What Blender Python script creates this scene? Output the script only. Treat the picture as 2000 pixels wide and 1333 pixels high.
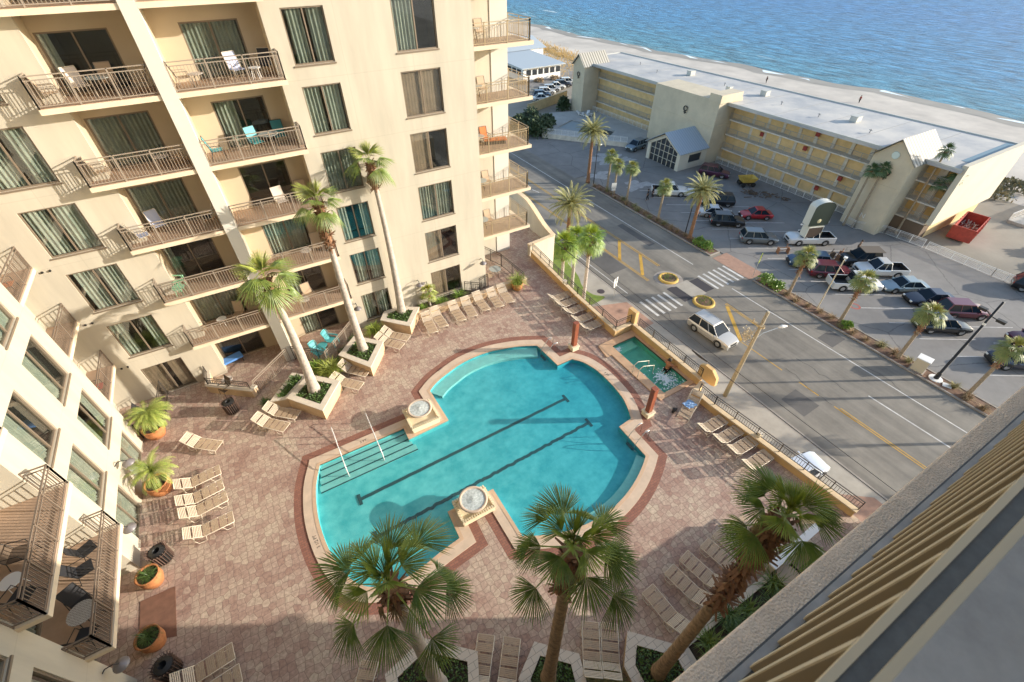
import bpy, math, random
from math import radians, sin, cos, pi, sqrt, atan2
from mathutils import Vector, Matrix, Euler
from mathutils.geometry import tessellate_polygon
random.seed(7)
for o in list(bpy.data.objects): bpy.data.objects.remove(o)
S = bpy.context.scene
COL = S.collection
# ------------------------------------------------------------------ camera, world, sun, exposure
H = 19.8          # eye height above the pool deck (deck = z 0)
ZR = -10.5        # street level
D = 25.4          # plane of the far facade
cam_d = bpy.data.cameras.new('camera'); cam = bpy.data.objects.new('camera', cam_d); COL.objects.link(cam)
P_, R_, Y_ = radians(41.967), radians(-0.5444), radians(29.85)
f_ = Vector((sin(Y_)*cos(P_), cos(Y_)*cos(P_), -sin(P_)))
r_ = Vector((cos(Y_), -sin(Y_), 0)); u_ = r_.cross(f_)
r2 = r_*cos(R_) + u_*sin(R_); u2 = u_*cos(R_) - r_*sin(R_)
m = Matrix((r2, u2, -f_)).transposed().to_4x4(); m.translation = (0, 0, H)
cam.matrix_world = m
cam_d.sensor_width = 36; cam_d.lens = 16.0; cam_d.clip_start = 0.05; cam_d.clip_end = 12000
cam_d.dof.use_dof = True; cam_d.dof.focus_distance = 26; cam_d.dof.aperture_fstop = 5.0
S.camera = cam
SUN_AZ, SUN_EL = radians(-29), radians(16)     # direction TO the sun, azimuth from +X
sd = Vector((cos(SUN_AZ)*cos(SUN_EL), sin(SUN_AZ)*cos(SUN_EL), sin(SUN_EL)))
w = bpy.data.worlds.new('World'); S.world = w; w.use_nodes = True
nt = w.node_tree; bg = nt.nodes['Background']; sky = nt.nodes.new('ShaderNodeTexSky')
sky.sky_type = 'NISHITA'; sky.sun_disc = False; sky.sun_elevation = SUN_EL
sky.sun_rotation = atan2(sd.x, sd.y); sky.air_density = 1.0; sky.dust_density = 1.0
nt.links.new(sky.outputs[0], bg.inputs[0]); bg.inputs[1].default_value = 0.15
sl = bpy.data.lights.new('sun', 'SUN'); sun = bpy.data.objects.new('sun', sl); COL.objects.link(sun)
sl.energy = 3.5; sl.angle = radians(0.5); sl.color = (1.0, 0.915, 0.79)
sun.rotation_euler = (-sd).to_track_quat('-Z', 'Y').to_euler()
S.view_settings.view_transform = 'Standard'; S.view_settings.look = 'None'
S.view_settings.gamma = 1; S.view_settings.exposure = 1.08

# ------------------------------------------------------------------ materials
MATS = {}
def mat(name, col, rough=.7, metal=0, noise=0, nscale=3, bump=0, bscale=30, spec=.5, col2=None, coat=0, stretch=None):
    if name in MATS: return MATS[name]
    M = bpy.data.materials.new(name); M.use_nodes = True; n = M.node_tree; b = n.nodes['Principled BSDF']
    b.inputs['Base Color'].default_value = (*col, 1); b.inputs['Roughness'].default_value = rough
    b.inputs['Metallic'].default_value = metal; b.inputs['Specular IOR Level'].default_value = spec
    if coat: b.inputs['Coat Weight'].default_value = coat; b.inputs['Coat Roughness'].default_value = .05
    tc = n.nodes.new('ShaderNodeTexCoord')
    if noise or col2:
        t = n.nodes.new('ShaderNodeTexNoise'); t.inputs['Scale'].default_value = nscale; t.inputs['Detail'].default_value = 8; t.inputs['Roughness'].default_value = .65
        geo = n.nodes.new('ShaderNodeNewGeometry')
        if stretch:
            mp = n.nodes.new('ShaderNodeMapping'); mp.inputs['Scale'].default_value = stretch; n.links.new(geo.outputs['Position'], mp.inputs[0]); n.links.new(mp.outputs[0], t.inputs['Vector'])
        else: n.links.new(geo.outputs['Position'], t.inputs['Vector'])
        mx = n.nodes.new('ShaderNodeMix'); mx.data_type = 'RGBA'
        c2 = col2 if col2 else tuple(c*(1-noise) for c in col)
        c1 = col if col2 else tuple(min(1, c*(1+noise*.5)) for c in col)
        mx.inputs[6].default_value = (*c1, 1); mx.inputs[7].default_value = (*c2, 1)
        rp = n.nodes.new('ShaderNodeMapRange'); rp.inputs[1].default_value = .35; rp.inputs[2].default_value = .65
        n.links.new(t.outputs['Fac'], rp.inputs[0]); n.links.new(rp.outputs[0], mx.inputs[0]); n.links.new(mx.outputs[2], b.inputs['Base Color'])
    if bump:
        t2 = n.nodes.new('ShaderNodeTexNoise'); t2.inputs['Scale'].default_value = bscale; t2.inputs['Detail'].default_value = 4
        geo2 = n.nodes.new('ShaderNodeNewGeometry'); n.links.new(geo2.outputs['Position'], t2.inputs['Vector'])
        bp = n.nodes.new('ShaderNodeBump'); bp.inputs['Strength'].default_value = bump; bp.inputs['Distance'].default_value = .02
        n.links.new(t2.outputs['Fac'], bp.inputs['Height']); n.links.new(bp.outputs[0], b.inputs['Normal'])
    MATS[name] = M; return M

def paver_mat():
    M = bpy.data.materials.new('stamped_pavers'); M.use_nodes = True; n = M.node_tree; b = n.nodes['Principled BSDF']
    geo = n.nodes.new('ShaderNodeNewGeometry')
    def vor(feat, sc):
        v = n.nodes.new('ShaderNodeTexVoronoi'); v.voronoi_dimensions = '2D'; v.feature = feat; v.inputs['Scale'].default_value = sc; v.inputs['Randomness'].default_value = .52
        n.links.new(geo.outputs['Position'], v.inputs['Vector']); return v
    v1 = vor('F1', 3.7); v2 = vor('DISTANCE_TO_EDGE', 3.7)
    sep = n.nodes.new('ShaderNodeSeparateColor'); n.links.new(v1.outputs['Color'], sep.inputs[0])
    ns = n.nodes.new('ShaderNodeTexNoise'); ns.inputs['Scale'].default_value = .45; ns.inputs['Detail'].default_value = 5; n.links.new(geo.outputs['Position'], ns.inputs['Vector'])
    ad = n.nodes.new('ShaderNodeMath'); ad.operation = 'MULTIPLY_ADD'; ad.inputs[1].default_value = .5
    n.links.new(sep.outputs[0], ad.inputs[0])
    m2 = n.nodes.new('ShaderNodeMath'); m2.operation = 'MULTIPLY_ADD'; m2.inputs[1].default_value = 1.5; m2.inputs[2].default_value = -.5; n.links.new(ns.outputs['Fac'], m2.inputs[0]); n.links.new(m2.outputs[0], ad.inputs[2])
    cr = n.nodes.new('ShaderNodeValToRGB'); e = cr.color_ramp.elements
    e[0].position = 0.12; e[0].color = (.33, .205, .16, 1); e[1].position = .95; e[1].color = (.53, .425, .32, 1)
    x = e.new(.38); x.color = (.41, .28, .22, 1); x = e.new(.62); x.color = (.47, .35, .27, 1)
    n.links.new(ad.outputs[0], cr.inputs[0])
    n3 = n.nodes.new('ShaderNodeTexNoise'); n3.inputs['Scale'].default_value = 9; n3.inputs['Detail'].default_value = 6; n.links.new(geo.outputs['Position'], n3.inputs['Vector'])
    mxn = n.nodes.new('ShaderNodeMix'); mxn.data_type = 'RGBA'; mxn.blend_type = 'MULTIPLY'; mxn.inputs[0].default_value = 1
    mr = n.nodes.new('ShaderNodeMapRange'); mr.inputs[1].default_value = .3; mr.inputs[2].default_value = .7; mr.inputs[3].default_value = .72; mr.inputs[4].default_value = 1.18; n.links.new(n3.outputs['Fac'], mr.inputs[0])
    n.links.new(cr.outputs[0], mxn.inputs[6]); n.links.new(mr.outputs[0], mxn.inputs[7])
    jn = n.nodes.new('ShaderNodeMapRange'); jn.inputs[1].default_value = .01; jn.inputs[2].default_value = .05; n.links.new(v2.outputs['Distance'], jn.inputs[0])
    mx = n.nodes.new('ShaderNodeMix'); mx.data_type = 'RGBA'; mx.inputs[6].default_value = (.22, .15, .12, 1)
    n.links.new(jn.outputs[0], mx.inputs[0]); n.links.new(mxn.outputs[2], mx.inputs[7]); n.links.new(mx.outputs[2], b.inputs['Base Color'])
    bp = n.nodes.new('ShaderNodeBump'); bp.inputs['Strength'].default_value = .35; bp.inputs['Distance'].default_value = .01; n.links.new(jn.outputs[0], bp.inputs['Height']); n.links.new(bp.outputs[0], b.inputs['Normal'])
    b.inputs['Roughness'].default_value = .75
    MATS['pavers'] = M; return M

def brick_mat(name, c1, c2, mortar, sx=4.5, sy=4.5):
    M = bpy.data.materials.new(name); M.use_nodes = True; n = M.node_tree; b = n.nodes['Principled BSDF']
    geo = n.nodes.new('ShaderNodeNewGeometry'); t = n.nodes.new('ShaderNodeTexBrick')
    t.inputs['Scale'].default_value = 1; t.inputs['Brick Width'].default_value = 1/sx; t.inputs['Row Height'].default_value = .5/sy
    t.inputs['Mortar Size'].default_value = .008; t.inputs['Color1'].default_value = (*c1, 1); t.inputs['Color2'].default_value = (*c2, 1); t.inputs['Mortar'].default_value = (*mortar, 1)
    n.links.new(geo.outputs['Position'], t.inputs['Vector']); n.links.new(t.outputs['Color'], b.inputs['Base Color']); b.inputs['Roughness'].default_value = .8
    MATS[name] = M; return M

def asphalt_mat(name, c, c2, streak=0, crack=0):
    M = bpy.data.materials.new(name); M.use_nodes = True; n = M.node_tree; b = n.nodes['Principled BSDF']
    geo = n.nodes.new('ShaderNodeNewGeometry')
    mp = n.nodes.new('ShaderNodeMapping'); mp.inputs['Scale'].default_value = (1, .05 if streak else 1, 1); n.links.new(geo.outputs['Position'], mp.inputs[0])
    t = n.nodes.new('ShaderNodeTexNoise'); t.inputs['Scale'].default_value = .9 if streak else .12; t.inputs['Detail'].default_value = 8; t.inputs['Roughness'].default_value = .6; n.links.new(mp.outputs[0], t.inputs['Vector'])
    t2 = n.nodes.new('ShaderNodeTexNoise'); t2.inputs['Scale'].default_value = .35; t2.inputs['Detail'].default_value = 10; t2.inputs['Roughness'].default_value = .7; n.links.new(geo.outputs['Position'], t2.inputs['Vector'])
    a = n.nodes.new('ShaderNodeMath'); a.operation = 'ADD'; n.links.new(t.outputs['Fac'], a.inputs[0]); n.links.new(t2.outputs['Fac'], a.inputs[1])
    mr = n.nodes.new('ShaderNodeMapRange'); mr.inputs[1].default_value = .75; mr.inputs[2].default_value = 1.25; n.links.new(a.outputs[0], mr.inputs[0])
    mx = n.nodes.new('ShaderNodeMix'); mx.data_type = 'RGBA'; mx.inputs[6].default_value = (*c, 1); mx.inputs[7].default_value = (*c2, 1); n.links.new(mr.outputs[0], mx.inputs[0])
    out = mx.outputs[2]
    if crack:
        v = n.nodes.new('ShaderNodeTexVoronoi'); v.voronoi_dimensions = '2D'; v.feature = 'DISTANCE_TO_EDGE'; v.inputs['Scale'].default_value = crack
        wv = n.nodes.new('ShaderNodeMixRGB'); wv.blend_type = 'ADD'; wv.inputs[0].default_value = 1.2; n.links.new(geo.outputs['Position'], wv.inputs[1]); n.links.new(t2.outputs['Color'], wv.inputs[2]); n.links.new(wv.outputs[0], v.inputs['Vector'])
        m3 = n.nodes.new('ShaderNodeMapRange'); m3.inputs[1].default_value = 0; m3.inputs[2].default_value = .012; m3.inputs[3].default_value = .55; m3.inputs[4].default_value = 1; n.links.new(v.outputs['Distance'], m3.inputs[0])
        mm = n.nodes.new('ShaderNodeMix'); mm.data_type = 'RGBA'; mm.blend_type = 'MULTIPLY'; mm.inputs[0].default_value = 1; n.links.new(out, mm.inputs[6]); n.links.new(m3.outputs[0], mm.inputs[7]); out = mm.outputs[2]
    n.links.new(out, b.inputs['Base Color']); b.inputs['Roughness'].default_value = .85
    MATS[name] = M; return M

def glass_mat(name, tint, rough=.02, refl=1.0, f0=.07):
    M = bpy.data.materials.new(name); M.use_nodes = True; n = M.node_tree; n.nodes.remove(n.nodes['Principled BSDF']); out = n.nodes['Material Output']
    tr = n.nodes.new('ShaderNodeBsdfTransparent'); tr.inputs[0].default_value = (*tint, 1)
    gl = n.nodes.new('ShaderNodeBsdfGlossy'); gl.inputs['Roughness'].default_value = rough; gl.inputs[0].default_value = (refl, refl, refl, 1)
    fr = n.nodes.new('ShaderNodeLayerWeight'); fr.inputs['Blend'].default_value = .5      # Schlick term, the same from both sides
    pw = n.nodes.new('ShaderNodeMath'); pw.operation = 'POWER'; pw.inputs[1].default_value = 5; n.links.new(fr.outputs['Facing'], pw.inputs[0])
    ma = n.nodes.new('ShaderNodeMath'); ma.operation = 'MULTIPLY_ADD'; ma.inputs[1].default_value = .92; ma.inputs[2].default_value = f0; n.links.new(pw.outputs[0], ma.inputs[0])
    mx = n.nodes.new('ShaderNodeMixShader'); n.links.new(ma.outputs[0], mx.inputs[0]); n.links.new(tr.outputs[0], mx.inputs[1]); n.links.new(gl.outputs[0], mx.inputs[2]); n.links.new(mx.outputs[0], out.inputs[0])
    MATS[name] = M; return M

def water_mat(name, tint, bscale, bstr, ior=1.22):
    M = glass_mat(name, tint, .03, f0=.025); n = M.node_tree
    geo = n.nodes.new('ShaderNodeNewGeometry'); t = n.nodes.new('ShaderNodeTexNoise'); t.inputs['Scale'].default_value = bscale; t.inputs['Detail'].default_value = 4; t.inputs['Distortion'].default_value = .6
    n.links.new(geo.outputs['Position'], t.inputs['Vector']); bp = n.nodes.new('ShaderNodeBump'); bp.inputs['Strength'].default_value = bstr; bp.inputs['Distance'].default_value = .03; n.links.new(t.outputs['Fac'], bp.inputs['Height'])
    for nd in n.nodes:
        if nd.type in ('BSDF_GLOSSY',): n.links.new(bp.outputs[0], nd.inputs['Normal'])
    return M

def sea_mat():
    M = bpy.data.materials.new('sea_water'); M.use_nodes = True; n = M.node_tree; b = n.nodes['Principled BSDF']
    geo = n.nodes.new('ShaderNodeNewGeometry'); sx = n.nodes.new('ShaderNodeSeparateXYZ'); n.links.new(geo.outputs['Position'], sx.inputs[0])
    cr = n.nodes.new('ShaderNodeValToRGB'); mr = n.nodes.new('ShaderNodeMapRange'); mr.inputs[1].default_value = 135; mr.inputs[2].default_value = 420; n.links.new(sx.outputs[0], mr.inputs[0]); n.links.new(mr.outputs[0], cr.inputs[0])
    e = cr.color_ramp.elements; e[0].position = 0; e[0].color = (.11, .24, .29, 1); e[1].position = 1; e[1].color = (.02, .145, .34, 1)
    for p, c in ((.05, (.06, .21, .31, 1)), (.2, (.042, .185, .35, 1)), (.6, (.033, .155, .35, 1))): x = e.new(p); x.color = c
    mp = n.nodes.new('ShaderNodeMapping'); mp.inputs['Scale'].default_value = (.42, .13, 1); mp.inputs['Rotation'].default_value = (0, 0, .12); n.links.new(geo.outputs['Position'], mp.inputs[0])
    t = n.nodes.new('ShaderNodeTexNoise'); t.inputs['Scale'].default_value = 1.0; t.inputs['Detail'].default_value = 10; t.inputs['Roughness'].default_value = .68; t.inputs['Distortion'].default_value = .4; n.links.new(mp.outputs[0], t.inputs['Vector'])
    bp = n.nodes.new('ShaderNodeBump'); bp.inputs['Strength'].default_value = 1; bp.inputs['Distance'].default_value = 1.6; n.links.new(t.outputs['Fac'], bp.inputs['Height']); n.links.new(bp.outputs[0], b.inputs['Normal'])
    mx = n.nodes.new('ShaderNodeMix'); mx.data_type = 'RGBA'; mx.blend_type = 'MULTIPLY'; mx.inputs[0].default_value = 1
    m4 = n.nodes.new('ShaderNodeMapRange'); m4.inputs[1].default_value = .35; m4.inputs[2].default_value = .68; m4.inputs[3].default_value = .42; m4.inputs[4].default_value = 1.9; n.links.new(t.outputs['Fac'], m4.inputs[0])
    n.links.new(cr.outputs[0], mx.inputs[6]); n.links.new(m4.outputs[0], mx.inputs[7])
    # foam crests in the breaker zone
    mp2 = n.nodes.new('ShaderNodeMapping'); mp2.inputs['Scale'].default_value = (.10, .018, 1); mp2.inputs['Rotation'].default_value = (0, 0, .08); n.links.new(geo.outputs['Position'], mp2.inputs[0])
    t3 = n.nodes.new('ShaderNodeTexNoise'); t3.inputs['Scale'].default_value = 1; t3.inputs['Detail'].default_value = 9; t3.inputs['Roughness'].default_value = .7; n.links.new(mp2.outputs[0], t3.inputs['Vector'])
    m5 = n.nodes.new('ShaderNodeMapRange'); m5.inputs[1].default_value = .62; m5.inputs[2].default_value = .68; n.links.new(t3.outputs['Fac'], m5.inputs[0])
    m6 = n.nodes.new('ShaderNodeMapRange'); m6.inputs[1].default_value = 150; m6.inputs[2].default_value = 215; m6.inputs[3].default_value = .9; m6.inputs[4].default_value = 0.0; n.links.new(sx.outputs[0], m6.inputs[0])
    mu = n.nodes.new('ShaderNodeMath'); mu.operation = 'MULTIPLY'; n.links.new(m5.outputs[0], mu.inputs[0]); n.links.new(m6.outputs[0], mu.inputs[1])
    mx2 = n.nodes.new('ShaderNodeMix'); mx2.data_type = 'RGBA'; mx2.inputs[7].default_value = (.75, .8, .8, 1); n.links.new(mu.outputs[0], mx2.inputs[0]); n.links.new(mx.outputs[2], mx2.inputs[6])
    n.links.new(mx2.outputs[2], b.inputs['Base Color']); b.inputs['Roughness'].default_value = .35; b.inputs['IOR'].default_value = 1.33; b.inputs['Specular IOR Level'].default_value = .25
    MATS['sea'] = M; return M

def leaf_mat(name, c1, c2, rough=.5, nscale=3.0):
    M = mat(name, c1, rough, col2=c2, nscale=nscale); return M

def stripe_mat(name, c1, c2, width, axis=0):
    M = bpy.data.materials.new(name); M.use_nodes = True; n = M.node_tree; b = n.nodes['Principled BSDF']
    tc = n.nodes.new('ShaderNodeTexCoord'); sx = n.nodes.new('ShaderNodeSeparateXYZ'); n.links.new(tc.outputs['Object'], sx.inputs[0])
    m1 = n.nodes.new('ShaderNodeMath'); m1.operation = 'MULTIPLY'; m1.inputs[1].default_value = 2*pi/width; n.links.new(sx.outputs[axis], m1.inputs[0])
    m2 = n.nodes.new('ShaderNodeMath'); m2.operation = 'SINE'; n.links.new(m1.outputs[0], m2.inputs[0])
    mr = n.nodes.new('ShaderNodeMapRange'); mr.inputs[1].default_value = -.2; mr.inputs[2].default_value = .2; n.links.new(m2.outputs[0], mr.inputs[0])
    mx = n.nodes.new('ShaderNodeMix'); mx.data_type = 'RGBA'; mx.inputs[6].default_value = (*c1, 1); mx.inputs[7].default_value = (*c2, 1); n.links.new(mr.outputs[0], mx.inputs[0]); n.links.new(mx.outputs[2], b.inputs['Base Color'])
    b.inputs['Roughness'].default_value = .6; MATS[name] = M; return M

paver_mat(); sea_mat()
M_STUC = mat('cream_stucco', (.52, .47, .375), .9, noise=.11, nscale=1.1, stretch=(1, 1, .16), bump=.12, bscale=40)
nb = M_STUC.node_tree; gq = nb.nodes.new('ShaderNodeNewGeometry'); sq = nb.nodes.new('ShaderNodeSeparateXYZ'); nb.links.new(gq.outputs['Position'], sq.inputs[0])   # plaster control joints at every floor and every 3.4 m
jn_ = []
for ax, per, off_ in ((2, 3.0, 2.75), (0, 3.4, 2.2)):
    a1 = nb.nodes.new('ShaderNodeMath'); a1.operation = 'ADD'; a1.inputs[1].default_value = 60*per-off_; nb.links.new(sq.outputs[ax], a1.inputs[0])
    a2 = nb.nodes.new('ShaderNodeMath'); a2.operation = 'MODULO'; a2.inputs[1].default_value = per; nb.links.new(a1.outputs[0], a2.inputs[0])
    a3 = nb.nodes.new('ShaderNodeMath'); a3.operation = 'LESS_THAN'; a3.inputs[1].default_value = .03; nb.links.new(a2.outputs[0], a3.inputs[0]); jn_.append(a3)
a4 = nb.nodes.new('ShaderNodeMath'); a4.operation = 'MAXIMUM'; nb.links.new(jn_[0].outputs[0], a4.inputs[0]); nb.links.new(jn_[1].outputs[0], a4.inputs[1])
a5 = nb.nodes.new('ShaderNodeMath'); a5.operation = 'MULTIPLY'; a5.inputs[1].default_value = .22; nb.links.new(a4.outputs[0], a5.inputs[0])
bq = nb.nodes['Principled BSDF']; lk = bq.inputs['Base Color'].links[0].from_socket; xq = nb.nodes.new('ShaderNodeMix'); xq.data_type = 'RGBA'; xq.inputs[7].default_value = (.30, .27, .2, 1); nb.links.new(a5.outputs[0], xq.inputs[0]); nb.links.new(lk, xq.inputs[6]); nb.links.new(xq.outputs[2], bq.inputs['Base Color'])
M_REC = mat('tan_stucco', (.56, .465, .33), .9, noise=.06, nscale=.5)
M_WHITE = mat('white_stucco', (.60, .575, .51), .9, noise=.05, nscale=.4)
M_LEDGE = mat('rough_ledge_stucco', (.88, .68, .49), .95, noise=.14, nscale=9, bump=.6, bscale=110)
M_SLAB = mat('slab_paint', (.72, .60, .44), .85, noise=.08, nscale=2)
M_BFLOOR = mat('balcony_tile', (.42, .29, .20), .8, noise=.12, nscale=2)
M_BFLOOR2 = mat('balcony_tile_gold', (.44, .32, .22), .8, noise=.12, nscale=2)
M_RAIL = mat('tan_metal', (.34, .28, .22), .5, .1)
M_DRAIL = mat('dark_metal', (.10, .085, .07), .5, .3)
M_FRAME = mat('bronze_frame', (.23, .18, .13), .5, .2)
M_GLASS = glass_mat('window_glass', (.88, .91, .885), .01)
M_CURT = mat('sage_curtain', (.36, .375, .33), .9, noise=.15, nscale=2)
M_CURT2 = mat('brown_blind', (.32, .22, .16), .9, noise=.15, nscale=2)
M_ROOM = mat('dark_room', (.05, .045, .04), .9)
M_COPE = mat('coping_stone', (.62, .48, .36), .75, noise=.12, nscale=1.6, bump=.1)
M_COPE2 = mat('coping_lip', (.60, .42, .28), .7, noise=.1, nscale=2)
M_BRICK = brick_mat('brick_band', (.31, .135, .09), (.24, .10, .07), (.16, .09, .07), 5, 4.6)
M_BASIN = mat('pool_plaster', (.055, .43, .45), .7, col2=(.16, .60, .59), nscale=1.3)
M_BASIN2 = mat('pool_plaster_shelf', (.24, .56, .52), .7, noise=.1, nscale=3)
M_LINE = mat('lane_tile', (.02, .08, .09), .5)
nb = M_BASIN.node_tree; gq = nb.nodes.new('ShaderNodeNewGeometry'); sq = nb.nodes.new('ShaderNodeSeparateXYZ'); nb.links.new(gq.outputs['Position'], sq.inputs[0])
mq = nb.nodes.new('ShaderNodeMapRange'); mq.inputs[1].default_value = 1.0; mq.inputs[2].default_value = 12.0; nb.links.new(sq.outputs[0], mq.inputs[0]); xq = nb.nodes.new('ShaderNodeMix'); xq.data_type = 'RGBA'; xq.blend_type = 'MULTIPLY'; xq.inputs[7].default_value = (.30, .72, .86, 1); nb.links.new(mq.outputs[0], xq.inputs[0])  # darker, bluer look of deep water put into the plaster colour
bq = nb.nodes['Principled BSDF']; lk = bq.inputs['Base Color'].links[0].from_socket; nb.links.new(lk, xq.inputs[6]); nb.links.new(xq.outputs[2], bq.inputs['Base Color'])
M_WATER = water_mat('pool_water', (.88, .99, 1.0), 4.5, .9)
M_SPAB = mat('spa_plaster', (.25, .62, .53), .6, noise=.15, nscale=2)
M_FOAM = mat('foam', (.75, .85, .88), .6)
M_TERRA = mat('terracotta', (.48, .19, .07), .7, noise=.2, nscale=6)
M_PCAP = mat('planter_cap', (.66, .58, .47), .8, noise=.1, nscale=3)
M_PWALL = mat('planter_wall', (.60, .43, .26), .85, noise=.12, nscale=2)
M_OWALL = mat('ochre_wall', (.66, .44, .20), .85, noise=.12, nscale=1.2)
M_RED = mat('red_post', (.30, .09, .045), .5, noise=.15, nscale=5)
M_SLING = mat('tan_vinyl', (.46, .34, .225), .6)
M_SLING2 = mat('cream_vinyl', (.58, .48, .36), .6)
M_TUBE = mat('cream_tube', (.62, .54, .42), .4)
M_SOIL = mat('dark_soil', (.06, .04, .028), .95, noise=.3, nscale=8)
M_MULCH = mat('mulch', (.20, .115, .075), .95, noise=.45, nscale=2)
M_TRUNK = mat('palm_trunk', (.47, .41, .35), .9, noise=.25, nscale=5, bump=.6, bscale=18)
M_TRUNKR = mat('palm_boots', (.20, .10, .05), .9, col2=(.32, .17, .09), nscale=7)
M_FAN = leaf_mat('fan_leaf', (.20, .27, .045), (.10, .155, .03), .45, 4)
M_FANY = leaf_mat('fan_leaf_yellow', (.30, .33, .06), (.20, .25, .05), .45, 4)
M_DATE = leaf_mat('date_leaf', (.40, .36, .13), (.22, .23, .08), .5, 3)
M_BUSH = leaf_mat('shrub_leaf', (.05, .10, .02), (.10, .17, .035), .5, 4)
M_LIME = leaf_mat('lime_leaf', (.22, .33, .04), (.12, .22, .03), .5, 4)
M_DRY = leaf_mat('dry_grass', (.36, .23, .13), (.26, .20, .10), .9, 5)
M_ASPH = asphalt_mat('road_asphalt', (.14, .127, .108), (.265, .24, .20), 1)
M_LOT = asphalt_mat('lot_asphalt', (.18, .17, .16), (.27, .255, .235), 0, .14)
M_CONC = mat('sidewalk_concrete', (.40, .36, .30), .9, noise=.15, nscale=.7)
M_KERB = mat('kerb_concrete', (.34, .30, .26), .9, noise=.2, nscale=1.5)
M_LAND = mat('land_ground', (.30, .27, .22), .95, noise=.25, nscale=.1)
M_SAND = mat('sand', (.58, .53, .46), .95, col2=(.42, .385, .34), nscale=.09, bump=1.0, bscale=1.2)
M_WSAND = mat('wet_sand', (.30, .26, .21), .5, noise=.15, nscale=.2)
M_PAINTW = mat('white_marking', (.62, .60, .56), .8, noise=.25, nscale=1.5)
M_PAINTY = mat('yellow_marking', (.55, .32, .05), .8, noise=.2, nscale=1.5)
M_BPAVE = mat('pink_pavers', (.40, .24, .17), .9, noise=.15, nscale=2)
M_GRASS = mat('lawn', (.12, .19, .03), .95, col2=(.22, .27, .05), nscale=2)
M_CHROME = mat('steel', (.75, .74, .72), .2, .9)
M_TYRE = mat('tyre_rubber', (.02, .02, .02), .8)
M_RIM = mat('alloy_rim', (.5, .5, .5), .3, .7)
M_CGLASS = mat('car_glass', (.012, .022, .034), .05, 0, spec=.22)
M_LAMPW = mat('lamp_lens', (.8, .8, .75), .2)
M_LAMPR = mat('tail_lens', (.45, .02, .015), .25)
M_BLACK = mat('black_paint', (.02, .02, .02), .5)
M_WPLAS = mat('white_paint', (.78, .77, .74), .5)
M_ROOF = mat('pale_roof', (.58, .55, .50), .85, col2=(.36, .37, .38), nscale=.16)
M_MROOF = stripe_mat('ribbed_roof', (.46, .44, .38), (.20, .19, .165), .62, 0)
M_BROOF = stripe_mat('blue_grey_roof', (.36, .42, .48), (.30, .36, .42), .5, 0)
M_HWALL = mat('hotel_beige', (.60, .52, .38), .9, noise=.1, nscale=.5)
M_HYEL = mat('hotel_yellow', (.74, .54, .27), .9, noise=.14, nscale=.8)
M_HCOL = mat('hotel_pale', (.66, .61, .52), .9, noise=.2, nscale=1)
M_HBROWN = mat('garage_brown', (.13, .09, .06), .9)
M_WOODP = mat('wood_pole', (.36, .30, .20), .9, noise=.2, nscale=6)
M_REDD = mat('dumpster_red', (.42, .06, .04), .6, noise=.25, nscale=2)

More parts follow.
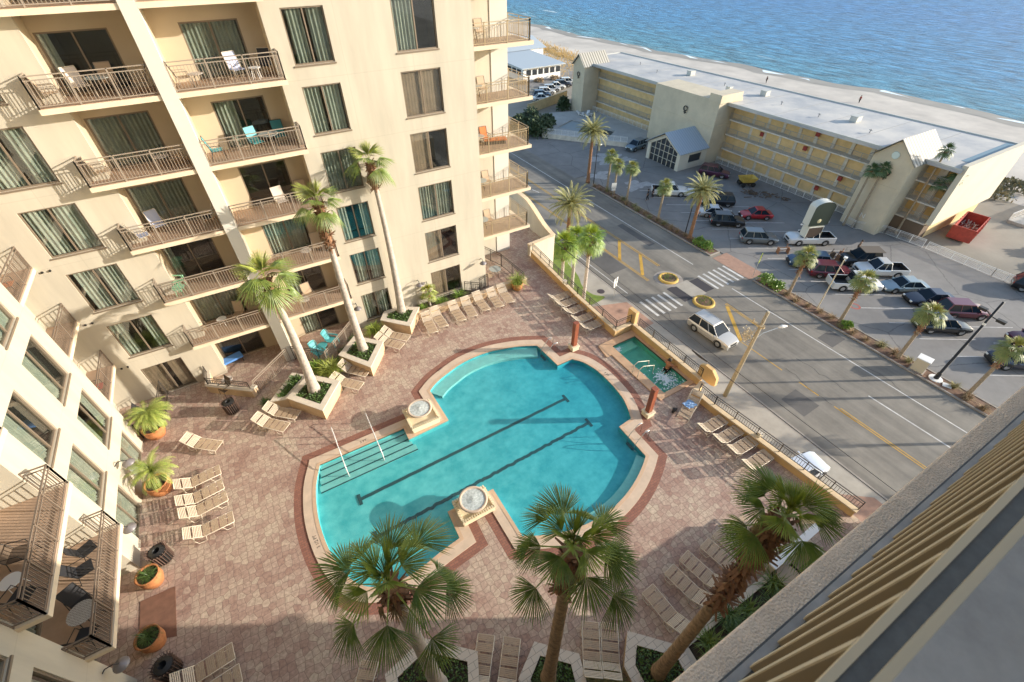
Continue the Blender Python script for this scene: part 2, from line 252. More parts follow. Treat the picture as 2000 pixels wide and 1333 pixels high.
# ------------------------------------------------------------------ mesh builder
def V(*a): return Vector(a)
class MB:
    def __init__(s): s.v = []; s.f = []; s.mi = []; s.cur = 0
    def add(s, vs, fs):
        k = len(s.v); s.v += [tuple(p) for p in vs]
        for f in fs: s.f.append(tuple(i+k for i in f)); s.mi.append(s.cur)
    def quad(s, a, b, c, d): s.add([a, b, c, d], [(0, 1, 2, 3)])
    def box(s, x0, x1, y0, y1, z0, z1):
        x0, x1 = min(x0, x1), max(x0, x1); y0, y1 = min(y0, y1), max(y0, y1); z0, z1 = min(z0, z1), max(z0, z1)
        s.add([(x0, y0, z0), (x1, y0, z0), (x1, y1, z0), (x0, y1, z0), (x0, y0, z1), (x1, y0, z1), (x1, y1, z1), (x0, y1, z1)],
              [(0, 3, 2, 1), (4, 5, 6, 7), (0, 1, 5, 4), (1, 2, 6, 5), (2, 3, 7, 6), (3, 0, 4, 7)])
    def bar(s, p, q, w, h=None, up=(0, 0, 1)):
        p, q = Vector(p), Vector(q); h = h or w; d = (q-p)
        if d.length < 1e-6: return
        d.normalize(); u = Vector(up)
        if abs(d.dot(u)) > .98: u = Vector((1, 0, 0))
        a = d.cross(u).normalized()*w/2; b = a.cross(d).normalized()*h/2
        vs = [p-a-b, p+a-b, p+a+b, p-a+b, q-a-b, q+a-b, q+a+b, q-a+b]
        s.add(vs, [(0, 1, 2, 3), (7, 6, 5, 4), (0, 4, 5, 1), (1, 5, 6, 2), (2, 6, 7, 3), (3, 7, 4, 0)])
    def tube(s, pts, r, n=8, cap=True):
        pts = [Vector(p) for p in pts]; rs = r if isinstance(r, (list, tuple)) else [r]*len(pts)
        vs = []; fs = []; pa = None
        for i, p in enumerate(pts):
            d = (pts[min(i+1, len(pts)-1)]-pts[max(i-1, 0)]).normalized()
            if pa is None: pa = d.orthogonal().normalized()
            pa = (pa - d*pa.dot(d)).normalized(); pb = d.cross(pa)
            for k in range(n): t = 2*pi*k/n; vs.append(p+(pa*cos(t)+pb*sin(t))*rs[i])
        for i in range(len(pts)-1):
            for k in range(n): a = i*n+k; b = i*n+(k+1) % n; fs.append((a, b, b+n, a+n))
        if cap: fs.append(tuple(range(n-1, -1, -1))); fs.append(tuple(range((len(pts)-1)*n, len(pts)*n)))
        s.add(vs, fs)
    def lathe(s, prof, c=(0, 0, 0), n=20, cap=False):
        vs = []; fs = []
        for r, z in prof:
            for k in range(n): t = 2*pi*k/n; vs.append((c[0]+r*cos(t), c[1]+r*sin(t), c[2]+z))
        for i in range(len(prof)-1):
            for k in range(n): a = i*n+k; b = i*n+(k+1) % n; fs.append((a, b, b+n, a+n))
        if cap: fs.append(tuple(range((len(prof)-1)*n, len(prof)*n)))
        s.add(vs, fs)
    def prism(s, poly, z0, z1, holes=(), bottom=False):
        loops = [[Vector((p[0], p[1], 0)) for p in poly]]+[[Vector((p[0], p[1], 0)) for p in h] for h in holes]
        flat = [p for l in loops for p in l]; tr = tessellate_polygon(loops)
        vs = [(p.x, p.y, z1) for p in flat]; fs = []
        for t in tr:
            a, b, c = (flat[i] for i in t)
            fs.append(tuple(t) if (b-a).cross(c-a).z > 0 else tuple(reversed(t)))
        s.add(vs, fs)
        if z0 is not None and z0 != z1:
            for l in loops:
                n = len(l); vv = [(p.x, p.y, z0) for p in l]+[(p.x, p.y, z1) for p in l]
                s.add(vv, [(i, (i+1) % n, n+(i+1) % n, n+i) for i in range(n)])
    def build(s, name, mats, parent=None, smooth=False, bevel=0):
        me = bpy.data.meshes.new(name); me.from_pydata(s.v, [], s.f); me.update()
        mats = mats if isinstance(mats, (list, tuple)) else [mats]
        for m_ in mats: me.materials.append(m_)
        if len(mats) > 1: me.polygons.foreach_set('material_index', s.mi)
        if smooth: me.polygons.foreach_set('use_smooth', [True]*len(me.polygons))
        o = bpy.data.objects.new(name, me); COL.objects.link(o)
        if parent: o.parent = parent
        if bevel:
            b = o.modifiers.new('bevel', 'BEVEL'); b.width = bevel; b.segments = 2; b.limit_method = 'ANGLE'; b.harden_normals = bool(smooth)
        return o
def tag(o, label=None, cat=None, group=None, kind=None):
    if label: o['label'] = label
    if cat: o['category'] = cat
    if group: o['group'] = group
    if kind: o['kind'] = kind
    return o
def empty(name, loc=(0, 0, 0), rz=0, label=None, cat=None, group=None):
    o = bpy.data.objects.new(name, None); COL.objects.link(o); o.empty_display_size = .3
    o.location = loc; o.rotation_euler = (0, 0, rz); return tag(o, label, cat, group)
def struct(mb, name, m_, **k): o = mb.build(name, m_, **k); o['kind'] = 'structure'; return o
def stuff(mb, name, m_, parent=None): o = mb.build(name, m_, parent); o['kind'] = 'stuff'; return o
def copy_tree(o, parent=None):
    c = o.copy(); COL.objects.link(c)
    if parent: c.parent = parent
    for ch in list(o.children): copy_tree(ch, c)
    return c
def place(proto, used, loc, rz, label, scale=1):
    """first use moves the prototype itself, later uses copy it"""
    o = proto if not used.get(proto.name_full if False else id(proto)) else copy_tree(proto)
    used[id(proto)] = True
    o.location = loc; o.rotation_euler = (0, 0, rz); o.scale = (scale,)*3
    if label: o['label'] = label
    return o
USED = {}
def offset(poly, d):
    """mitre offset of a closed polygon; positive = outwards for counter-clockwise polygons"""
    n = len(poly); a = sum(poly[i][0]*poly[(i+1) % n][1]-poly[(i+1) % n][0]*poly[i][1] for i in range(n)); sg = 1 if a > 0 else -1
    out = []
    for i in range(n):
        p0, p1, p2 = Vector(poly[i-1]), Vector(poly[i]), Vector(poly[(i+1) % n])
        d1 = (p1-p0).normalized(); d2 = (p2-p1).normalized()
        n1 = Vector((d1.y, -d1.x))*sg; n2 = Vector((d2.y, -d2.x))*sg
        b = (n1+n2); b = b/max(.4, b.dot(b)/2*1.0) if b.length > 1e-6 else n1
        out.append(tuple(p1+b*d))
    return out
def arc(pts, k=4):
    """Catmull-Rom through the points"""
    P = [Vector(p) for p in pts]; out = []
    for i in range(len(P)-1):
        a = P[max(i-1, 0)]; b = P[i]; c = P[i+1]; d = P[min(i+2, len(P)-1)]
        for j in range(k):
            t = j/k; out.append(tuple(.5*((2*b)+(c-a)*t+(2*a-5*b+4*c-d)*t*t+(3*b-a-3*c+d)*t**3)))
    out.append(tuple(P[-1])); return out

# ================================================================== THE SETTING
# ---- land, beach, sea
b = MB(); b.prism([(-400, -600), (96, -600), (96, 2500), (-400, 2500)], None, ZR-.06); struct(b, 'ground', M_LAND)
shore = [(163, -600), (162, -100), (159, 35), (157, 68), (153, 97), (144, 162), (142, 225), (146, 400), (150, 900), (150, 2500)]
b = MB()
vs = []; fs = []
ys = [-600, -100, 0, 35, 68, 97, 130, 162, 225, 300, 400, 650, 900, 1500, 2500]
def shx(y):
    for i in range(len(shore)-1):
        if shore[i][1] <= y <= shore[i+1][1]: t = (y-shore[i][1])/(shore[i+1][1]-shore[i][1]); return shore[i][0]*(1-t)+shore[i+1][0]*t
ys = sorted(set(ys+list(range(0, 400, 6))))
for y in ys:
    x1 = (shx(y)-5)*.972 + 1.1*sin(y*.13)+.8*sin(y*.31)
    for x, z in ((96, ZR-.06), (104, ZR-.2), (x1-22, -11.5), (x1-4, -11.86), (x1+12, -12.4)): vs.append((x, y, z))
for i in range(len(ys)-1):
    for k in range(4): a = i*5+k; fs.append((a, a+1, a+6, a+5))
b.add(vs, fs); struct(b, 'beach', M_SAND)
b = MB(); vs = []; fs = []
for y in ys:
    x1 = (shx(y)-5)*.972 + 1.1*sin(y*.13)+.8*sin(y*.31)
    vs += [(x1-3.2+.6*sin(y*.5), y, -11.862), (x1+4, y, -12.03)]
for i in range(len(ys)-1): fs.append((2*i, 2*i+1, 2*i+3, 2*i+2))
b.add(vs, fs); struct(b, 'wet_sand', M_WSAND)
b = MB(); vs = []; fs = []
for y in ys:
    x1 = (shx(y)-5)*.972 + 1.1*sin(y*.13)+.8*sin(y*.31)
    vs += [(x1-.5+1.2*sin(y*.23), y, -11.93), (x1+1.6+.8*sin(y*.41), y, -11.985)]
for i in range(len(ys)-1): fs.append((2*i, 2*i+1, 2*i+3, 2*i+2))
b.add(vs, fs); struct(b, 'surf', M_FOAM)
b = MB(); b.prism([(125, -2500), (9000, -2500), (9000, 9000), (125, 9000)], None, -12.0); struct(b, 'sea', MATS['sea'])
# ---- road, lot, median, sidewalk
Z = ZR
b = MB(); b.prism([(31.2, -60), (45.9, -60), (45.9, 420), (31.2, 420)], None, Z); struct(b, 'road', M_ASPH)
b = MB(); b.prism([(47.9, -60), (72.3, -60), (72.3, 66), (64, 66), (52, 78), (52, 112), (96, 112), (96, 122), (45.9, 122), (45.9, 58.5), (47.9, 58.5)], None, Z); struct(b, 'parking_lot', M_LOT)
b = MB(); b.prism([(47.9, -60), (96, -60), (96, 14), (72.3, 14), (72.3, 19)], None, Z-.02)
b = MB(); b.prism([(18.2, -60), (30.9, -60), (30.9, 420), (18.2, 420)], Z-.02, Z+.13); struct(b, 'sidewalk', M_CONC)
b = MB(); b.prism([(30.9, -60), (31.2, -60), (31.2, 420), (30.9, 420)], Z-.02, Z+.14); struct(b, 'kerb', M_KERB)
b = MB(); b.prism([(22, 23.3), (30.7, 24.0), (30.7, 28.2), (26.5, 29.6), (22, 29.5)], None, Z+.134); struct(b, 'paved_apron', M_BPAVE)
b = MB(); b.prism([(20, -4), (30.5, -1.5), (30.5, 1.5), (27.5, 3.8), (20, 4.5)], None, Z+.134); struct(b, 'brick_apron', M_BPAVE)
b = MB(); b.prism(arc([(22, 29.6), (26.5, 29.7), (29.2, 30.1), (28.4, 31.2), (28.3, 33), (29.4, 36), (29.6, 42), (26, 48), (22, 48)]), None, Z+.138); g_ = struct(b, 'lawn', M_GRASS)
# median island with kerb on all sides
isl = lambda y0, y1: [(46.0, y0), (47.75, y0), (47.75, y1), (46.0, y1)]
islands = [(-8, 24.0), (30.3, 54.6)]
for y0, y1 in islands:
    b = MB(); b.prism(isl(y0, y1), Z-.02, Z+.14, holes=[offset(isl(y0, y1), -.14)]); struct(b, 'island_kerb', M_KERB)
    b = MB(); b.prism(offset(isl(y0, y1), -.14), None, Z+.10); struct(b, 'planting_strip', M_MULCH)
b = MB(); b.prism([(45.9, 24.4), (48.4, 24.4), (48.4, 29.8), (45.9, 29.8)], None, Z+.012); struct(b, 'crossing_ramp', M_BPAVE)
# ---- markings
def stripe(pts, w_, m_, nm):
    b = MB()
    for i in range(len(pts)-1):
        p, q = Vector(pts[i]), Vector(pts[i+1]); d = (q-p).normalized(); n_ = Vector((-d.y, d.x))*w_/2
        b.add([(*(p-n_), Z+.006), (*(q-n_), Z+.006), (*(q+n_), Z+.006), (*(p+n_), Z+.006)], [(0, 1, 2, 3)])
    return struct(b, nm, m_)
stripe([(42.75, -60), (42.75, 24.2)], .12, M_PAINTW, 'lane_marking'); stripe([(42.75, 30), (42.75, 300)], .12, M_PAINTW, 'lane_marking'); stripe([(31.95, 29.5), (31.95, 300)], .1, M_PAINTW, 'lane_marking')
stripe([(38.85, 31.9), (38.85, 300)], .1, M_PAINTY, 'centre_marking'); stripe([(39.1, 31.9), (39.1, 300)], .1, M_PAINTY, 'centre_marking')
stripe([(35.6, 30.2), (35.6, 300)], .1, M_PAINTY, 'centre_marking'); stripe([(35.82, 30.2), (35.82, 300)], .1, M_PAINTY, 'centre_marking')
stripe([(38.9, 30.6), (39.3, 29.0)], .1, M_PAINTY, 'centre_marking')
stripe([(35.72, 35.3), (38.85, 39.1)], .38, M_PAINTY, 'hatch_marking'); stripe([(35.9, 31.4), (38.85, 35.1)], .38, M_PAINTY, 'hatch_marking')
stripe([(39.75, 22.6), (39.55, 17.8)], .1, M_PAINTY, 'centre_marking'); stripe([(39.98, 22.6), (39.78, 17.8)], .1, M_PAINTY, 'centre_marking')
stripe([(39.6, 22.2), (36.3, 17.7)], .38, M_PAINTY, 'hatch_marking')
stripe([(36.2, 23), (36.2, 13.0)], .1, M_PAINTY, 'centre_marking')
for y in (11.3, 8.0): stripe([(36.2, y), (36.2, y-1.9)], .11, M_PAINTY, 'centre_marking')
for x in (36.25, 36.48): stripe([(x, 7.6), (x, -60)], .1, M_PAINTY, 'centre_marking')
stripe([(39.9, 7.2), (40.1, -3)], .13, M_PAINTW, 'lane_marking')
for i in range(5): x = 32.1+i*.86; stripe([(x, 27.6), (x, 24.75)], .3, M_PAINTW, 'crosswalk_bar')
for i in range(6): x = 41.4+i*.84; stripe([(x, 27.95), (x, 24.95)], .3, M_PAINTW, 'crosswalk_bar')
for y in (29, 27.6, 25.6, 24.2): pass
b = MB(); b.prism([(36.3, 25.1), (37.6, 25.1), (37.6, 27.9), (36.3, 27.9)], None, Z+.005); struct(b, 'asphalt_patch', mat('dark_patch', (.05, .045, .05), .9))
b = MB(); b.prism([(39.6, 25.2), (41.0, 25.2), (41.0, 27.7), (39.6, 27.7)], None, Z+.005); struct(b, 'asphalt_patch', MATS['dark_patch'])
rr = random.Random(17); m_tar = mat('tar_seam', (.03, .03, .03), .8)
for k in range(9):
    x, y = rr.uniform(32.4, 44.5), rr.uniform(-2, 52); pts = [(x, y)]
    for q in range(9): x += rr.uniform(-.28, .28); y += rr.uniform(.25, .8); pts.append((min(45.5, max(31.6, x)), y))
    stripe(pts, .035, m_tar, 'tar_seam')
for (x0, x1, y0, y1) in ((33.0, 35.2, 8.6, 10.9), (41.2, 42.3, 36, 42.5), (32.6, 35.4, 33.5, 37.8), (43.1, 45.4, 12.5, 14.2)):
    b = MB(); b.prism([(x0, y0), (x1, y0+.08), (x1-.06, y1), (x0+.05, y1-.1)], None, Z+.004); struct(b, 'asphalt_repair', asphalt_mat('repair_asphalt', (.085, .08, .075), (.14, .13, .12)))
b = MB(); b.prism([(37.6, 25.0), (39.6, 25.0), (39.6, 28.0), (37.6, 28.0)], None, Z+.02); struct(b, 'refuge_pad', M_CONC)
b = MB(); b.prism([(38.6, 12.1), (40.9, 10.9), (41.5, 11.6), (39.2, 12.9)], None, Z+.005)
stripe([(37.5, 58.5), (37.85, 57.0)], .12, M_PAINTW, 'turn_arrow')
# parking stall lines (angled)
for k in range(26):
    y = 3.0+k*2.9 - 8
    if y > 50: break
    x0 = 51.7; stripe([(x0, y+2.3), (x0+4.6, y-.6)], .09, M_PAINTW, 'stall_marking')
    stripe([(57.2, y+1.2), (61.6, y-1.6)], .09, M_PAINTW, 'stall_marking')
# round no-parking symbol on the lot
b = MB()
for k in range(24):
    a0, a1 = 2*pi*k/24, 2*pi*(k+1)/24
    b.add([(51.4+.55*cos(a0), 15.2+.55*sin(a0), Z+.006), (51.4+.55*cos(a1), 15.2+.55*sin(a1), Z+.006), (51.4+.38*cos(a1), 15.2+.38*sin(a1), Z+.006), (51.4+.38*cos(a0), 15.2+.38*sin(a0), Z+.006)], [(0, 1, 2, 3)])
struct(b, 'round_marking', mat('red_marking', (.4, .1, .07), .8)); 
# pale dried puddles on the lot
for k, (x, y, r) in enumerate([(50, 57.5, 1.3), (55.5, 62.5, 1.9), (56.8, 64, 1.2), (52.8, 51.2, 1.5), (58.5, 60.5, 1.0)]):
    b = MB(); pl = [(x+r*(1+.35*sin(3*t+k)+.2*sin(7*t))*cos(t)*1.5, y+r*(1+.35*sin(3*t+k)+.2*sin(7*t))*sin(t)) for t in [2*pi*j/26 for j in range(26)]]
    b.prism(pl, None, Z+.008+k*.002); struct(b, 'dried_puddle', mat('pale_residue', (.40, .385, .37), .9, noise=.2, nscale=1.5))
# roundabout discs (planted roundels)
for k, (x, y, r, lb) in enumerate([(37.95, 29.3, 1.12, 'round planted traffic island with yellow kerb at the far side of the crosswalk'), (38.0, 24.0, 1.15, 'round planted traffic island with yellow kerb nearest the silver suv on the road')]):
    t = empty('traffic_island', (x, y, Z), 0, lb, 'traffic island', 'yellow kerbed round islands in the road')
    b = MB(); b.lathe([(r+.04, .005), (r, .16), (r-.06, .19), (r-.24, .19), (r-.28, .12)], n=32); b.build('kerb_ring', mat('yellow_kerb', (.62, .40, .09), .7, noise=.15, nscale=3), t, True)
    b = MB(); b.lathe([(r-.27, .13), (.01, .18)], n=24); b.build('soil', M_MULCH, t)
    b = MB()
    for j in range(90):
        a = random.uniform(0, 2*pi); q = sqrt(random.random())*(r-.35); cx, cy = q*cos(a), q*sin(a); l = random.uniform(.08, .22); aa = random.uniform(0, 2*pi)
        b.add([(cx, cy, .15), (cx+l*cos(aa)+.05, cy+l*sin(aa), .15+l*.8), (cx+l*cos(aa), cy+l*sin(aa)+.06, .16+l*.7)], [(0, 1, 2)])
    b.build('planting', M_LIME, t)
    if k == 0: b = MB(); b.lathe([(r+.55, .0), (r+.5, .004), (r+.05, .006)], c=(0, 0, 0.004), n=32); b.build('apron', M_KERB, t)
# manhole on the verge
b = MB(); b.lathe([(.42, 0), (.42, .015), (.01, .018)], n=20); o = b.build('manhole_cover', mat('iron', (.07, .05, .05), .6), None); o.location = (29.5, 31.2, Z+.135); tag(o, 'dark round manhole cover in the concrete beside the small lawn', 'manhole cover')

# ================================================================== POOL DECK
Lpool = arc([(-2.0, 15.95), (-2.4, 14.95), (-2.66, 13.6), (-2.7, 12.4), (-2.58, 11.2), (-2.28, 10.1), (-1.85, 9.35), (-1.2, 8.88), (-.4, 8.68), (.6, 8.75), (1.5, 8.93), (2.45, 9.06)], 3)
Rlow = arc([(4.88, 7.75), (5.7, 7.3), (6.8, 6.9), (8.0, 6.72), (9.05, 6.75), (10.03, 6.95), (11.03, 7.32), (11.88, 7.77), (12.38, 8.1)], 3)
Rhi = arc([(13.35, 10.3), (13.86, 11.45), (14.04, 12.6), (14.03, 14.0), (13.77, 15.05), (13.3, 15.7)], 3)
Top = arc([(12.1, 17.85), (10.9, 18.45), (9.14, 18.92), (7.4, 18.9), (6.05, 18.5), (5.24, 18.16), (4.68, 17.77)], 3)
pool = Lpool+[(2.5, 10.45), (4.85, 10.4)]+Rlow+[(12.42, 10.2)]+Rhi+[(12.22, 15.7)]+Top+[(4.72, 15.25), (2.4, 15.15), (2.4, 15.95)]
cope = offset(pool, .58); brick = offset(pool, 1.0)
spa_in = [(16.2, 10.75), (18.08, 10.75), (18.08, 15.35), (16.2, 15.35)]
spa_out = [(15.65, 10.45), (18.5, 10.45), (18.5, 15.95), (15.45, 15.85), (15.25, 14.75), (15.65, 14.75)]
outline = [(-12.4, -6), (18.35, -6), (18.35, 1.0), (17.55, 9.6), (18.6, 10.1), (18.6, 15.98), (17.2, 15.98), (17.35, 21), (17.9, 28.0), (20.2, 29.8), (20.2, 45), (-12.4, 45)]
E_ = MB(); E_.prism(outline, -.6, 0, holes=[brick, spa_out]); struct(E_, 'pool_deck', MATS['pavers'])
PT = empty('swimming_pool', (4, 12, 0), 0, 'large curved turquoise swimming pool with steps and two black lane lines', 'swimming pool')
def wp(o): o.parent = PT; o.matrix_parent_inverse = Matrix.Translation((-4, -12, 0)); return o
b = MB(); b.prism(brick, None, .002, holes=[cope]); wp(b.build('brick_band', M_BRICK))
lip = offset(pool, .16)
b = MB(); b.prism(cope, -.02, .035, holes=[lip]); wp(b.build('coping', M_COPE))
b = MB(); b.prism(lip, -.02, .045, holes=[pool]); wp(b.build('coping_lip', M_COPE2))
def depth(x): return -.28-.06*min(1, max(0, (x-0)/11))     # apparent depth seen from above
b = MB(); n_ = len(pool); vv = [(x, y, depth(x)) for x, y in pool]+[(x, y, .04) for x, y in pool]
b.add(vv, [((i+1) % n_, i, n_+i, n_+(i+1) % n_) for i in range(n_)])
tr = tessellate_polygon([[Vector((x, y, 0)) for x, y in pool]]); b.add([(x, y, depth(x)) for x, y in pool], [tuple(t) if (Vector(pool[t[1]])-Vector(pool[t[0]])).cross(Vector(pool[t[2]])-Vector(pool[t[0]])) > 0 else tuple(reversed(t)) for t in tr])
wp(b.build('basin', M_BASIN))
b = MB()
def bench(pts, wd, z):
    P = [Vector(p) for p in pts]; inn = []
    for i, p in enumerate(P):
        d = (P[min(i+1, len(P)-1)]-P[max(i-1, 0)]).normalized(); inn.append(p+Vector((-d.y, d.x))*wd)
    k = len(P); b.add([(p.x, p.y, z) for p in P]+[(p.x, p.y, z) for p in inn]+[(p.x, p.y, z-.25) for p in inn], [(i, i+1, k+i+1, k+i) for i in range(k-1)]+[(k+i, k+i+1, 2*k+i+1, 2*k+i) for i in range(k-1)])
bench(Top, .8, -.15); bench(Rlow[8:], .45, -.15)
wp(b.build('bench', M_BASIN2))
b = MB(); b2 = MB()
for k in range(4):
    ye = [15.95, 15.72, 15.31, 14.91, 14.52]; y1 = ye[k]; y0 = ye[k+1]; z = -.12-.035*k; x0 = -2.02-.1*k; x1 = 2.39 if k < 2 else 2.39+.12*(k-1)
    b.box(x0, x1, y0, y1-.002, -.3, z); b2.box(x0, x1, y0-.004, y0+.04, z-.04, z+.006)
wp(b.build('steps', M_BASIN2)); wp(b2.build('step_edge', M_LINE))
for ya, yb, x0, x1 in ((13.28, 13.52, -.82, 11.31), (11.12, 11.45, -.7, 11.4)):
    b = MB(); z = lambda x: depth(x)+.012
    N = 150 if ya < 12 else 90; rl = random.Random(int(ya*10)); am = .028 if ya < 12 else .008; jig = [am*sin(i*.9)*sin(i*.23)+rl.uniform(-am, am)*.6 for i in range(N+1)]
    for i in range(N):
        xa, xb = x0+(x1-x0)*i/N, x0+(x1-x0)*(i+1)/N; y_a, y_b = ya+(yb-ya)*i/N+jig[i], ya+(yb-ya)*(i+1)/N+jig[i+1]
        b.add([(xa, y_a-.09, z(xa)), (xb, y_b-.09, z(xb)), (xb, y_b+.09, z(xb)), (xa, y_a+.09, z(xa))], [(0, 1, 2, 3)])
    for xx, yy in ((x0, ya), (x1, yb)): b.box(xx-.08, xx+.08, yy-.3, yy+.3, z(xx)+.005, z(xx)+.012)
    wp(b.build('lane_line', M_LINE))
b = MB(); b.prism(pool, None, -.10); wp(b.build('water', M_WATER))
def text(body, loc, rz, size, m_, parent, name='depth_marking'):
    cu = bpy.data.curves.new(name, 'FONT'); cu.body = body; cu.size = size; cu.extrude = .001; cu.align_x = 'CENTER'
    o = bpy.data.objects.new(name, cu); COL.objects.link(o); dg = bpy.context.evaluated_depsgraph_get(); dg.update()
    me = bpy.data.meshes.new_from_object(o.evaluated_get(dg)); bpy.data.objects.remove(o)
    me.materials.clear(); me.materials.append(m_); o = bpy.data.objects.new(name, me); COL.objects.link(o); o.matrix_world = Matrix.Translation(loc) @ Matrix.Rotation(rz, 4, 'Z')
    if parent: wp(o) if parent is PT else setattr(o, 'parent', parent)
    return o
for body, x, y, rz in (('3 1/2 FT', -2.95, 12.1, radians(95)), ('3 FT', .3, 16.2, 0), ('5 FT', 5.9, 19.0, radians(25)), ('5 FT', 14.25, 13.6, radians(-90))):
    text(body, (x, y, .037), rz, .2, M_BLACK, PT)
# hand rails at the steps and ladders
def rail_obj(name, pts, r, m_, lb, cat, grp=None):
    pass
for k, x in enumerate((-.9, .9)):
    t = empty('pool_handrail', (x, 15.6, 0), 0, ('white sloping handrail over the pool steps, the one by the fountain', 'white sloping handrail over the pool steps, the one nearer the curved pool end')[1-k], 'handrail', 'handrails at the pool steps')
    b = MB(); b.tube([(0, 1.7, .03), (0, 1.7, .85), (0, 1.55, .92), (0, -.5, .52), (0, -.85, .3), (0, -.85, -.9)], .024, 8); b.tube([(0, .4, .68), (0, .4, 0)], .02, 6); b.tube([(0, 1.2, .82), (0, 1.2, 0)], .02, 6); b.build('tube', mat('white_tube', (.75, .72, .70), .3, .2), t, True)
for k, (x, y, rz, lb) in enumerate([(12.15, 17.0, pi, 'steel pool ladder by the red post at the far right corner of the pool'), (12.42, 9.1, pi, 'dark treaded steel pool ladder at the right side, below the near red post')]):
    t = empty('pool_ladder', (x, y, 0), rz, lb, 'pool ladder', 'pool ladders')
    for s in (-.27, .27):
        b = MB(); b.tube([(-.75, s, .04), (-.75, s, .72), (-.62, s, .85), (-.4, s, .85), (.03, s, .35), (.12, s, .1), (.12, s, -1.1)], .022, 8); b.build('rail', M_CHROME, t, True)
    b = MB()
    for j in range(3): b.box(.05, .2, -.25, .25, -.3-.28*j, -.26-.28*j)
    b.build('tread', M_LINE, t)
# ---- fountains
for k, (cx, cy, x0, x1, y0, y1, lb) in enumerate([(3.5, 16.1, 2.75, 4.25, 15.35, 16.75, 'square cream fountain pedestal with round bowl between the pool steps and the upper lobe'),
                                             (3.62, 9.95, 2.85, 4.4, 9.4, 10.5, 'square cream fountain pedestal with round bowl on the tongue between the two pool lobes')]):
    t = empty('fountain', (cx, cy, 0), 0, lb, 'fountain', 'round bowl fountains at the pool edge')
    bx = lambda *a: b.box(a[0]-cx, a[1]-cx, a[2]-cy, a[3]-cy, a[4], a[5])
    b = MB(); bx(x0, x1, y0, y1, .047, .38); b.build('pedestal', mat('carved_cream', (.76, .66, .46), .8, noise=.08, nscale=5, bump=.4, bscale=25), t, bevel=.02)
    b = MB()
    for (xa, xb, ya, yb) in ((x0-.05, x1+.05, y0-.05, y0+.05), (x0-.05, x1+.05, y1-.05, y1+.05), (x0-.05, x0+.05, y0+.06, y1-.06), (x1-.05, x1+.05, y0+.06, y1-.06)):
        bx(xa, xb, ya, yb, .38, .47)
        L = max(xb-xa, yb-ya); nn = int(L/.11)
        for j in range(nn):
            if xb-xa > yb-ya: q = xa+L*(j+.5)/nn; bx(q-.03, q+.03, ya-.015, yb+.015, .46, .53)
            else: q = ya+L*(j+.5)/nn; bx(xa-.015, xb+.015, q-.03, q+.03, .46, .53)
    b.build('parapet', mat('carved_cream', (0, 0, 0)), t)
    b = MB(); b.lathe([(.2, .38), (.24, .5), (.16, .6), (.3, .7), (.62, .86), (.66, .90), (.64, .93), (.55, .93), (.5, .87), (.01, .84)], c=(0, .0, 0), n=36); b.build('bowl', M_COPE, t, True)
    b = MB(); b.lathe([(.53, .905), (.3, .91), (.1, .94), (.01, .96)], n=30); b.build('water', mat('bowl_water', (.36, .40, .38), .15, col2=(.68, .72, .70), nscale=9), t, True)
# ---- spa
SP = empty('hot_tub', (17.3, 13, 0), 0, 'rectangular green watered hot tub with tiled rim beside the street wall', 'hot tub')
def sp(o): o.parent = SP; o.matrix_parent_inverse = Matrix.Translation((-17.3, -13, 0)); return o
b = MB(); b.prism(spa_out, -.05, .06, holes=[spa_in]); sp(b.build('rim', mat('spa_rim', (.62, .40, .24), .7, noise=.12, nscale=2)))
b = MB(); vv = [(x, y, -.4) for x, y in spa_in]+[(x, y, .05) for x, y in spa_in]; b.add(vv, [(0, 1, 2, 3)]+[((i+1) % 4, i, 4+i, 4+(i+1) % 4) for i in range(4)]); sp(b.build('basin', M_SPAB))
b = MB(); b.box(16.22, 17.8, 14.7, 15.33, -.39, -.2); b.box(16.22, 16.5, 10.78, 14.6, -.39, -.26); sp(b.build('bench', mat('spa_bench', (.36, .70, .62), .6)))
b = MB(); b.prism(spa_in, None, -.07); sp(b.build('water', water_mat('spa_water', (.62, .85, .75), 6, .7)))
b = MB(); random.seed(3)
for (cx, cy, r, N) in ((17.2, 11.4, .75, 420), (17.15, 11.9, .35, 120), (16.45, 15.0, .22, 80)):
    for j in range(N):
        a = random.uniform(0, 2*pi); q = abs(random.gauss(0, .55))*r*1.5; x, y = cx+q*cos(a), cy+q*sin(a)
        if not (16.25 < x < 18.04 and 10.8 < y < 15.3): continue
        s = random.uniform(.01, .038); h = random.uniform(0, .03)
        b.add([(x-s, y-s, -.068+h*.2), (x+s, y-s, -.068+h), (x+s, y+s*1.4, -.066+h*.4), (x-s, y+s, -.066+h)], [(0, 1, 2, 3)])
sp(stuff(b, 'bubbles', M_FOAM))
t = empty('spa_handrail', (16.1, 12.6, 0), 0, 'pair of cream bent grab rails on the pool side of the hot tub', 'handrail')
for s in (-.22, .22):
    b = MB(); b.tube([(-.5, s, .05), (-.45, s, .8), (-.2, s, .95), (.75, s, .55), (.8, s, -.2)], .024, 8); b.build('rail', mat('cream_rail', (.72, .66, .52), .35), t, True)
# ---- red posts
for k, (x, y, lb) in enumerate([(13.95, 16.45, 'red brown post on a cream base at the far end of the hot tub'), (14.3, 10.05, 'red brown post on a cream base at the near end of the hot tub')]):
    t = empty('red_post', (x, y, 0), radians(0), lb, 'post', 'red posts beside the pool')
    b = MB(); b.box(-.24, .24, -.24, .24, 0, .32); b.box(-.28, .28, -.28, .28, .27, .36); b.build('base', mat('carved_cream', (0, 0, 0)), t, bevel=.015)
    b = MB(); b.box(-.14, .14, -.14, .14, .36, 2.12); b.box(-.155, .155, -.155, .155, 2.12, 2.16); b.build('post', M_RED, t, bevel=.008)

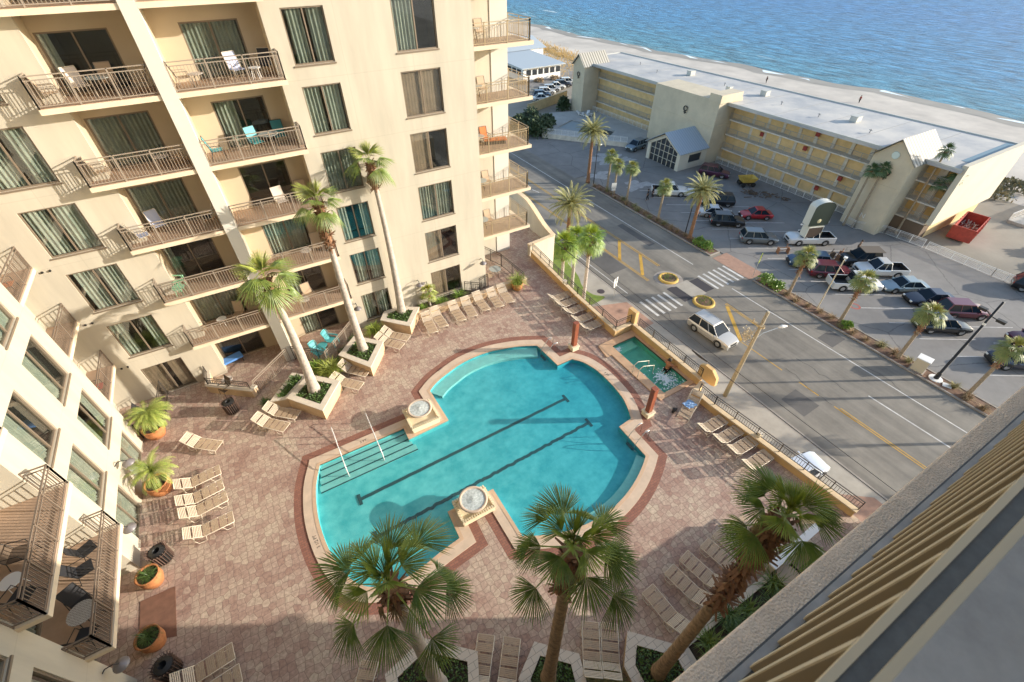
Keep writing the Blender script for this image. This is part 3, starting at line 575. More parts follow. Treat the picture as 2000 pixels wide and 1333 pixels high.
# ================================================================== BUILDINGS
def wall_mesh(b, P, u0, u1, z0, z1, holes, t):
    """wall sheet with thickness t and rectangular openings. P(u, z, d) -> point, d = depth behind the face"""
    us = sorted({u0, u1} | {h[0] for h in holes} | {h[1] for h in holes}); zs = sorted({z0, z1} | {h[2] for h in holes} | {h[3] for h in holes})
    us = [u for u in us if u0 <= u <= u1]; zs = [z for z in zs if z0 <= z <= z1]
    for i in range(len(us)-1):
        run = None
        for j in range(len(zs)):
            solid = j < len(zs)-1 and not any(h[0] <= us[i] and us[i+1] <= h[1] and h[2] <= zs[j] and zs[j+1] <= h[3] for h in holes)
            if solid and run is None: run = zs[j]
            if not solid and run is not None:
                for d in (0, t): b.quad(P(us[i], run, d), P(us[i+1], run, d), P(us[i+1], zs[j], d), P(us[i], zs[j], d))
                run = None
    for (a, c, e, g) in holes+[(u0, u1, z0, z1)]:
        b.quad(P(a, e, 0), P(c, e, 0), P(c, e, t), P(a, e, t)); b.quad(P(a, g, 0), P(c, g, 0), P(c, g, t), P(a, g, t))
        b.quad(P(a, e, 0), P(a, g, 0), P(a, g, t), P(a, e, t)); b.quad(P(c, e, 0), P(c, g, 0), P(c, g, t), P(c, e, t))
def pbox(b, P, u0, u1, z0, z1, d0, d1):
    c = [P(u0, z0, d0), P(u1, z0, d0), P(u1, z0, d1), P(u0, z0, d1), P(u0, z1, d0), P(u1, z1, d0), P(u1, z1, d1), P(u0, z1, d1)]
    b.add(c, [(0, 3, 2, 1), (4, 5, 6, 7), (0, 1, 5, 4), (1, 2, 6, 5), (2, 3, 7, 6), (3, 0, 4, 7)])
def window(parent, P, u0, u1, z0, z1, d, panes=2, curtain='sage', name='window', fm=None, cov=None, sill=True):
    fw = .06; b = MB(); fm = fm or M_FRAME
    pbox(b, P, u0, u1, z0, z0+fw, d-.03, d+.07); pbox(b, P, u0, u1, z1-fw, z1, d-.03, d+.07)
    pbox(b, P, u0, u0+fw, z0+fw, z1-fw, d-.03, d+.07); pbox(b, P, u1-fw, u1, z0+fw, z1-fw, d-.03, d+.07)
    for k in range(1, panes): q = u0+(u1-u0)*k/panes; pbox(b, P, q-.03, q+.03, z0+fw, z1-fw, d-.015, d+.05)
    w_ = b.build(name, fm, parent)
    for k in range(panes):
        a = u0+(u1-u0)*k/panes; c = u0+(u1-u0)*(k+1)/panes; b = MB(); pbox(b, P, a+.05, c-.05, z0+fw, z1-fw, d+.02+.01*(k % 2), d+.028+.01*(k % 2)); b.build('pane', M_GLASS, w_)
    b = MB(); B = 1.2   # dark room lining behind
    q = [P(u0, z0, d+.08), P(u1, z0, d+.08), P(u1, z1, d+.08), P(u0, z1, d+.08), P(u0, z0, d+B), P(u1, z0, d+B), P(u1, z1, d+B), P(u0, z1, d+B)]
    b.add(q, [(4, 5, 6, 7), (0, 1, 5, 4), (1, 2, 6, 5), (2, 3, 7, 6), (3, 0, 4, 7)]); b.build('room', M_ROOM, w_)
    if curtain:
        cm = {'sage': M_CURT, 'brown': M_CURT2}[curtain]
        W = u1-u0; cov = cov or random.choice([[(0, .55)], [(0, .3), (.72, 1)], [(0, 1)], [(0, .42), (.5, .95)], [(.0, .5), (.62, 1)], [(.1, .45), (.6, .98)]])
        for (s0, s1) in cov:
            b = MB(); n = max(8, int((s1-s0)*W/.035)); am = .05 if curtain == 'sage' else .004; ph = random.random()*6
            pts = [(u0+.03+(W-.06)*(s0+(s1-s0)*i/n), d+.13+am*sin(i*1.25+ph)+.5*am*sin(i*.37+ph)) for i in range(n+1)]
            for i in range(n):
                (a, da), (c, dc) = pts[i], pts[i+1]; b.quad(P(a, z0+.03, da), P(c, z0+.03, dc), P(c, z1-.03, dc), P(a, z1-.03, da))
            b.build('curtain', cm, w_)
    return w_
def railing(b, pts, z, h=1.07, sp=.12, post=1.3, rw=.045, bw=.018, top2=True, curve=False):
    """handrail, lower top rail, bottom rail, balusters and posts along pts"""
    for i in range(len(pts)-1):
        p, q = Vector((*pts[i], 0)), Vector((*pts[i+1], 0)); L = (q-p).length
        if L < .02: continue
        at = lambda t, zz: (p.x+(q.x-p.x)*t, p.y+(q.y-p.y)*t, z+zz)
        b.bar(at(0, h), at(1, h), rw, rw*.8); b.bar(at(0, .09), at(1, .09), rw*.7)
        if top2: b.bar(at(0, h-.14), at(1, h-.14), rw*.7)
        n = max(1, int(round(L/sp)))
        for k in range(1, n): b.bar(at(k/n, .09), at(k/n, h-(.14 if top2 else 0)), bw, bw, up=(1, 0, 0))
        n = max(1, int(round(L/post)))
        for k in range(n+1): b.bar(at(k/n, 0), at(k/n, h+.02), rw, rw, up=(1, 0, 0))
# ---- far facade, plane Y = D
FB = empty('hotel_wing', (0, D, 0), 0, 'large cream stucco hotel wing with balconies facing the pool', 'building')
def prt(o, root):
    o.parent = root; o.matrix_parent_inverse = Matrix.Translation(root.location).inverted() if root.rotation_euler.z == 0 else root.matrix_world.inverted(); return o
bpy.context.view_layer.update()
# children are built in world coordinates: give the root an identity-like frame by shifting back
FB.location = (0, 0, 0)
PF = lambda u, z, d: Vector((u, D+d, z))
ZT = 31.0
lv = [3.0*k for k in range(11)]
holesF = []
winA = [(-8.93, -6.95, z0, z1) for z0, z1 in [(.02, 2.12), (3.06, 5.2), (6.1, 8.28), (9.15, 11.3), (12.2, 14.4), (15.2, 17.4), (18.2, 20.4)]]
winB = [(3.40, 5.20, z+.34, z+2.48) for z in lv[1:9]]+[(3.40, 5.20, .45, 2.48)]
winC = [(8.24, 10.42, z+.42, z+2.58) for z in lv[1:9]]+[(8.24, 10.42, .55, 2.58)]
bays = [(-5.35, -2.07, 0, 1), (-1.5, 2.6, 1, 2)]
holesF = winA+winB+winC+[(-5.35, -2.07, -.02, 27.0), (-1.5, 2.6, -.02, 27.0)]
b = MB(); wall_mesh(b, PF, -12.5, 12.42, -.02, ZT, holesF, .25)
b.box(12.17, 12.42, D+.25, D+6, -.02, ZT); FB_wall = b.build('wall', M_STUC, FB)
# bay linings
for bi, (u0, u1, _, _) in enumerate(bays):
    b = MB(); dp = 1.2
    dx0, dx1 = ((-5.28, -2.95), (-.5, 1.75))[bi]
    dh = [(dx0, dx1, z+.02, z+2.12) for z in lv[:9]]
    Pb = lambda u, z, d: Vector((u, D+dp+d, z)); wall_mesh(b, Pb, u0, u1, -.02, 27, dh, .15)
    b.quad((u0, D+.25, -.02), (u0, D+dp, -.02), (u0, D+dp, 27), (u0, D+.25, 27)); b.quad((u1, D+.25, -.02), (u1, D+dp, -.02), (u1, D+dp, 27), (u1, D+.25, 27))
    b.build('bay_lining', M_REC, FB)
    for k, h in enumerate(dh):
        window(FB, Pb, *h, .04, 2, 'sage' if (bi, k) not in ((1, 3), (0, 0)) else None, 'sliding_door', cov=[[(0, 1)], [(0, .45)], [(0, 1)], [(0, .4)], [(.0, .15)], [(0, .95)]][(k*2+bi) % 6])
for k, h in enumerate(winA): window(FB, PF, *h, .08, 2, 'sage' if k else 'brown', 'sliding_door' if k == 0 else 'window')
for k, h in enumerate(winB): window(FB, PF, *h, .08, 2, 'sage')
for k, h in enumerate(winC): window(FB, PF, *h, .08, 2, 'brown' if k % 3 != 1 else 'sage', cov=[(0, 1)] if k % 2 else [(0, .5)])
# window sills and hairline joints as slim proud bands
for (u0, u1, z0, z1) in winA[1:]+winB+winC: b = MB(); b.box(u0-.05, u1+.05, D-.04, D-.003, z0-.07, z0-.005); b.build('window_sill', M_FRAME, FB)
# fin between the bays
b = MB(); b.box(-2.06, -1.51, D-.82, D-.003, -.02, ZT); b.box(-2.06, -1.51, D+.252, D+1.2, -.02, 27); b.build('fin', M_WHITE, FB)
# balconies
FD = D-.75
for bi, (x0, x1, rx0, rx1) in enumerate([(-6.02, -2.065, -5.98, -2.1), (-1.505, 2.80, -1.47, 2.74)]):
    for k in range(1, 9):
        z = 3.0*k; b = MB()
        b.box(x0, x1, FD, D-.002, z-.2, z-.01)
        u0, u1 = bays[bi][0]+.004, bays[bi][1]-.004; b.box(u0, u1, D-.002, D+1.19, z-.2, z-.01)
        s = b.build('balcony', M_SLAB, FB)
        b = MB(); b.box(x0+.05, x1-.002, FD+.05, D-.004, z-.01, z+.004); b.box(u0, u1, D-.004, D+1.19, z-.01, z+.004); b.build('floor_tiles', M_BFLOOR, s)
        b = MB(); pts = [(rx0, D-.03), (rx0, FD+.05), (rx1, FD+.05)] if bi == 0 else [(rx0, FD+.05), (rx1, FD+.05), (rx1, D-.03)]
        railing(b, pts, z); b.build('railing', M_RAIL, s)
# end balconies (street side): stepped back wall and slabs
b = MB(); b.box(12.42, 15.45, 29.3, 29.6, -.02, ZT); b.build('end_wall', M_STUC, FB)
b = MB(); b.box(15.45, 16.65, 29.25, 33, -.02, ZT); b.build('end_pier', M_WHITE, FB)
for k in range(1, 9):
    z = 3.0*k; b = MB(); b.box(12.424, 17.25, 27.1, 29.24, z-.22, z-.01); b.box(16.66, 17.25, 29.24, 31.4, z-.22, z-.01); s = b.build('balcony', mat('gold_slab', (.62, .52, .38), .85), FB)
    b = MB(); b.box(12.43, 17.17, 27.18, 29.24, z-.01, z+.004); b.build('floor_tiles', M_BFLOOR2, s)
    b = MB(); railing(b, [(12.5, 27.17), (16.95, 27.17), (17.15, 27.4), (17.15, 31.35)], z); b.build('railing', mat('gold_rail', (.36, .28, .17), .5, .1), s)
# solid podium below the deck + outer wall
PO = MB(); PO.box(-12.3, 17.2, -5.9, 44, ZR, -.6); PO.box(17.2, 20.1, 29.8, 44, ZR, -.6); PO.box(17.2, 18.5, 10.0, 16.0, ZR, -.6); PO.build('podium', M_STUC, FB)
# ---- left wing, plane X = -9.7
LB = empty('pool_side_wing', (0, 0, 0), 0, 'cream stucco wing along the left side of the pool deck with bronze windows', 'building')
XL = -9.7
PL = lambda u, z, d: Vector((XL-d, u, z))
wl = []
for (z0, z1) in ((5.8, 8.08), (2.82, 4.92), (-.02, 1.88)): wl += [(19.4, 21.4, z0, z1), (16.1, 18.0, z0, z1)]
wl += [(19.4, 21.4, 8.9, 11.1), (16.1, 18.0, 8.9, 11.1), (19.4, 21.4, 12, 14.2), (16.1, 18, 12, 14.2)]
wl += [(7.3, 9.45, 2.9, 5.0), (7.3, 9.45, -.02, 1.9), (7.3, 9.45, 5.9, 8.1), (2.5, 5, 2.9, 5), (2.5, 5, -.02, 1.9)]
bayL = (10.3, 14.75, -.02, 22)
b = MB(); wall_mesh(b, PL, -8, 22.35, -.02, ZT, wl+[bayL], .25); b.box(XL-1.45, XL-.25, 22.1, 22.35, -.02, ZT); b.build('wall', M_STUC, LB)
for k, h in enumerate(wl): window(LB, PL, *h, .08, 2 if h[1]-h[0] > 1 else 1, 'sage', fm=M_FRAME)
for (u0, u1, z0, z1) in wl:
    if z0 > 1: b = MB(); b.box(XL+.003, XL+.05, u0-.05, u1+.05, z0-.08, z0-.005); b.build('window_sill', M_FRAME, LB)
b = MB(); dh = [(11.4, 14.2, z+.02, z+2.12) for z in (-.02, 2.92, 5.92, 8.92, 11.9)]
Pb = lambda u, z, d: Vector((XL-1.3-d, u, z)); wall_mesh(b, Pb, 10.3, 14.75, -.02, 22, dh, .15)
for y in (10.3, 14.75): b.quad((XL-.25, y, 0), (XL-1.3, y, 0), (XL-1.3, y, 22), (XL-.25, y, 22))
b.build('bay_lining', M_STUC, LB)
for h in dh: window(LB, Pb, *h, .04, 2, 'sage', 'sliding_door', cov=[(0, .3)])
for z in (2.95, 5.95, 8.95, 11.95):
    b = MB(); b.box(XL+.002, -8.95, 10.15, 14.9, z-.2, z-.01); b.box(XL-1.29, XL+.002, 10.304, 14.746, z-.2, z-.01); s = b.build('balcony', M_SLAB, LB)
    b = MB(); b.box(XL-1.29, -9.0, 10.32, 14.74, z-.01, z+.004); b.build('floor_tiles', M_BFLOOR, s)
    b = MB(); railing(b, [(XL, 14.85), (-9.0, 14.85), (-9.0, 10.2), (XL, 10.2)], z, sp=.115); b.build('railing', mat('brown_rail', (.21, .16, .12), .5, .1), s)
# corner recess with narrow balconies
b = MB(); dh = [(22.9, 25.0, z+.03, z+2.1) for z in (-.02, 2.95, 5.95, 8.95, 11.95)]
Pc = lambda u, z, d: Vector((XL-1.2-d, u, z)); wall_mesh(b, Pc, 22.35, D, -.02, ZT, dh, .15); b.build('corner_wall', M_STUC, LB)
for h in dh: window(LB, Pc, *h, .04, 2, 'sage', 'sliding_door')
for z in (2.95, 5.95, 8.95, 11.95, 14.95):
    b = MB(); b.box(XL-1.19, XL-.0, 22.354, D-.004, z-.2, z-.01); s = b.build('balcony', M_SLAB, LB)
    b = MB(); b.box(XL-1.18, XL-.05, 22.36, D-.01, z-.01, z+.004); b.build('floor_tiles', M_BFLOOR, s)
    b = MB(); railing(b, [(XL-.05, 22.4), (XL-.05, 25.35)], z, sp=.11); b.build('railing', MATS['brown_rail'], s)
# ground level patio rails in the corner
# ---- the building the picture is taken from
CB = empty('near_wing', (0, 0, 0), 0, 'near hotel wing with rough stucco slab edge and metal balcony railing', 'building')
b = MB(); b.box(-9.69, 13.4, -9, -2.2, -.02, ZT); b.box(9.0, 13.4, -2.2, -.6, -.02, ZT)
b.build('wall', M_STUC, CB)
b = MB(); b.box(13.42, 19.2, -8, .1, -.02, 2.55); b.build('added_shade_block', M_STUC, CB)  # unseen block, added to cast the low shadow on the deck
b = MB(); b.box(-6, 8.5, -2.19, .055, 17.78, 17.99); b.build('balcony', M_LEDGE, CB, bevel=.008)
b = MB(); b.box(-5.99, 8.4, -2.18, -.10, 17.992, 18.0); b.build('floor_tiles', M_BFLOOR, CB)
for z in (2.9, 5.9, 8.9, 11.9, 14.9): b = MB(); b.box(5.5, 13.3, -2.19, -.2, z-.2, z); b.build('balcony', M_SLAB, CB)
# railing (seen from just outside it): bottom rail, flat balusters leaning slightly in, heavy top rail
b = MB(); b.box(-5, 8.3, -.052, -.026, 18.04, 18.07); b.box(-5, 8.3, -.095, -.085, 18.04, 18.07); b.build('bottom_rail', mat('blue_grey_metal', (.40, .375, .34), .5, .1, noise=.25, nscale=6), CB)
b = MB(); b.box(-5, 8.3, -.0999, -.02, 18.001, 18.012); b.build('dark_strip', mat('dark_slate', (.12, .12, .11), .6, noise=.2, nscale=30), CB)  # dark strip laid on the floor to darken the band under the railing
x = -1.2; M_KH = mat('khaki_metal', (.27, .205, .12), .5, .1); M_KC = mat('cream_edge', (.60, .49, .32), .5)  # darker khaki for the baluster sides, lighter cream for the edges
while x < 8.2:
    b = MB()
    for (ya, yb, ci) in ((-.042, -.0455, 1), (-.0455, -.0895, 0), (-.0895, -.093, 1)):
        b.cur = ci; dy = -.038
        b.add([(x, yb, 18.076), (x+.022, yb, 18.076), (x+.022, ya, 18.076), (x, ya, 18.076), (x, yb+dy, 18.975), (x+.022, yb+dy, 18.975), (x+.022, ya+dy, 18.975), (x, ya+dy, 18.975)], [(0, 3, 2, 1), (4, 5, 6, 7), (0, 1, 5, 4), (1, 2, 6, 5), (2, 3, 7, 6), (3, 0, 4, 7)])
    b.build('baluster', [M_KH, M_KC], CB); x += .135
b = MB(); b.cur = 1; b.box(-5, 8.3, -.092, -.080, 18.985, 19.004); b.cur = 2; b.box(-5, 8.3, -.118, -.092, 18.976, 19.0); b.cur = 1; b.box(-5, 8.3, -.132, -.118, 18.985, 19.008); b.cur = 0; b.box(-5, 8.3, -.42, -.132, 18.96, 19.012)
b.build('top_rail', [mat('blue_grey_metal', (0, 0, 0)), M_KC, mat('dark_slate', (.12, .12, .11), .6, noise=.2, nscale=30)], CB)

# ================================================================== DECK FURNITURE AND WALLS
def lowwall(lb, pts, z0, z1, w_, rail=None, cap=True, wm=None, side=0, capm=None, cat='wall', grp=None, h=.62):
    t = empty('parapet_wall', (0, 0, 0), 0, lb, cat, grp)
    P = [Vector(p) for p in pts]; L = []; R = []
    for i, p in enumerate(P):
        d1 = (P[i]-P[i-1]).normalized() if i else (P[1]-P[0]).normalized(); d2 = (P[i+1]-P[i]).normalized() if i < len(P)-1 else d1
        n1 = Vector((-d1.y, d1.x)); n2 = Vector((-d2.y, d2.x)); q = (n1+n2); q = q/(q.dot(q)/2); L.append(p+q*w_/2); R.append(p-q*w_/2)
    poly = [tuple(p) for p in L]+[tuple(p) for p in reversed(R)]
    b = MB(); b.prism(poly, z0, z1); b.build('wall', wm or M_OWALL, t)
    if cap: b = MB(); b.prism(offset(poly, .04), z1+.001, z1+.07); b.build('cap', capm or mat('wall_cap', (.72, .56, .36), .8, noise=.1, nscale=2), t, bevel=.01)
    if rail is not None: b = MB(); railing(b, rail, z1+.07, h, .125, 1.25, .04, .016); b.build('railing', M_DRAIL, t)
    return t
lowwall('ochre parapet wall with dark rail beside the far loungers on the street edge', [(17.55, 27.2), (17.1, 20.5), (17.0, 16.1), (18.3, 16.1)], -.3, .5, .2, rail=[(17.62, 27.2), (17.17, 20.5), (17.07, 16.17), (18.3, 16.17)])
lowwall('ochre parapet wall with dark rail along the street side of the hot tub', [(18.42, 16.3), (18.42, 10.2)], -11, .5, .2, rail=[(18.5, 15.6), (18.5, 10.3)])
lowwall('ochre parapet wall with dark rail behind the near right loungers', [(18.3, 10.0), (17.5, 9.75), (17.52, 8.5), (18.25, 1.0)], -.3, .42, .2, rail=[(17.6, 9.6), (17.6, 8.5), (18.33, 1.0)])
b = MB(); b.box(18.36, 18.66, 15.9, 16.6, -1, 1.45); tag(b.build('wall_pier', M_OWALL, bevel=.02), 'plain orange ochre wall pier at the far corner of the hot tub', 'pier')
b = MB(); pts = [(18.62, 10.6, .5), (18.62, 9.6, .5), (18.62, 9.35, .62), (18.62, 9.4, 1.15), (18.62, 9.8, 1.5), (18.62, 10.3, 1.5), (18.62, 10.6, 1.3)]
b.add([(18.5, p[1], p[2]) for p in pts]+[(18.72, p[1], p[2]) for p in pts], [tuple(range(7)), tuple(range(13, 6, -1))]+[(i, (i+1) % 7, 7+(i+1) % 7, 7+i) for i in range(7)]); tag(b.build('wall_pier', M_OWALL), 'round shouldered ochre wall end at the near corner of the hot tub', 'pier')
# tall curved wall at far street corner
t = empty('curved_wall', (0, 0, 0), 0, 'tall cream and orange garden wall with a sweeping curved top at the street corner', 'wall')
b = MB(); N = 14
ptsw = [(17.3, 27.5, .95)]+[(17.3+2.6*i/4, 27.5+.1*i, .95) for i in range(1, 5)]
def wallstrip(b, ps, w_, z0):
    for i in range(len(ps)-1):
        (x0, y0, za), (x1, y1, zb) = ps[i], ps[i+1]; d = Vector((x1-x0, y1-y0)).normalized(); n_ = Vector((-d.y, d.x))*w_/2
        vs = [(x0-n_.x, y0-n_.y, z0), (x1-n_.x, y1-n_.y, z0), (x1+n_.x, y1+n_.y, z0), (x0+n_.x, y0+n_.y, z0), (x0-n_.x, y0-n_.y, za), (x1-n_.x, y1-n_.y, zb), (x1+n_.x, y1+n_.y, zb), (x0+n_.x, y0+n_.y, za)]
        b.add(vs, [(0, 3, 2, 1), (4, 5, 6, 7), (0, 1, 5, 4), (1, 2, 6, 5), (2, 3, 7, 6), (3, 0, 4, 7)])
sw = [(17.4, 27.45, .95), (20.0, 27.75, .95)]
wallstrip(b, sw, .28, -11)
curve_ = [(20.0, 27.75+.02, .95)]+[(20.05, 27.77+i*.5, .95+1.5*(1-cos(pi*i/10))/2) for i in range(1, 11)]+[(20.05, 45, 2.45)]
wallstrip(b, curve_, .28, -11); b.build('wall', M_STUC, t)
b = MB()
for ps in (sw, curve_):
    wallstrip(b, [(x, y, z+.09) for x, y, z in ps], .4, 0)
b.v = [(x, y, z if z > .5 else z) for x, y, z in b.v]
# cap only: lift the lower edge to just above the wall
nv = []
allp = sw+curve_
for (x, y, z) in b.v:
    if z == 0:
        q = min(allp, key=lambda p: (p[0]-x)**2+(p[1]-y)**2); nv.append((x, y, q[2]+.004))
    else: nv.append((x, y, z))
b.v = nv; b.build('cap', MATS['wall_cap'], t)
# patio enclosure in front of bay 1
lowwall('low cream patio wall with metal rail around the ground floor patio with the blue chair', [(-6.25, D-.05), (-6.25, 24.2), (-4.2, 22.55), (-3.95, 22.75)], 0, .55, .22, rail=[(-6.25, D-.1), (-6.25, 24.2), (-4.2, 22.6)], wm=M_PWALL, capm=M_PCAP, h=.5)
def fence(lb, pts, z=0, h=1.1, m_=M_DRAIL, grp=None, top2=True):
    t = empty('metal_fence', (0, 0, 0), 0, lb, 'fence', grp); b = MB(); railing(b, pts, z, h, .12, 1.3, .045, .018, top2); b.build('railing', m_, t); return t
FG = 'metal fences around the ground floor patios'
fence('tan metal fence from the patio wall to the base of the white fin', [(-3.95, 22.6), (-1.8, 24.5)], m_=M_RAIL, grp=FG)
fence('tan metal fence beside the turquoise chairs, running up to the facade behind planters', [(.15, 22.95), (2.5, D-.1)], m_=M_RAIL, grp=FG)
fence('short metal fence between the white fin and the big planter', [(-1.55, 24.5), (-.2, 23.4), (.1, 22.95)], m_=M_DRAIL, grp=FG)
fence('dark fence around the shaded corner patio below the left wing', [(XL+.02, 22.4), (-8.7, 22.4), (-8.5, D-.1)], m_=M_DRAIL, grp=FG)
fence('dark stair rail between the ground window and the end patio', [(10.6, D-.1), (11.6, 24.5)], m_=M_DRAIL, grp=FG)
fence('dark fence along the front of the far end patio by the facade corner', [(11.7, 25.1), (12.5, 25.3)], m_=M_DRAIL, grp=FG)
fence('dark fence along the walkway side of the far end patio', [(14.9, 24.1), (14.7, 27.2), (13.6, 30.5)], m_=M_DRAIL, grp=FG)
lowwall('low tan bed wall behind the row of seven loungers', [(6.6, 24.35), (11.7, 24.2), (12.9, 24.35), (15.1, 24.15)], 0, .5, .24, cap=True, wm=M_PWALL, capm=mat('bed_cap', (.62, .47, .32), .8))
b = MB(); b.prism([(6.7, 24.5), (11.6, 24.35), (10.6, D-.04), (6.7, D-.04)], None, .38); stuff(b, 'bed_soil', M_SOIL)['label'] = 'dark soil of the planting bed under the ground floor window'
# walkway strip lines by wall
# planters
def planter(lb, poly, z1, wth, fill_m, name='planter_box', grp='square raised palm planters', wm=None, capm=None):
    t = empty(name, (0, 0, 0), 0, lb, 'planter', grp)
    inner = offset(poly, -wth)
    b = MB(); b.prism(poly, 0, z1-.06, holes=[inner]); b.build('wall', wm or M_PWALL, t)
    b = MB(); b.prism(offset(poly, .025), z1-.059, z1, holes=[offset(poly, -wth-.01)]); b.build('cap', capm or M_PCAP, t)
    b = MB(); b.prism(offset(poly, -wth+.005), None, z1-.14); b.build('soil', fill_m, t)
    return t
PC = [(-2.5, 20.6), (-1.02, 18.72), (.32, 20.42), (-1.1, 21.85)]; PB = [(.85, 22.6), (2.2, 20.6), (3.55, 22.4), (2.15, 23.85)]; PA = [(4.1, 24.55), (5.55, 22.98), (6.8, 24.55), (5.6, D-.1), (4.6, D-.1)]
planter('raised square planter holding the palm nearest the patio with the blue chair', PC, .8, .3, M_SOIL)
planter('raised square planter in the middle of the three along the facade', PB, .8, .3, M_SOIL)
planter('raised square planter against the facade beside the seven loungers', PA, .8, .3, M_SOIL)
planter('lower planter trough along the left side of the palm planter', [(-3.35, 20.95), (-2.53, 20.66), (-1.15, 21.92), (-1.9, 22.6)], .68, .2, M_SOIL, grp=None)
NP = [[(-1.9, 5.75), (-.35, 6.1), (1.15, 4.75), (.4, 3.0), (-2.2, 2.9)], [(2.05, 3.3), (3.1, 3.95), (4.25, 2.85), (3.6, .9), (1.8, .9)], [(5.45, 1.75), (6.25, 2.5), (7.6, 1.15), (7.2, -1), (5.1, -1)]]
for k, pl in enumerate(NP):
    planter(['tile capped planter under the leftmost foreground palm', 'tile capped planter under the middle foreground palm', 'tile capped planter at the foot of the leaning foreground palm'][k], pl, .6, .34, M_SOIL, grp='tile capped planters in the foreground', capm=brick_mat('tile_cap', (.66, .58, .48), (.62, .54, .45), (.32, .27, .22), 2.2, 2.2))
b = MB(); b.prism([(7.65, 1.3), (15.3, 1.3), (15.3, -1.5), (7.3, -1.5)], 0, .42, holes=[offset([(7.65, 1.3), (15.3, 1.3), (15.3, -1.5), (7.3, -1.5)], -.25)])
t = empty('garden_bed', (0, 0, 0), 0, 'long low garden bed wall behind the lower right row of loungers', 'planter'); b.build('wall', M_PCAP, t)
b = MB(); b.prism(offset([(7.65, 1.3), (15.3, 1.3), (15.3, -1.5), (7.3, -1.5)], -.24), None, .3); b.build('soil', M_SOIL, t)
lowwall('white topped low wall beside the small round table at lower right', [(12.6, 1.3), (15.6, 1.4)], 0, .95, .22, wm=M_STUC, capm=M_WPLAS)
# floor mat
b = MB(); b.prism([(-9.65, 11.6), (-8.42, 11.1), (-8.42, 13.15), (-9.65, 13.2)], .003, .02); tag(b.build('door_mat', mat('brown_mat', (.22, .11, .07), .95, noise=.2, nscale=3)), 'plain brown floor mat on the pavers beside the left wing doors', 'mat')

for k, (x, y, lb) in enumerate([(18.05, 5.9, 'small cream lantern on the cap of the near street wall'), (17.25, 22.0, 'small cream lantern on the cap of the far street wall')]):
    t = empty('wall_lantern', (x-.12, y, .5 if k == 0 else .58), 0, lb, 'lantern'); b = MB(); b.box(-.13, .13, -.13, .13, 0, .05); b.box(-.09, .09, -.09, .09, .05, .24); b.build('body', mat('cream_rail', (.72, .66, .52), .35), t, bevel=.01); b = MB(); b.box(-.14, .14, -.14, .14, .24, .28); b.build('cap', M_PCAP, t)
# ---- chaise longues
def make_lounger():
    t = empty('chaise_longue'); t.name = 'chaise_longue'
    # foot at y=+1.0 ... hinge y=-.2 ... head rises to y=-.85
    b = MB()
    for s in (-.31, .31):
        b.tube([(s, .98, .34), (s, -.25, .34), (s, -.62, .34)], .017, 6)
        b.tube([(s, -.25, .35), (s, -.85, .78)], .017, 6)
    b.tube([(-.31, .98, .34), (.31, .98, .34)], .017, 6); b.tube([(-.31, -.85, .78), (.31, -.85, .78)], .017, 6); b.tube([(-.31, -.62, .34), (.31, -.62, .34)], .015, 6)
    b.tube([(-.28, -.6, .34), (-.28, -.62, .6)], .012, 5); b.tube([(.28, -.6, .34), (.28, -.62, .6)], .012, 5)
    b.build('frame', M_TUBE, t, True)
    for y0, y1 in ((.62, .8), (-.5, -.3)):
        for s in (-.31, .31):
            b = MB(); b.tube([(s, y0-.12, .33), (s, y0-.04, .03), (s, y1+.06, .03), (s, y1+.14, .33)], .015, 6); b.build('leg', M_TUBE, t, True)
    b = MB(); n = 22
    for i in range(n):
        if i % 6 == 5: continue
        y = -.22+1.18*i/(n-1); b.box(-.30, .30, y-.021, y+.021, .352, .36)
    b.build('seat', M_SLING, t)
    b = MB(); n = 12
    for i in range(n):
        if i == 6: continue
        f = (i+.6)/n; y = -.27-.57*f; z = .375+.41*f; dy, dz = -.0195*.81, .0195*.58
        b.add([(-.3, y-dy, z-dz), (.3, y-dy, z-dz), (.3, y+dy, z+dz), (-.3, y+dy, z+dz), (-.3, y-dy-.004, z-dz-.006), (.3, y-dy-.004, z-dz-.006), (.3, y+dy-.004, z+dz-.006), (-.3, y+dy-.004, z+dz-.006)], [(0, 1, 2, 3), (7, 6, 5, 4), (0, 4, 5, 1), (2, 6, 7, 3)])
    b.build('backrest', M_SLING2, t)
    return t
LG = make_lounger(); LG['category'] = 'chaise longue'
def lounger(foot, head, lb, grp):
    (fx, fy), (hx, hy) = foot, head; d = Vector((fx-hx, fy-hy)).normalized()
    rz = atan2(d.y, d.x)-pi/2; o = place(LG, USED, (fx-d.x*.98, fy-d.y*.98, 0), rz, lb); o['group'] = grp; return o
ords = ['leftmost', 'second from left', 'third from left', 'middle', 'third from right', 'second from right', 'rightmost']
for k, (h, f) in enumerate([((6.94, 23.9), (6.79, 22.1)), ((7.65, 23.85), (7.62, 22.3)), ((8.98, 23.84), (8.93, 22.26)), ((9.95, 23.83), (9.79, 22.29)), ((10.94, 23.97), (10.87, 22.42)), ((12.0, 23.94), (11.88, 22.28)), ((12.88, 23.93), (12.75, 22.34))]):
    lounger(f, h, ords[k]+' of the seven tan loungers backed against the long planter bed', 'row of seven loungers by the planter bed')
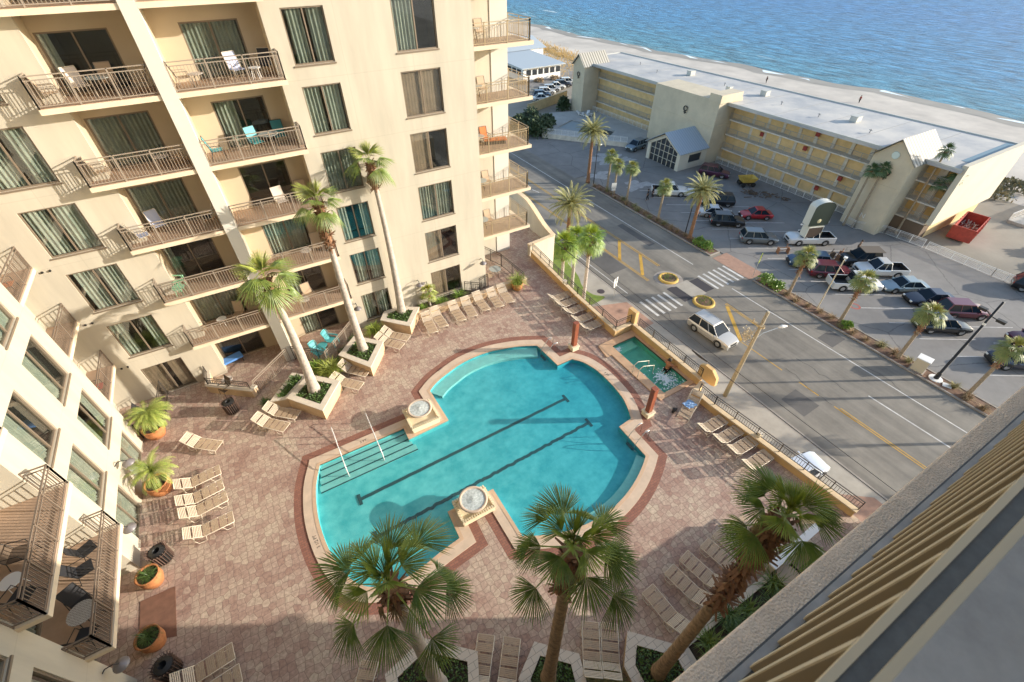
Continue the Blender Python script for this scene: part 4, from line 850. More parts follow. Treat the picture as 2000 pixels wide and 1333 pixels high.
for f, h, lb in [((5.19, 22.4), (4.0, 23.65), 'lounger by the facade planter, the upper one of its pair'), ((4.55, 21.88), (3.5, 23.2), 'lounger by the middle planter, the lower one of the pair beside the facade planter'),
                 ((1.97, 20.65), (.95, 21.75), 'lounger tucked behind the middle planter, upper one of its pair'), ((1.32, 19.83), (.3, 20.95), 'lounger beside the patio end palm planter, lower one of its pair'),
                 ((-2.26, 19.5), (-3.45, 20.55), 'upper lounger of the pair left of the palm planters'), ((-2.95, 18.94), (-4.05, 20.05), 'lower lounger of the pair left of the palm planters'),
                 ((-6.15, 19.46), (-7.35, 20.45), 'single lounger between the two big orange pots on the left')]:
    lounger(f, h, lb, 'loungers on the left half of the deck')
for k, (h, f) in enumerate([((-7.78, 17.8), (-6.25, 17.95)), ((-7.78, 16.8), (-6.2, 17.0)), ((-7.65, 16.05), (-6.1, 16.25)), ((-7.5, 14.9), (-5.95, 14.98))]):
    lounger(f, h, ['topmost', 'second', 'third', 'bottom'][k]+' lounger of the column of four along the left wing', 'column of four loungers along the left wing')
lounger((-6.5, 9.35), (-8.1, 9.2), 'lounger by the dark trash can at the bottom left corner', 'loungers in the bottom left corner'); lounger((-6.35, 8.5), (-8.0, 8.35), 'lounger half cut off by the lower left picture edge', 'loungers in the bottom left corner')
for k, (h, f) in enumerate([((-3.3, 5.1), (-2.28, 6.5)), ((.65, 3.7), (1.72, 5.12)), ((1.4, 3.15), (2.5, 4.55)), ((4.25, 2.0), (5.32, 3.5)), ((4.85, 1.7), (5.9, 3.1))]):
    lounger(f, h, ['lounger left of the leftmost foreground palm', 'left lounger of the pair between the left and middle foreground planters', 'right lounger of the pair between the left and middle foreground planters', 'left lounger of the pair right of the middle foreground palm', 'right lounger of the pair right of the middle foreground palm'][k], 'loungers between the foreground planters')
for k, (h, f) in enumerate([((8.1, 1.5), (8.0, 3.3)), ((9.55, 1.7), (9.27, 3.42)), ((10.5, 1.8), (10.2, 3.52)), ((11.65, 1.75), (11.36, 3.46)), ((12.4, 1.9), (12.2, 3.52)), ((13.55, 2.0), (13.5, 3.45))]):
    lounger(f, h, ['leftmost', 'second from left', 'third from left', 'third from right', 'second from right', 'rightmost'][k]+' shaded lounger of the row along the lower right garden bed', 'row of six shaded loungers by the garden bed')
for k, (x, y) in enumerate([(16.2, 21.1), (16.2, 20.25), (16.2, 19.35), (16.2, 18.3), (16.2, 17.4)]):
    lounger((17.0, y), (15.3, y), ['farthest', 'second', 'third', 'fourth', 'nearest'][k]+' lounger of the five facing away from the far street wall', 'five loungers along the far street wall')
for k, (x, y) in enumerate([(16.58, 7.65), (16.73, 6.77), (16.82, 5.95), (16.75, 5.0)]):
    lounger((x+.82, y-.03), (x-.9, y), ['farthest', 'second', 'third', 'nearest'][k]+' lounger of the four against the near street wall', 'four loungers along the near street wall')
lounger((15.62, 8.8), (17.35, 9.5), 'lounger with a blue towel on it beside the hot tub', 'four loungers along the near street wall').pop('group', None)
b = MB(); random.seed(5); N = 10; g = [[(16.25+.6*i/N-.05*j/N, 8.98+.5*j/N+.03*sin(i), .38+.05*random.random()+.03*sin(i*1.3+j)) for j in range(N+1)] for i in range(N+1)]
b.add([p for r in g for p in r], [(i*(N+1)+j, (i+1)*(N+1)+j, (i+1)*(N+1)+j+1, i*(N+1)+j+1) for i in range(N) for j in range(N)]); tag(b.build('towel', mat('blue_towel', (.08, .28, .62), .95, col2=(.5, .62, .75), nscale=7), smooth=True), 'crumpled blue and white towel lying on the lounger beside the hot tub', 'towel')
b = MB(); b.tube([(15.55, 9.45, .05), (15.75, 9.5, .16), (15.95, 9.5, .1)], [.05, .13, .04], 8); tag(b.build('bag', M_BLACK, smooth=True), 'small black bag on the deck at the foot of the towel lounger', 'bag')

# ---- pots, bins, wall lamps
def leaf_strip(b, base, az, el, L, w_, droop=.6, n=4, tw=0):
    """an arching blade"""
    p = Vector(base); out = []; e = el; st = L/n; d = Vector((cos(az), sin(az), 0)); s = Vector((-sin(az), cos(az), 0))
    for i in range(n+1):
        ww = w_*(1-(i/n)**1.6)+.002; out += [p-s*ww/2, p+s*ww/2]; p = p+(d*cos(e)+Vector((0, 0, 1))*sin(e))*st; e -= droop/n*1.0*(1+i*.3)
    b.add(out, [(2*i, 2*i+1, 2*i+3, 2*i+2) for i in range(n)])
def feather(b, base, az, el, L, n=14, lw=.022, ll=.25, droop=1.2, seg=10):
    p = Vector(base); e = el; d = Vector((cos(az), sin(az), 0)); s = Vector((-sin(az), cos(az), 0)); st = L/seg
    for i in range(seg):
        v = d*cos(e)+Vector((0, 0, 1))*sin(e); q = p+v*st; f = (i+.5)/seg
        b.add([p-s*.012, p+s*.012, q+s*.01, q-s*.01], [(0, 1, 2, 3)])
        up = s.cross(v)
        for j in range(max(1, n//seg)):
            r = p+(q-p)*((j+.5)/max(1, n//seg)); l = ll*sin(pi*(.12+.85*f))**.6*random.uniform(.85, 1.1)
            for sg in (-1, 1):
                tip = r+s*sg*l*.82+v*l*.5+up*l*(.18 if f < .7 else .02)-Vector((0, 0, l*.15)); m_ = r+(tip-r)*.45+up*.02
                b.add([r, m_-v*lw, tip, m_+v*lw], [(0, 1, 2, 3)])
        p = q; e -= droop/seg
def pot_profile(r, h): return [(.01, 0), (r*.62, 0), (r*.72, .03), (r*.98, h*.45), (r, h*.7), (r*.9, h*.86), (r*1.02, h*.93), (r*1.04, h), (r*.9, h), (r*.86, h*.9)]
POTS = [((-9.0, 22.2), .48, .72, 'big orange pot with a tall feathery palm by the corner of the left wing', 'palm', 1.9), ((-8.8, 18.35), .5, .75, 'big orange pot with a small feathery palm beside the column of four loungers', 'palm', 1.7), ((-9.1, 13.75), .42, .75, 'orange pot with short spiky plant near the brown mat, the upper of two', 'spike', .5), ((-9.05, 11.2), .42, .75, 'orange pot with short spiky plant at the lower edge of the brown mat', 'spike', .6), ((14.2, 23.9), .42, .6, 'orange pot with yellow green leafy plant at the far end of the lounger row', 'yellow', 1.3)]
for (x, y), r, h, lb, kind, ph in POTS:
    t = empty('plant_pot', (x, y, 0), 0, lb, 'plant pot', 'orange terracotta plant pots'); b = MB(); b.lathe(pot_profile(r, h), n=28); b.build('pot', M_TERRA, t, True)
    b = MB(); b.lathe([(r*.88, h*.88), (.01, h*.92)], n=16); b.build('soil', M_SOIL, t)
    p = empty({'palm': 'pygmy_palm', 'spike': 'spiky_plant', 'yellow': 'leafy_plant'}[kind], (x, y, 0), 0, {'palm': 'tall feathery palm growing in the pot at the wing corner' if y > 20 else 'small feathery palm in the pot beside the four loungers', 'spike': 'short spiky plant in the pot above the brown mat' if y > 12.5 else 'short spiky plant in the pot below the brown mat', 'yellow': 'yellow green leafy plant in the pot ending the lounger row'}[kind], 'potted plant')
    b = MB()
    if kind == 'palm':
        for st in range(2 if y > 20 else 1):
            b2 = MB(); ox = .12*st; b2.tube([(ox, 0, h*.9), (ox+.1, .08, h+ph*.25), (ox+.16, .1, h+ph*.42)], [.06, .05, .06], 7); b2.build('trunk', M_TRUNKR, p)
            for i in range(46): feather(b, (ox+.16, .1, h+ph*.42), random.uniform(0, 2*pi), random.uniform(-.1, 1.4), random.uniform(.95, 1.3), 60, .005, .2, 1.9, 10)
        b.build('crown', mat('potted_leaf', (.20, .28, .05), .5, col2=(.36, .40, .09), nscale=4), p)
    elif kind == 'spike':
        for i in range(120): leaf_strip(b, (random.uniform(-.1, .1), random.uniform(-.1, .1), h*.9), random.uniform(0, 2*pi), random.uniform(.3, 1.4), random.uniform(.35, .6), .02, 1.4, 4)
        b.build('leaves', M_BUSH, p)
    else:
        for i in range(150): leaf_strip(b, (random.uniform(-.15, .15), random.uniform(-.15, .15), h*.9), random.uniform(0, 2*pi), random.uniform(.5, 1.5), random.uniform(.6, 1.25), .045, 1.2, 5)
        b.build('leaves', mat('yellow_leaf', (.34, .38, .06), .5, col2=(.16, .24, .04), nscale=5), p)
def trash(x, y, lb):
    t = empty('trash_can', (x, y, 0), 0, lb, 'trash can', 'slatted round trash cans'); b = MB()
    for k in range(22):
        a = 2*pi*k/22; b.bar((.33*cos(a), .33*sin(a), .05), (.36*cos(a), .36*sin(a), .8), .055, .012, up=(-sin(a), cos(a), 0)); b.bar((.36*cos(a), .36*sin(a), .8), (.42*cos(a), .42*sin(a), .88), .05, .012, up=(-sin(a), cos(a), 0))
    b.lathe([(.34, .1), (.35, .13)], n=22); b.lathe([(.36, .7), (.37, .74)], n=22); b.build('slats', mat('brown_bin', (.14, .09, .07), .5), t)
    b = MB(); b.lathe([(.01, .04), (.3, .04), (.3, .78), (.14, .84), (.14, .8), (.01, .5)], n=22); b.build('liner', M_BLACK, t)
trash(-5.35, 21.95, 'slatted trash can on the pavers below the patio with the blue chair'); trash(-8.75, 14.6, 'slatted trash can between the four loungers and the brown mat'); trash(-8.55, 9.9, 'slatted trash can beside the lowest orange pot')
def wall_lamp(base, dirn, lb):
    t = empty('wall_lamp', base, 0, lb, 'wall lamp', 'gooseneck wall lamps'); dx, dy = dirn
    b = MB(); b.tube([(0, 0, 0), (dx*.15, dy*.15, .18), (dx*.4, dy*.4, .22), (dx*.5, dy*.5, .1)], .02, 6); b.build('arm', M_BLACK, t)
    b = MB(); b.lathe([(.03, .1), (.1, .07), (.24, -.02), (.25, -.05), (.2, -.05), (.05, .03)], c=(dx*.5, dy*.5, 0), n=18); b.build('shade', mat('lamp_shade', (.22, .2, .2), .4, .3), t, True)
wall_lamp((XL, 15.4, 1.9), (1, 0), 'gooseneck lamp on the left wing above the trash can'); wall_lamp((XL, 10.0, 2.0), (1, 0), 'gooseneck lamp on the left wing near the lowest pot'); wall_lamp((XL, 18.75, 2.2), (1, 0), 'gooseneck lamp on the left wing between the ground windows')
wall_lamp((2.95, D, 2.0), (0, -1), 'gooseneck lamp on the facade left of the ground floor window'); wall_lamp((7.2, D, 2.3), (0, -1), 'gooseneck lamp on the facade above the small palm'); wall_lamp((12.0, D, 2.45), (0, -1), 'gooseneck lamp at the right corner of the facade')
t = empty('lamp_post', (7.75, 25.0, .38), 0, 'thin black post lamp behind the small fan palm in the bed', 'lamp post'); b = MB(); b.tube([(0, 0, 0), (0, 0, 1.9)], .022, 6); b.tube([(0, 0, 1.9), (-.28, -.1, 1.98)], .02, 5); b.build('pole', M_BLACK, t); b = MB(); b.lathe([(.02, .06), (.16, 0), (.15, -.02)], c=(-.32, -.12, 1.95), n=14); b.build('shade', MATS['lamp_shade'], t)
# security cameras: small paired round vents on the left part of facade
for k, z in enumerate((2.55, 5.6, 8.65)):
    b = MB()
    for s in (0, .28): b.tube([(-9.55+s, D-.06, z), (-9.55+s, D-.003, z)], .05, 8)
    b.build('vent', M_BLACK, FB)

# ================================================================== PALMS AND PLANTS
def fan_leaf(b, c, az, el, pet, R, nseg, droop, rnd, spread=2.3, ci=0):
    """palmate leaf: petiole from c outwards, then a folded fan of pointed segments whose tips hang"""
    d = Vector((cos(az)*cos(el), sin(az)*cos(el), sin(el))); s = Vector((-sin(az), cos(az), 0)); up = s.cross(d)*-1
    if up.z < 0: up = -up
    hub = c+d*pet-Vector((0, 0, .12*pet*pet)); b.cur = 1
    b.add([c-s*.02, c+s*.02, hub+s*.012, hub-s*.012], [(0, 1, 2, 3)]); b.cur = ci
    ax = (d-Vector((0, 0, droop))).normalized(); nrm = s.cross(ax); nrm = nrm if nrm.z > 0 else -nrm
    da = spread*2/nseg
    for i in range(nseg):
        a = -spread+da*(i+.5)+rnd.uniform(-.02, .02); ln = R*(1-.22*abs(a/spread)**2)*rnd.uniform(.9, 1.06)
        v = ax*cos(a)+s*sin(a); t = (s*cos(a)-ax*sin(a))
        curl = -.12*abs(a)*0 + .10
        r1, r2, r3 = ln*.34, ln*.68, ln
        w1, w2 = r1*da*.5, ln*.68*da*.33
        sag = rnd.uniform(.6, 1.4)*(.10+.22*droop)
        lift = nrm*(-.28*ln*abs(sin(a*.6)))      # the blade is cupped
        p0 = hub; p1 = hub+v*r1+nrm*.03+lift*.34; p2 = hub+v*r2+lift*.7-Vector((0, 0, sag*ln*.25)); p3 = hub+v*r3*.96+lift-Vector((0, 0, sag*ln*.8))
        f = nrm*.018
        b.add([p0, p1-t*w1, p1+f, p1+t*w1, p2-t*w2, p2+f*.6, p2+t*w2, p3], [(0, 1, 2), (0, 2, 3), (1, 4, 5, 2), (2, 5, 6, 3), (4, 7, 5), (5, 7, 6)])
def trunk_mesh(b, base, top, r0, r1, n=12, seg=24, rings=.06, bulge=.12, rnd=random, bend=0):
    pts = []; rs = []; p, q = Vector(base), Vector(top)
    for i in range(seg+1):
        t = i/seg; c = p+(q-p)*t; c.x += bend*sin(pi*t)*.8; c.y += bend*sin(pi*t)*.5; pts.append(c)
        r = r0+(r1-r0)*min(1, t*1.2); r += bulge*r0*math.exp(-t*14)*3; r *= 1+rings*(1 if i % 2 else -1)*.5; rs.append(r)
    b.tube(pts, rs, n)
def fan_palm(name, loc, h, R, leaves, nseg, lb, r0=.2, r1=.14, grp=None, cat='palm tree', m_=None, boots=1.2, seed=1, up=0, pet=.75, bend=0, spread=1.5, dead=10, low=-.75, tm=None):
    rnd = random.Random(seed); t = empty(name, loc, 0, lb, cat, grp)
    b = MB(); trunk_mesh(b, (0, 0, 0), (0, 0, h-.1), r0, r1, 12, max(10, int(h*3.5)), bend=bend); b.build('trunk', tm or M_TRUNK, t, True)
    if boots:
        b = MB()
        for i in range(int((60 if R < .9 and h < 8 or name != 'fan_palm' else 110)*boots)):
            a = rnd.uniform(0, 2*pi); z = h-.05-boots*rnd.random()**1.3; tt = z/h; bx_ = bend*sin(pi*tt)
            rr = r1*1.05; l = rnd.uniform(.16, .42); c = Vector((bx_*.8+rr*cos(a), bx_*.5+rr*sin(a), z)); o_ = Vector((cos(a), sin(a), 0)); s = Vector((-sin(a), cos(a), 0)); e = c+o_*l*rnd.uniform(.3, .8)+Vector((0, 0, l*rnd.uniform(-.8, .7))); w_ = rnd.uniform(.03, .06)
            b.add([c-s*w_, c+s*w_, e+s*w_*.5, e-s*w_*.5, c-Vector((0, 0, .07))], [(0, 1, 2, 3), (0, 4, 3), (1, 4, 2)])
        b.tube([(bend*sin(pi*(1-boots/h))*.8, bend*sin(pi*(1-boots/h))*.5, h-boots), (0, 0, h-.02)], [r1*1.02, r1*1.35], 10)
        b.build('old_leaf_bases', M_TRUNKR, t)
    b = MB(); c = Vector((0, 0, h))
    for i in range(leaves):
        f = (i+.5)/leaves; az = i*2.39996+rnd.uniform(-.3, .3); el = low+(1.5-low)*f**.95+rnd.uniform(-.15, .15); sp = spread*(1 if f < .75 else .55)*rnd.uniform(.85, 1.1)
        fan_leaf(b, c+Vector((0, 0, .25*f)), az, el+up, R*pet*(1-.8*f**1.3)*rnd.uniform(.75, 1.2), R*rnd.uniform(.82, 1.1)*(1-.12*f), nseg, .75-.75*f, rnd, sp, 2 if f > .62 else 0)
    m0 = m_ or M_FAN; c0 = m0.node_tree.nodes['Mix'].inputs[6].default_value; b.build('crown', [m0, M_FANY, mat(m0.name+'_young', tuple(min(1, c0[q]*(1.7, 1.45, 1.2)[q]) for q in range(3)), .45, col2=tuple(c0[q] for q in range(3)), nscale=4)], t)
    if dead:
        b = MB()
        for i in range(dead):
            az = rnd.uniform(0, 2*pi); fan_leaf(b, c-Vector((0, 0, .15)), az, rnd.uniform(-1.3, -.8), R*.5, R*.6, max(8, nseg//3), .9, rnd, .7)
        b.build('dead_leaves', [M_DRY, M_DRY], t)
    return t
def date_palm(loc, h, L, n, lb, r0=.24, grp=None, seed=1, name='date_palm', lw=.03, ll=.34, nn=44, pod=True):
    random.seed(seed); t = empty(name, loc, 0, lb, 'palm tree', grp)
    b = MB(); trunk_mesh(b, (0, 0, 0), (0, 0, h), r0, r0*.8, 10, max(8, int(h*3)), rings=.16); b.build('trunk', M_TRUNKR if pod else M_TRUNK, t, True)
    b = MB()
    for i in range(n):
        f = (i+.5)/n; feather(b, (0, 0, h+.2*f), i*2.39996, -.25+1.6*f**.8+random.uniform(-.1, .1), L*random.uniform(.85, 1.08), nn, lw, ll, 1.55-.55*f, 11)
    b.build('crown', M_DATE, t); return t
def shrub(name, loc, r, h, n, lb, m_, grp=None, w_=.07, l=.16, seed=1, cat='shrub'):
    rnd = random.Random(seed); t = empty(name, loc, 0, lb, cat, grp); b = MB()
    for i in range(n):
        a = rnd.uniform(0, 2*pi); q = sqrt(rnd.random()); zz = rnd.random()**.7; rr = r*q*(1-.35*zz)*(1+.2*sin(3*a+seed)); c = Vector((rr*cos(a), rr*sin(a), h*zz*(1-.4*q*q)+.03))
        d = Vector((rnd.gauss(0, 1), rnd.gauss(0, 1), rnd.gauss(.4, .8))).normalized(); s = d.orthogonal().normalized(); ll_ = l*rnd.uniform(.6, 1.3); ww = w_*rnd.uniform(.6, 1.2)
        b.add([c-s*ww*.5, c+d*ll_*.5-s*ww, c+d*ll_, c+d*ll_*.5+s*ww], [(0, 1, 2, 3)])
    b.build('leaves', m_, t)
    b = MB()
    for k in range(4): a = k*1.6+seed; b.tube([(0, 0, 0), (r*.3*cos(a), r*.3*sin(a), h*.6)], .02, 5)
    b.build('stem', M_TRUNKR, t); return t
def tuft(name, loc, r, h, n, lb, m_, grp, seed=1, w_=.03):
    t = MB(); rnd = random.Random(seed); st = random.getstate(); random.seed(seed)
    for i in range(n): leaf_strip(t, (random.uniform(-.25, .25)*r, random.uniform(-.25, .25)*r, 0), random.uniform(0, 2*pi), random.uniform(.5, 1.5), h*random.uniform(.6, 1.15), w_, 1.3, 4)
    random.setstate(st); o = t.build(name, m_); o.location = loc; return tag(o, lb, 'grass clump', grp)
TF = 'tall fan palms in the square planters along the facade'
fan_palm('fan_palm', (-1.07, 20.55, .6), 7.6, 1.15, 15, 26, 'tall fan palm in the planter nearest the white fin of the facade', .27, .15, TF, seed=2, m_=mat('fan_leaf_far', (.20, .25, .05), .45, col2=(.11, .17, .035), nscale=4), bend=.12)
fan_palm('fan_palm', (2.29, 22.44, .6), 9.6, 1.0, 14, 24, 'tall fan palm in the middle planter of the three along the facade', .25, .14, TF, seed=5, m_=MATS['fan_leaf_far'], boots=2.4, bend=-.1)
fan_palm('fan_palm', (5.62, 24.75, .6), 10.2, 1.0, 13, 24, 'tall fan palm in the planter against the facade beside the seven loungers', .24, .13, TF, seed=9, m_=MATS['fan_leaf_far'], boots=1.5, bend=.15)
NF = 'big fan palms in the foreground planters'; mat('ringed_trunk', (.30, .20, .115), .9, noise=.45, nscale=7, bump=.8, bscale=15)
fan_palm('fan_palm', (-.42, 4.54, .46), 9.1, 1.0, 20, 34, 'leftmost of the three big foreground fan palms, in front of the pool', .26, .14, NF, seed=11, pet=1.15, spread=1.3, boots=.9, low=-.65)
fan_palm('fan_palm', (2.94, 2.82, .46), 10.3, .84, 21, 32, 'middle big foreground fan palm with shaggy brown collar', .22, .135, NF, seed=14, pet=1.1, spread=1.3, boots=1.9, low=-.6, dead=14, tm=mat('ringed_trunk', (0, 0, 0)))
fan_palm('fan_palm', (6.33, 1.02, .46), 11.2, .70, 20, 30, 'right foreground fan palm with long orange brown shaggy trunk', .21, .115, NF, seed=21, pet=1.0, spread=1.35, boots=4.4, low=-.45, m_=mat('fan_leaf_gold', (.20, .27, .04), .45, col2=(.10, .17, .03), nscale=3), tm=mat('ringed_trunk', (.30, .20, .115), .9, noise=.45, nscale=7, bump=.8, bscale=15))
fan_palm('fan_palm', (7.7, 24.9, .38), 1.05, .55, 14, 14, 'small young fan palm in the bed under the ground floor window', .07, .06, None, seed=31, boots=.3, dead=0, m_=M_FANY)
# planter fillings (ground cover) and shrubs
def cover(poly, z, n, m_, name, lb, l=.1, h=.14, seed=1, w_=.03):
    rnd = random.Random(seed); xs = [p[0] for p in poly]; ys_ = [p[1] for p in poly]; b = MB()
    def inside(x, y):
        c = False
        for i in range(len(poly)):
            (x0, y0), (x1, y1) = poly[i-1], poly[i]
            if (y0 > y) != (y1 > y) and x < (x1-x0)*(y-y0)/(y1-y0)+x0: c = not c
        return c
    k = 0
    while k < n:
        x, y = rnd.uniform(min(xs), max(xs)), rnd.uniform(min(ys_), max(ys_))
        if not inside(x, y): continue
        k += 1; a = rnd.uniform(0, 2*pi); e = rnd.uniform(.1, 1.3); s = rnd.uniform(.6, 1.3); d = Vector((cos(a)*cos(e), sin(a)*cos(e), sin(e)))*l*s; t = Vector((-sin(a), cos(a), 0))*w_*s; c = Vector((x, y, z+rnd.random()*h))
        b.add([c-t*.4, c+d*.5-t, c+d, c+d*.5+t], [(0, 1, 2, 3)])
    o = stuff(b, name, m_); o['label'] = lb; o['category'] = 'ground cover'; return o
for k, (pl, nm) in enumerate([(PC, 'the planter nearest the patio'), (PB, 'the middle facade planter'), (PA, 'the planter against the facade')]):
    cover(offset(pl, -.34), .66, 900, MATS['shrub_leaf'], 'ground_cover', 'low dark green ground cover filling '+nm, seed=k)
cover(offset([(-3.35, 20.95), (-2.53, 20.66), (-1.15, 21.92), (-1.9, 22.6)], -.22), .54, 500, M_BUSH, 'ground_cover', 'dark strappy ground cover in the trough beside the palm planter', .3, .1, 7, .025)
for k, pl in enumerate(NP): cover(offset(pl, -.38), .46, 1500, M_BUSH, 'ground_cover', 'dark low ground cover in the '+['left', 'middle', 'right'][k]+' foreground planter', .09, .16, k+20, .03)
for k, (x, y) in enumerate([(8.6, .7), (9.6, .4), (10.7, .7), (11.7, .3), (12.4, .9), (9.9, 1.0), (8.3, 0.1), (11.0, -.3)]):
    tuft('strappy_plant', (x, y, .3), .6, .95, 110, 'clump of long green strappy leaves in the garden bed at lower right', M_BUSH if k % 2 else M_FAN, 'strappy plants in the lower right garden bed', seed=k+3, w_=.035)
for k, (x, y, s) in enumerate([(4.55, 1.75, .8), (4.95, 1.5, .7), (4.2, 1.9, .75), (4.9, 1.85, .6)]):
    tuft('pampas_clump', (x, y, .0), .8*s, 1.15*s, 130, 'clump of pale yellow green grass between the middle and right foreground planters', mat('pale_grass', (.38, .34, .16), .8, col2=(.22, .22, .09), nscale=5), 'pale grasses at the bottom edge', seed=k+40, w_=.02)
for (x, y, z, r, h, n, lb, m_, l) in [(.1, 21.95, 0, .75, 1.5, 520, 'bushy spiky green plant behind the palm planter nearest the patio', M_FANY, .5), (-.6, 22.7, 0, .6, 1.1, 300, 'second spiky green plant beside the fence behind the palm planter', M_LIME, .42), (3.45, 24.2, 0, .6, 1.3, 380, 'yellow green spiky shrub between the middle and facade planters', mat('yellow_leaf', (0, 0, 0)), .45)]:
    t = empty('spiky_shrub', (x, y, z), 0, lb, 'shrub'); b = MB(); random.seed(int(x*10)+99)
    for i in range(n//2): leaf_strip(b, (random.uniform(-.3, .3)*r, random.uniform(-.3, .3)*r, h*.25), random.uniform(0, 2*pi), random.uniform(.1, 1.5), h*random.uniform(.45, .75), .07, 1.1, 4)
    b.build('leaves', m_, t); b = MB(); b.tube([(0, 0, 0), (.03, 0, h*.3)], .07, 6); b.build('stem', M_TRUNKR, t)
for k, (x, y, s) in enumerate([(7.2, 24.75, .5), (8.5, 24.85, .6), (9.9, 24.9, .65), (1.3, 23.5, .5), (.7, 22.9, .45), (2.2, 24.3, .5), (-3.7, 21.6, .4)]):
    tuft('grassy_plant', (x, y, .3 if x > 6 else 0), s, s*1.3, 110, ['small grassy plant at the left end of the long bed', 'small grassy plant left of the window in the long bed', 'round grassy plant under the ground floor window', 'dark grassy plant by the fence behind the middle planter', 'dark grassy plant at the end of the fence by the turquoise chairs', 'dark grassy plant in the corner near the facade and fence', 'small dark plant at the foot of the patio fence'][k], M_LIME if x > 6 else M_BUSH, None, seed=k+60, w_=.03)

# ================================================================== ACROSS THE STREET
# street palms
SP_ = 'palms in the planting strip along the street'
date_palm((46.6, 56.1, ZR), 7.7, 2.9, 64, 'tallest palm at the far end of the planting strip, with thick feathery crown', .27, None, 3)
fan_small = [(48.0, 52.9, 4.9, 'slim palm left of the pair near the white debris on the lot'), (47.4, 50.6, 4.4, 'slim palm right of the pair near the white debris on the lot'), (47.5, 47.7, 4.9, 'slim palm behind the two walking people on the lot'), (47.0, 40.6, 4.9, 'slim palm in front of the white pickup truck'),
             (46.9, 20.1, 5.0, 'slim palm in front of the dark blue suv in the lot'), (47.2, 14.4, 5.2, 'slim palm in front of the white open bed truck'), (46.9, 8.5, 5.3, 'slim palm in front of the black suv beside the beige utility box'), (47.1, 2.9, 5.6, 'slim palm nearest the foreground ledge at the right')]
for k, (x, y, h, lb) in enumerate(fan_small): fan_palm('cabbage_palm', (x, y, ZR+.1), h, .92, 30, 12, lb, .16, .13, SP_, seed=50+k, boots=.5 if k < 4 else 2.2, dead=0, m_=mat('dusty_fan', (.26, .28, .08), .5, col2=(.14, .19, .05), nscale=3), tm=mat('pale_trunk', (.36, .28, .19), .9, noise=.3, nscale=6), pet=.8)
date_palm((47.0, 34.7, ZR), 6.4, 2.6, 60, 'feathery palm with reddish trunk beside the lime shrubs in the planting strip', .24, None, 5)
date_palm((33.6-3.4, 39.0, ZR), 7.0, 2.9, 66, 'large golden feathery palm on the near verge of the street', .26, None, 8)
for k, (x, y, h, R, lb) in enumerate([(25.4, 33.2, 6.3, 1.4, 'left of the bright green fan palms on the small lawn outside the parapet'), (27.2, 33.6, 6.4, 1.2, 'middle bright green fan palm with dark trunk on the small lawn'), (26.2, 30.2, 8.2, 1.25, 'tallest bright green fan palm with reddish trunk close to the parapet rail')]):
    fan_palm('fan_palm', (x, y, ZR+.1), h, R, 30, 16, lb, .2, .15, 'bright green fan palms on the small lawn', seed=80+k, spread=1.5, boots=2.0, dead=4, m_=mat('bright_fan', (.24, .34, .05), .45, col2=(.12, .22, .03), nscale=3), pet=.7)
fan_palm('fan_palm', (30.3, -1.2, ZR+.1), 6.6, 1.3, 22, 18, 'fan palm tip showing above the foreground ledge beside the road', .2, .15, None, seed=95, boots=1, dead=0)
for k, (x, y, h, lb) in enumerate([(68.3, 25.6, 8.0, 'palm at the left foot of the gabled hotel tower'), (67.9, 26.6, 7.6, 'second palm standing left of the gabled hotel tower'), (71.4, 21.6, 10.8, 'tallest palm between the gabled tower and the hotel end wall'), (71.9, 20.4, 7.2, 'shortest of the palms right of the gabled tower'), (72.2, 19.5, 8.5, 'palm nearest the blank hotel end wall'), (70.9, 66.2, 6.0, 'palm beside the central blank hotel tower')]):
    fan_palm('hotel_palm', (x, y, ZR), h, .8, 22, 10, lb, .13, .11, 'palms against the beach hotel', seed=110+k, boots=.5, dead=0, m_=mat('dark_fan', (.06, .11, .04), .5, col2=(.11, .17, .06), nscale=3), tm=MATS['pale_trunk'])
for k, y in enumerate((-2.6, -8.4, -14.0)): fan_palm('cabbage_palm', (47.1, y, ZR+.1), 5.6, .92, 26, 12, 'slim palm of the planting strip beyond the right edge', .16, .13, SP_, seed=160+k, boots=1.5, dead=0, m_=mat('dusty_fan', (0, 0, 0)), tm=MATS['pale_trunk'], pet=.8)
# lime shrubs and dry grasses in the strip
for k, (x, y, s, lb) in enumerate([(46.9, 33.0, 1.0, 'lime green shrub beside the reddish trunked palm, left part'), (46.9, 31.8, 1.05, 'lime green shrub at the crosswalk end of the far planting strip'), (46.9, 23.0, 1.1, 'lime green shrub at the crosswalk end of the near planting strip'), (46.9, 21.6, .95, 'lime green shrub beside the palm in front of the dark blue suv'), (47.1, 13.6, .6, 'small lime shrub at the foot of the palm before the white truck')]):
    shrub('lime_shrub', (x, y, ZR+.1), .85*s, .95*s, 420, lb, M_LIME, 'lime green shrubs in the planting strip', .09, .3, k)
G_ = 'dry ornamental grasses in the planting strip'; rnd0 = random.Random(4)
for k in range(34):
    y = (54.2-k*1.25) if k < 18 else (20.2-(k-18)*1.25)
    if y > 31 and k < 18 and y < 34: continue
    if 6 < y < 7.6 or 4.4 < y < 6: continue
    s = rnd0.uniform(.55, 1.05); o = tuft('dry_grass_clump', (46.75+rnd0.uniform(-.35, .45), y, ZR+.1), s*.8, s*1.05, 90, 'feathery dry brown grass clump in the street planting strip', M_DRY if rnd0.random() < .6 else mat('olive_grass', (.20, .20, .08), .9, col2=(.33, .27, .12), nscale=4), G_, seed=200+k, w_=.05)
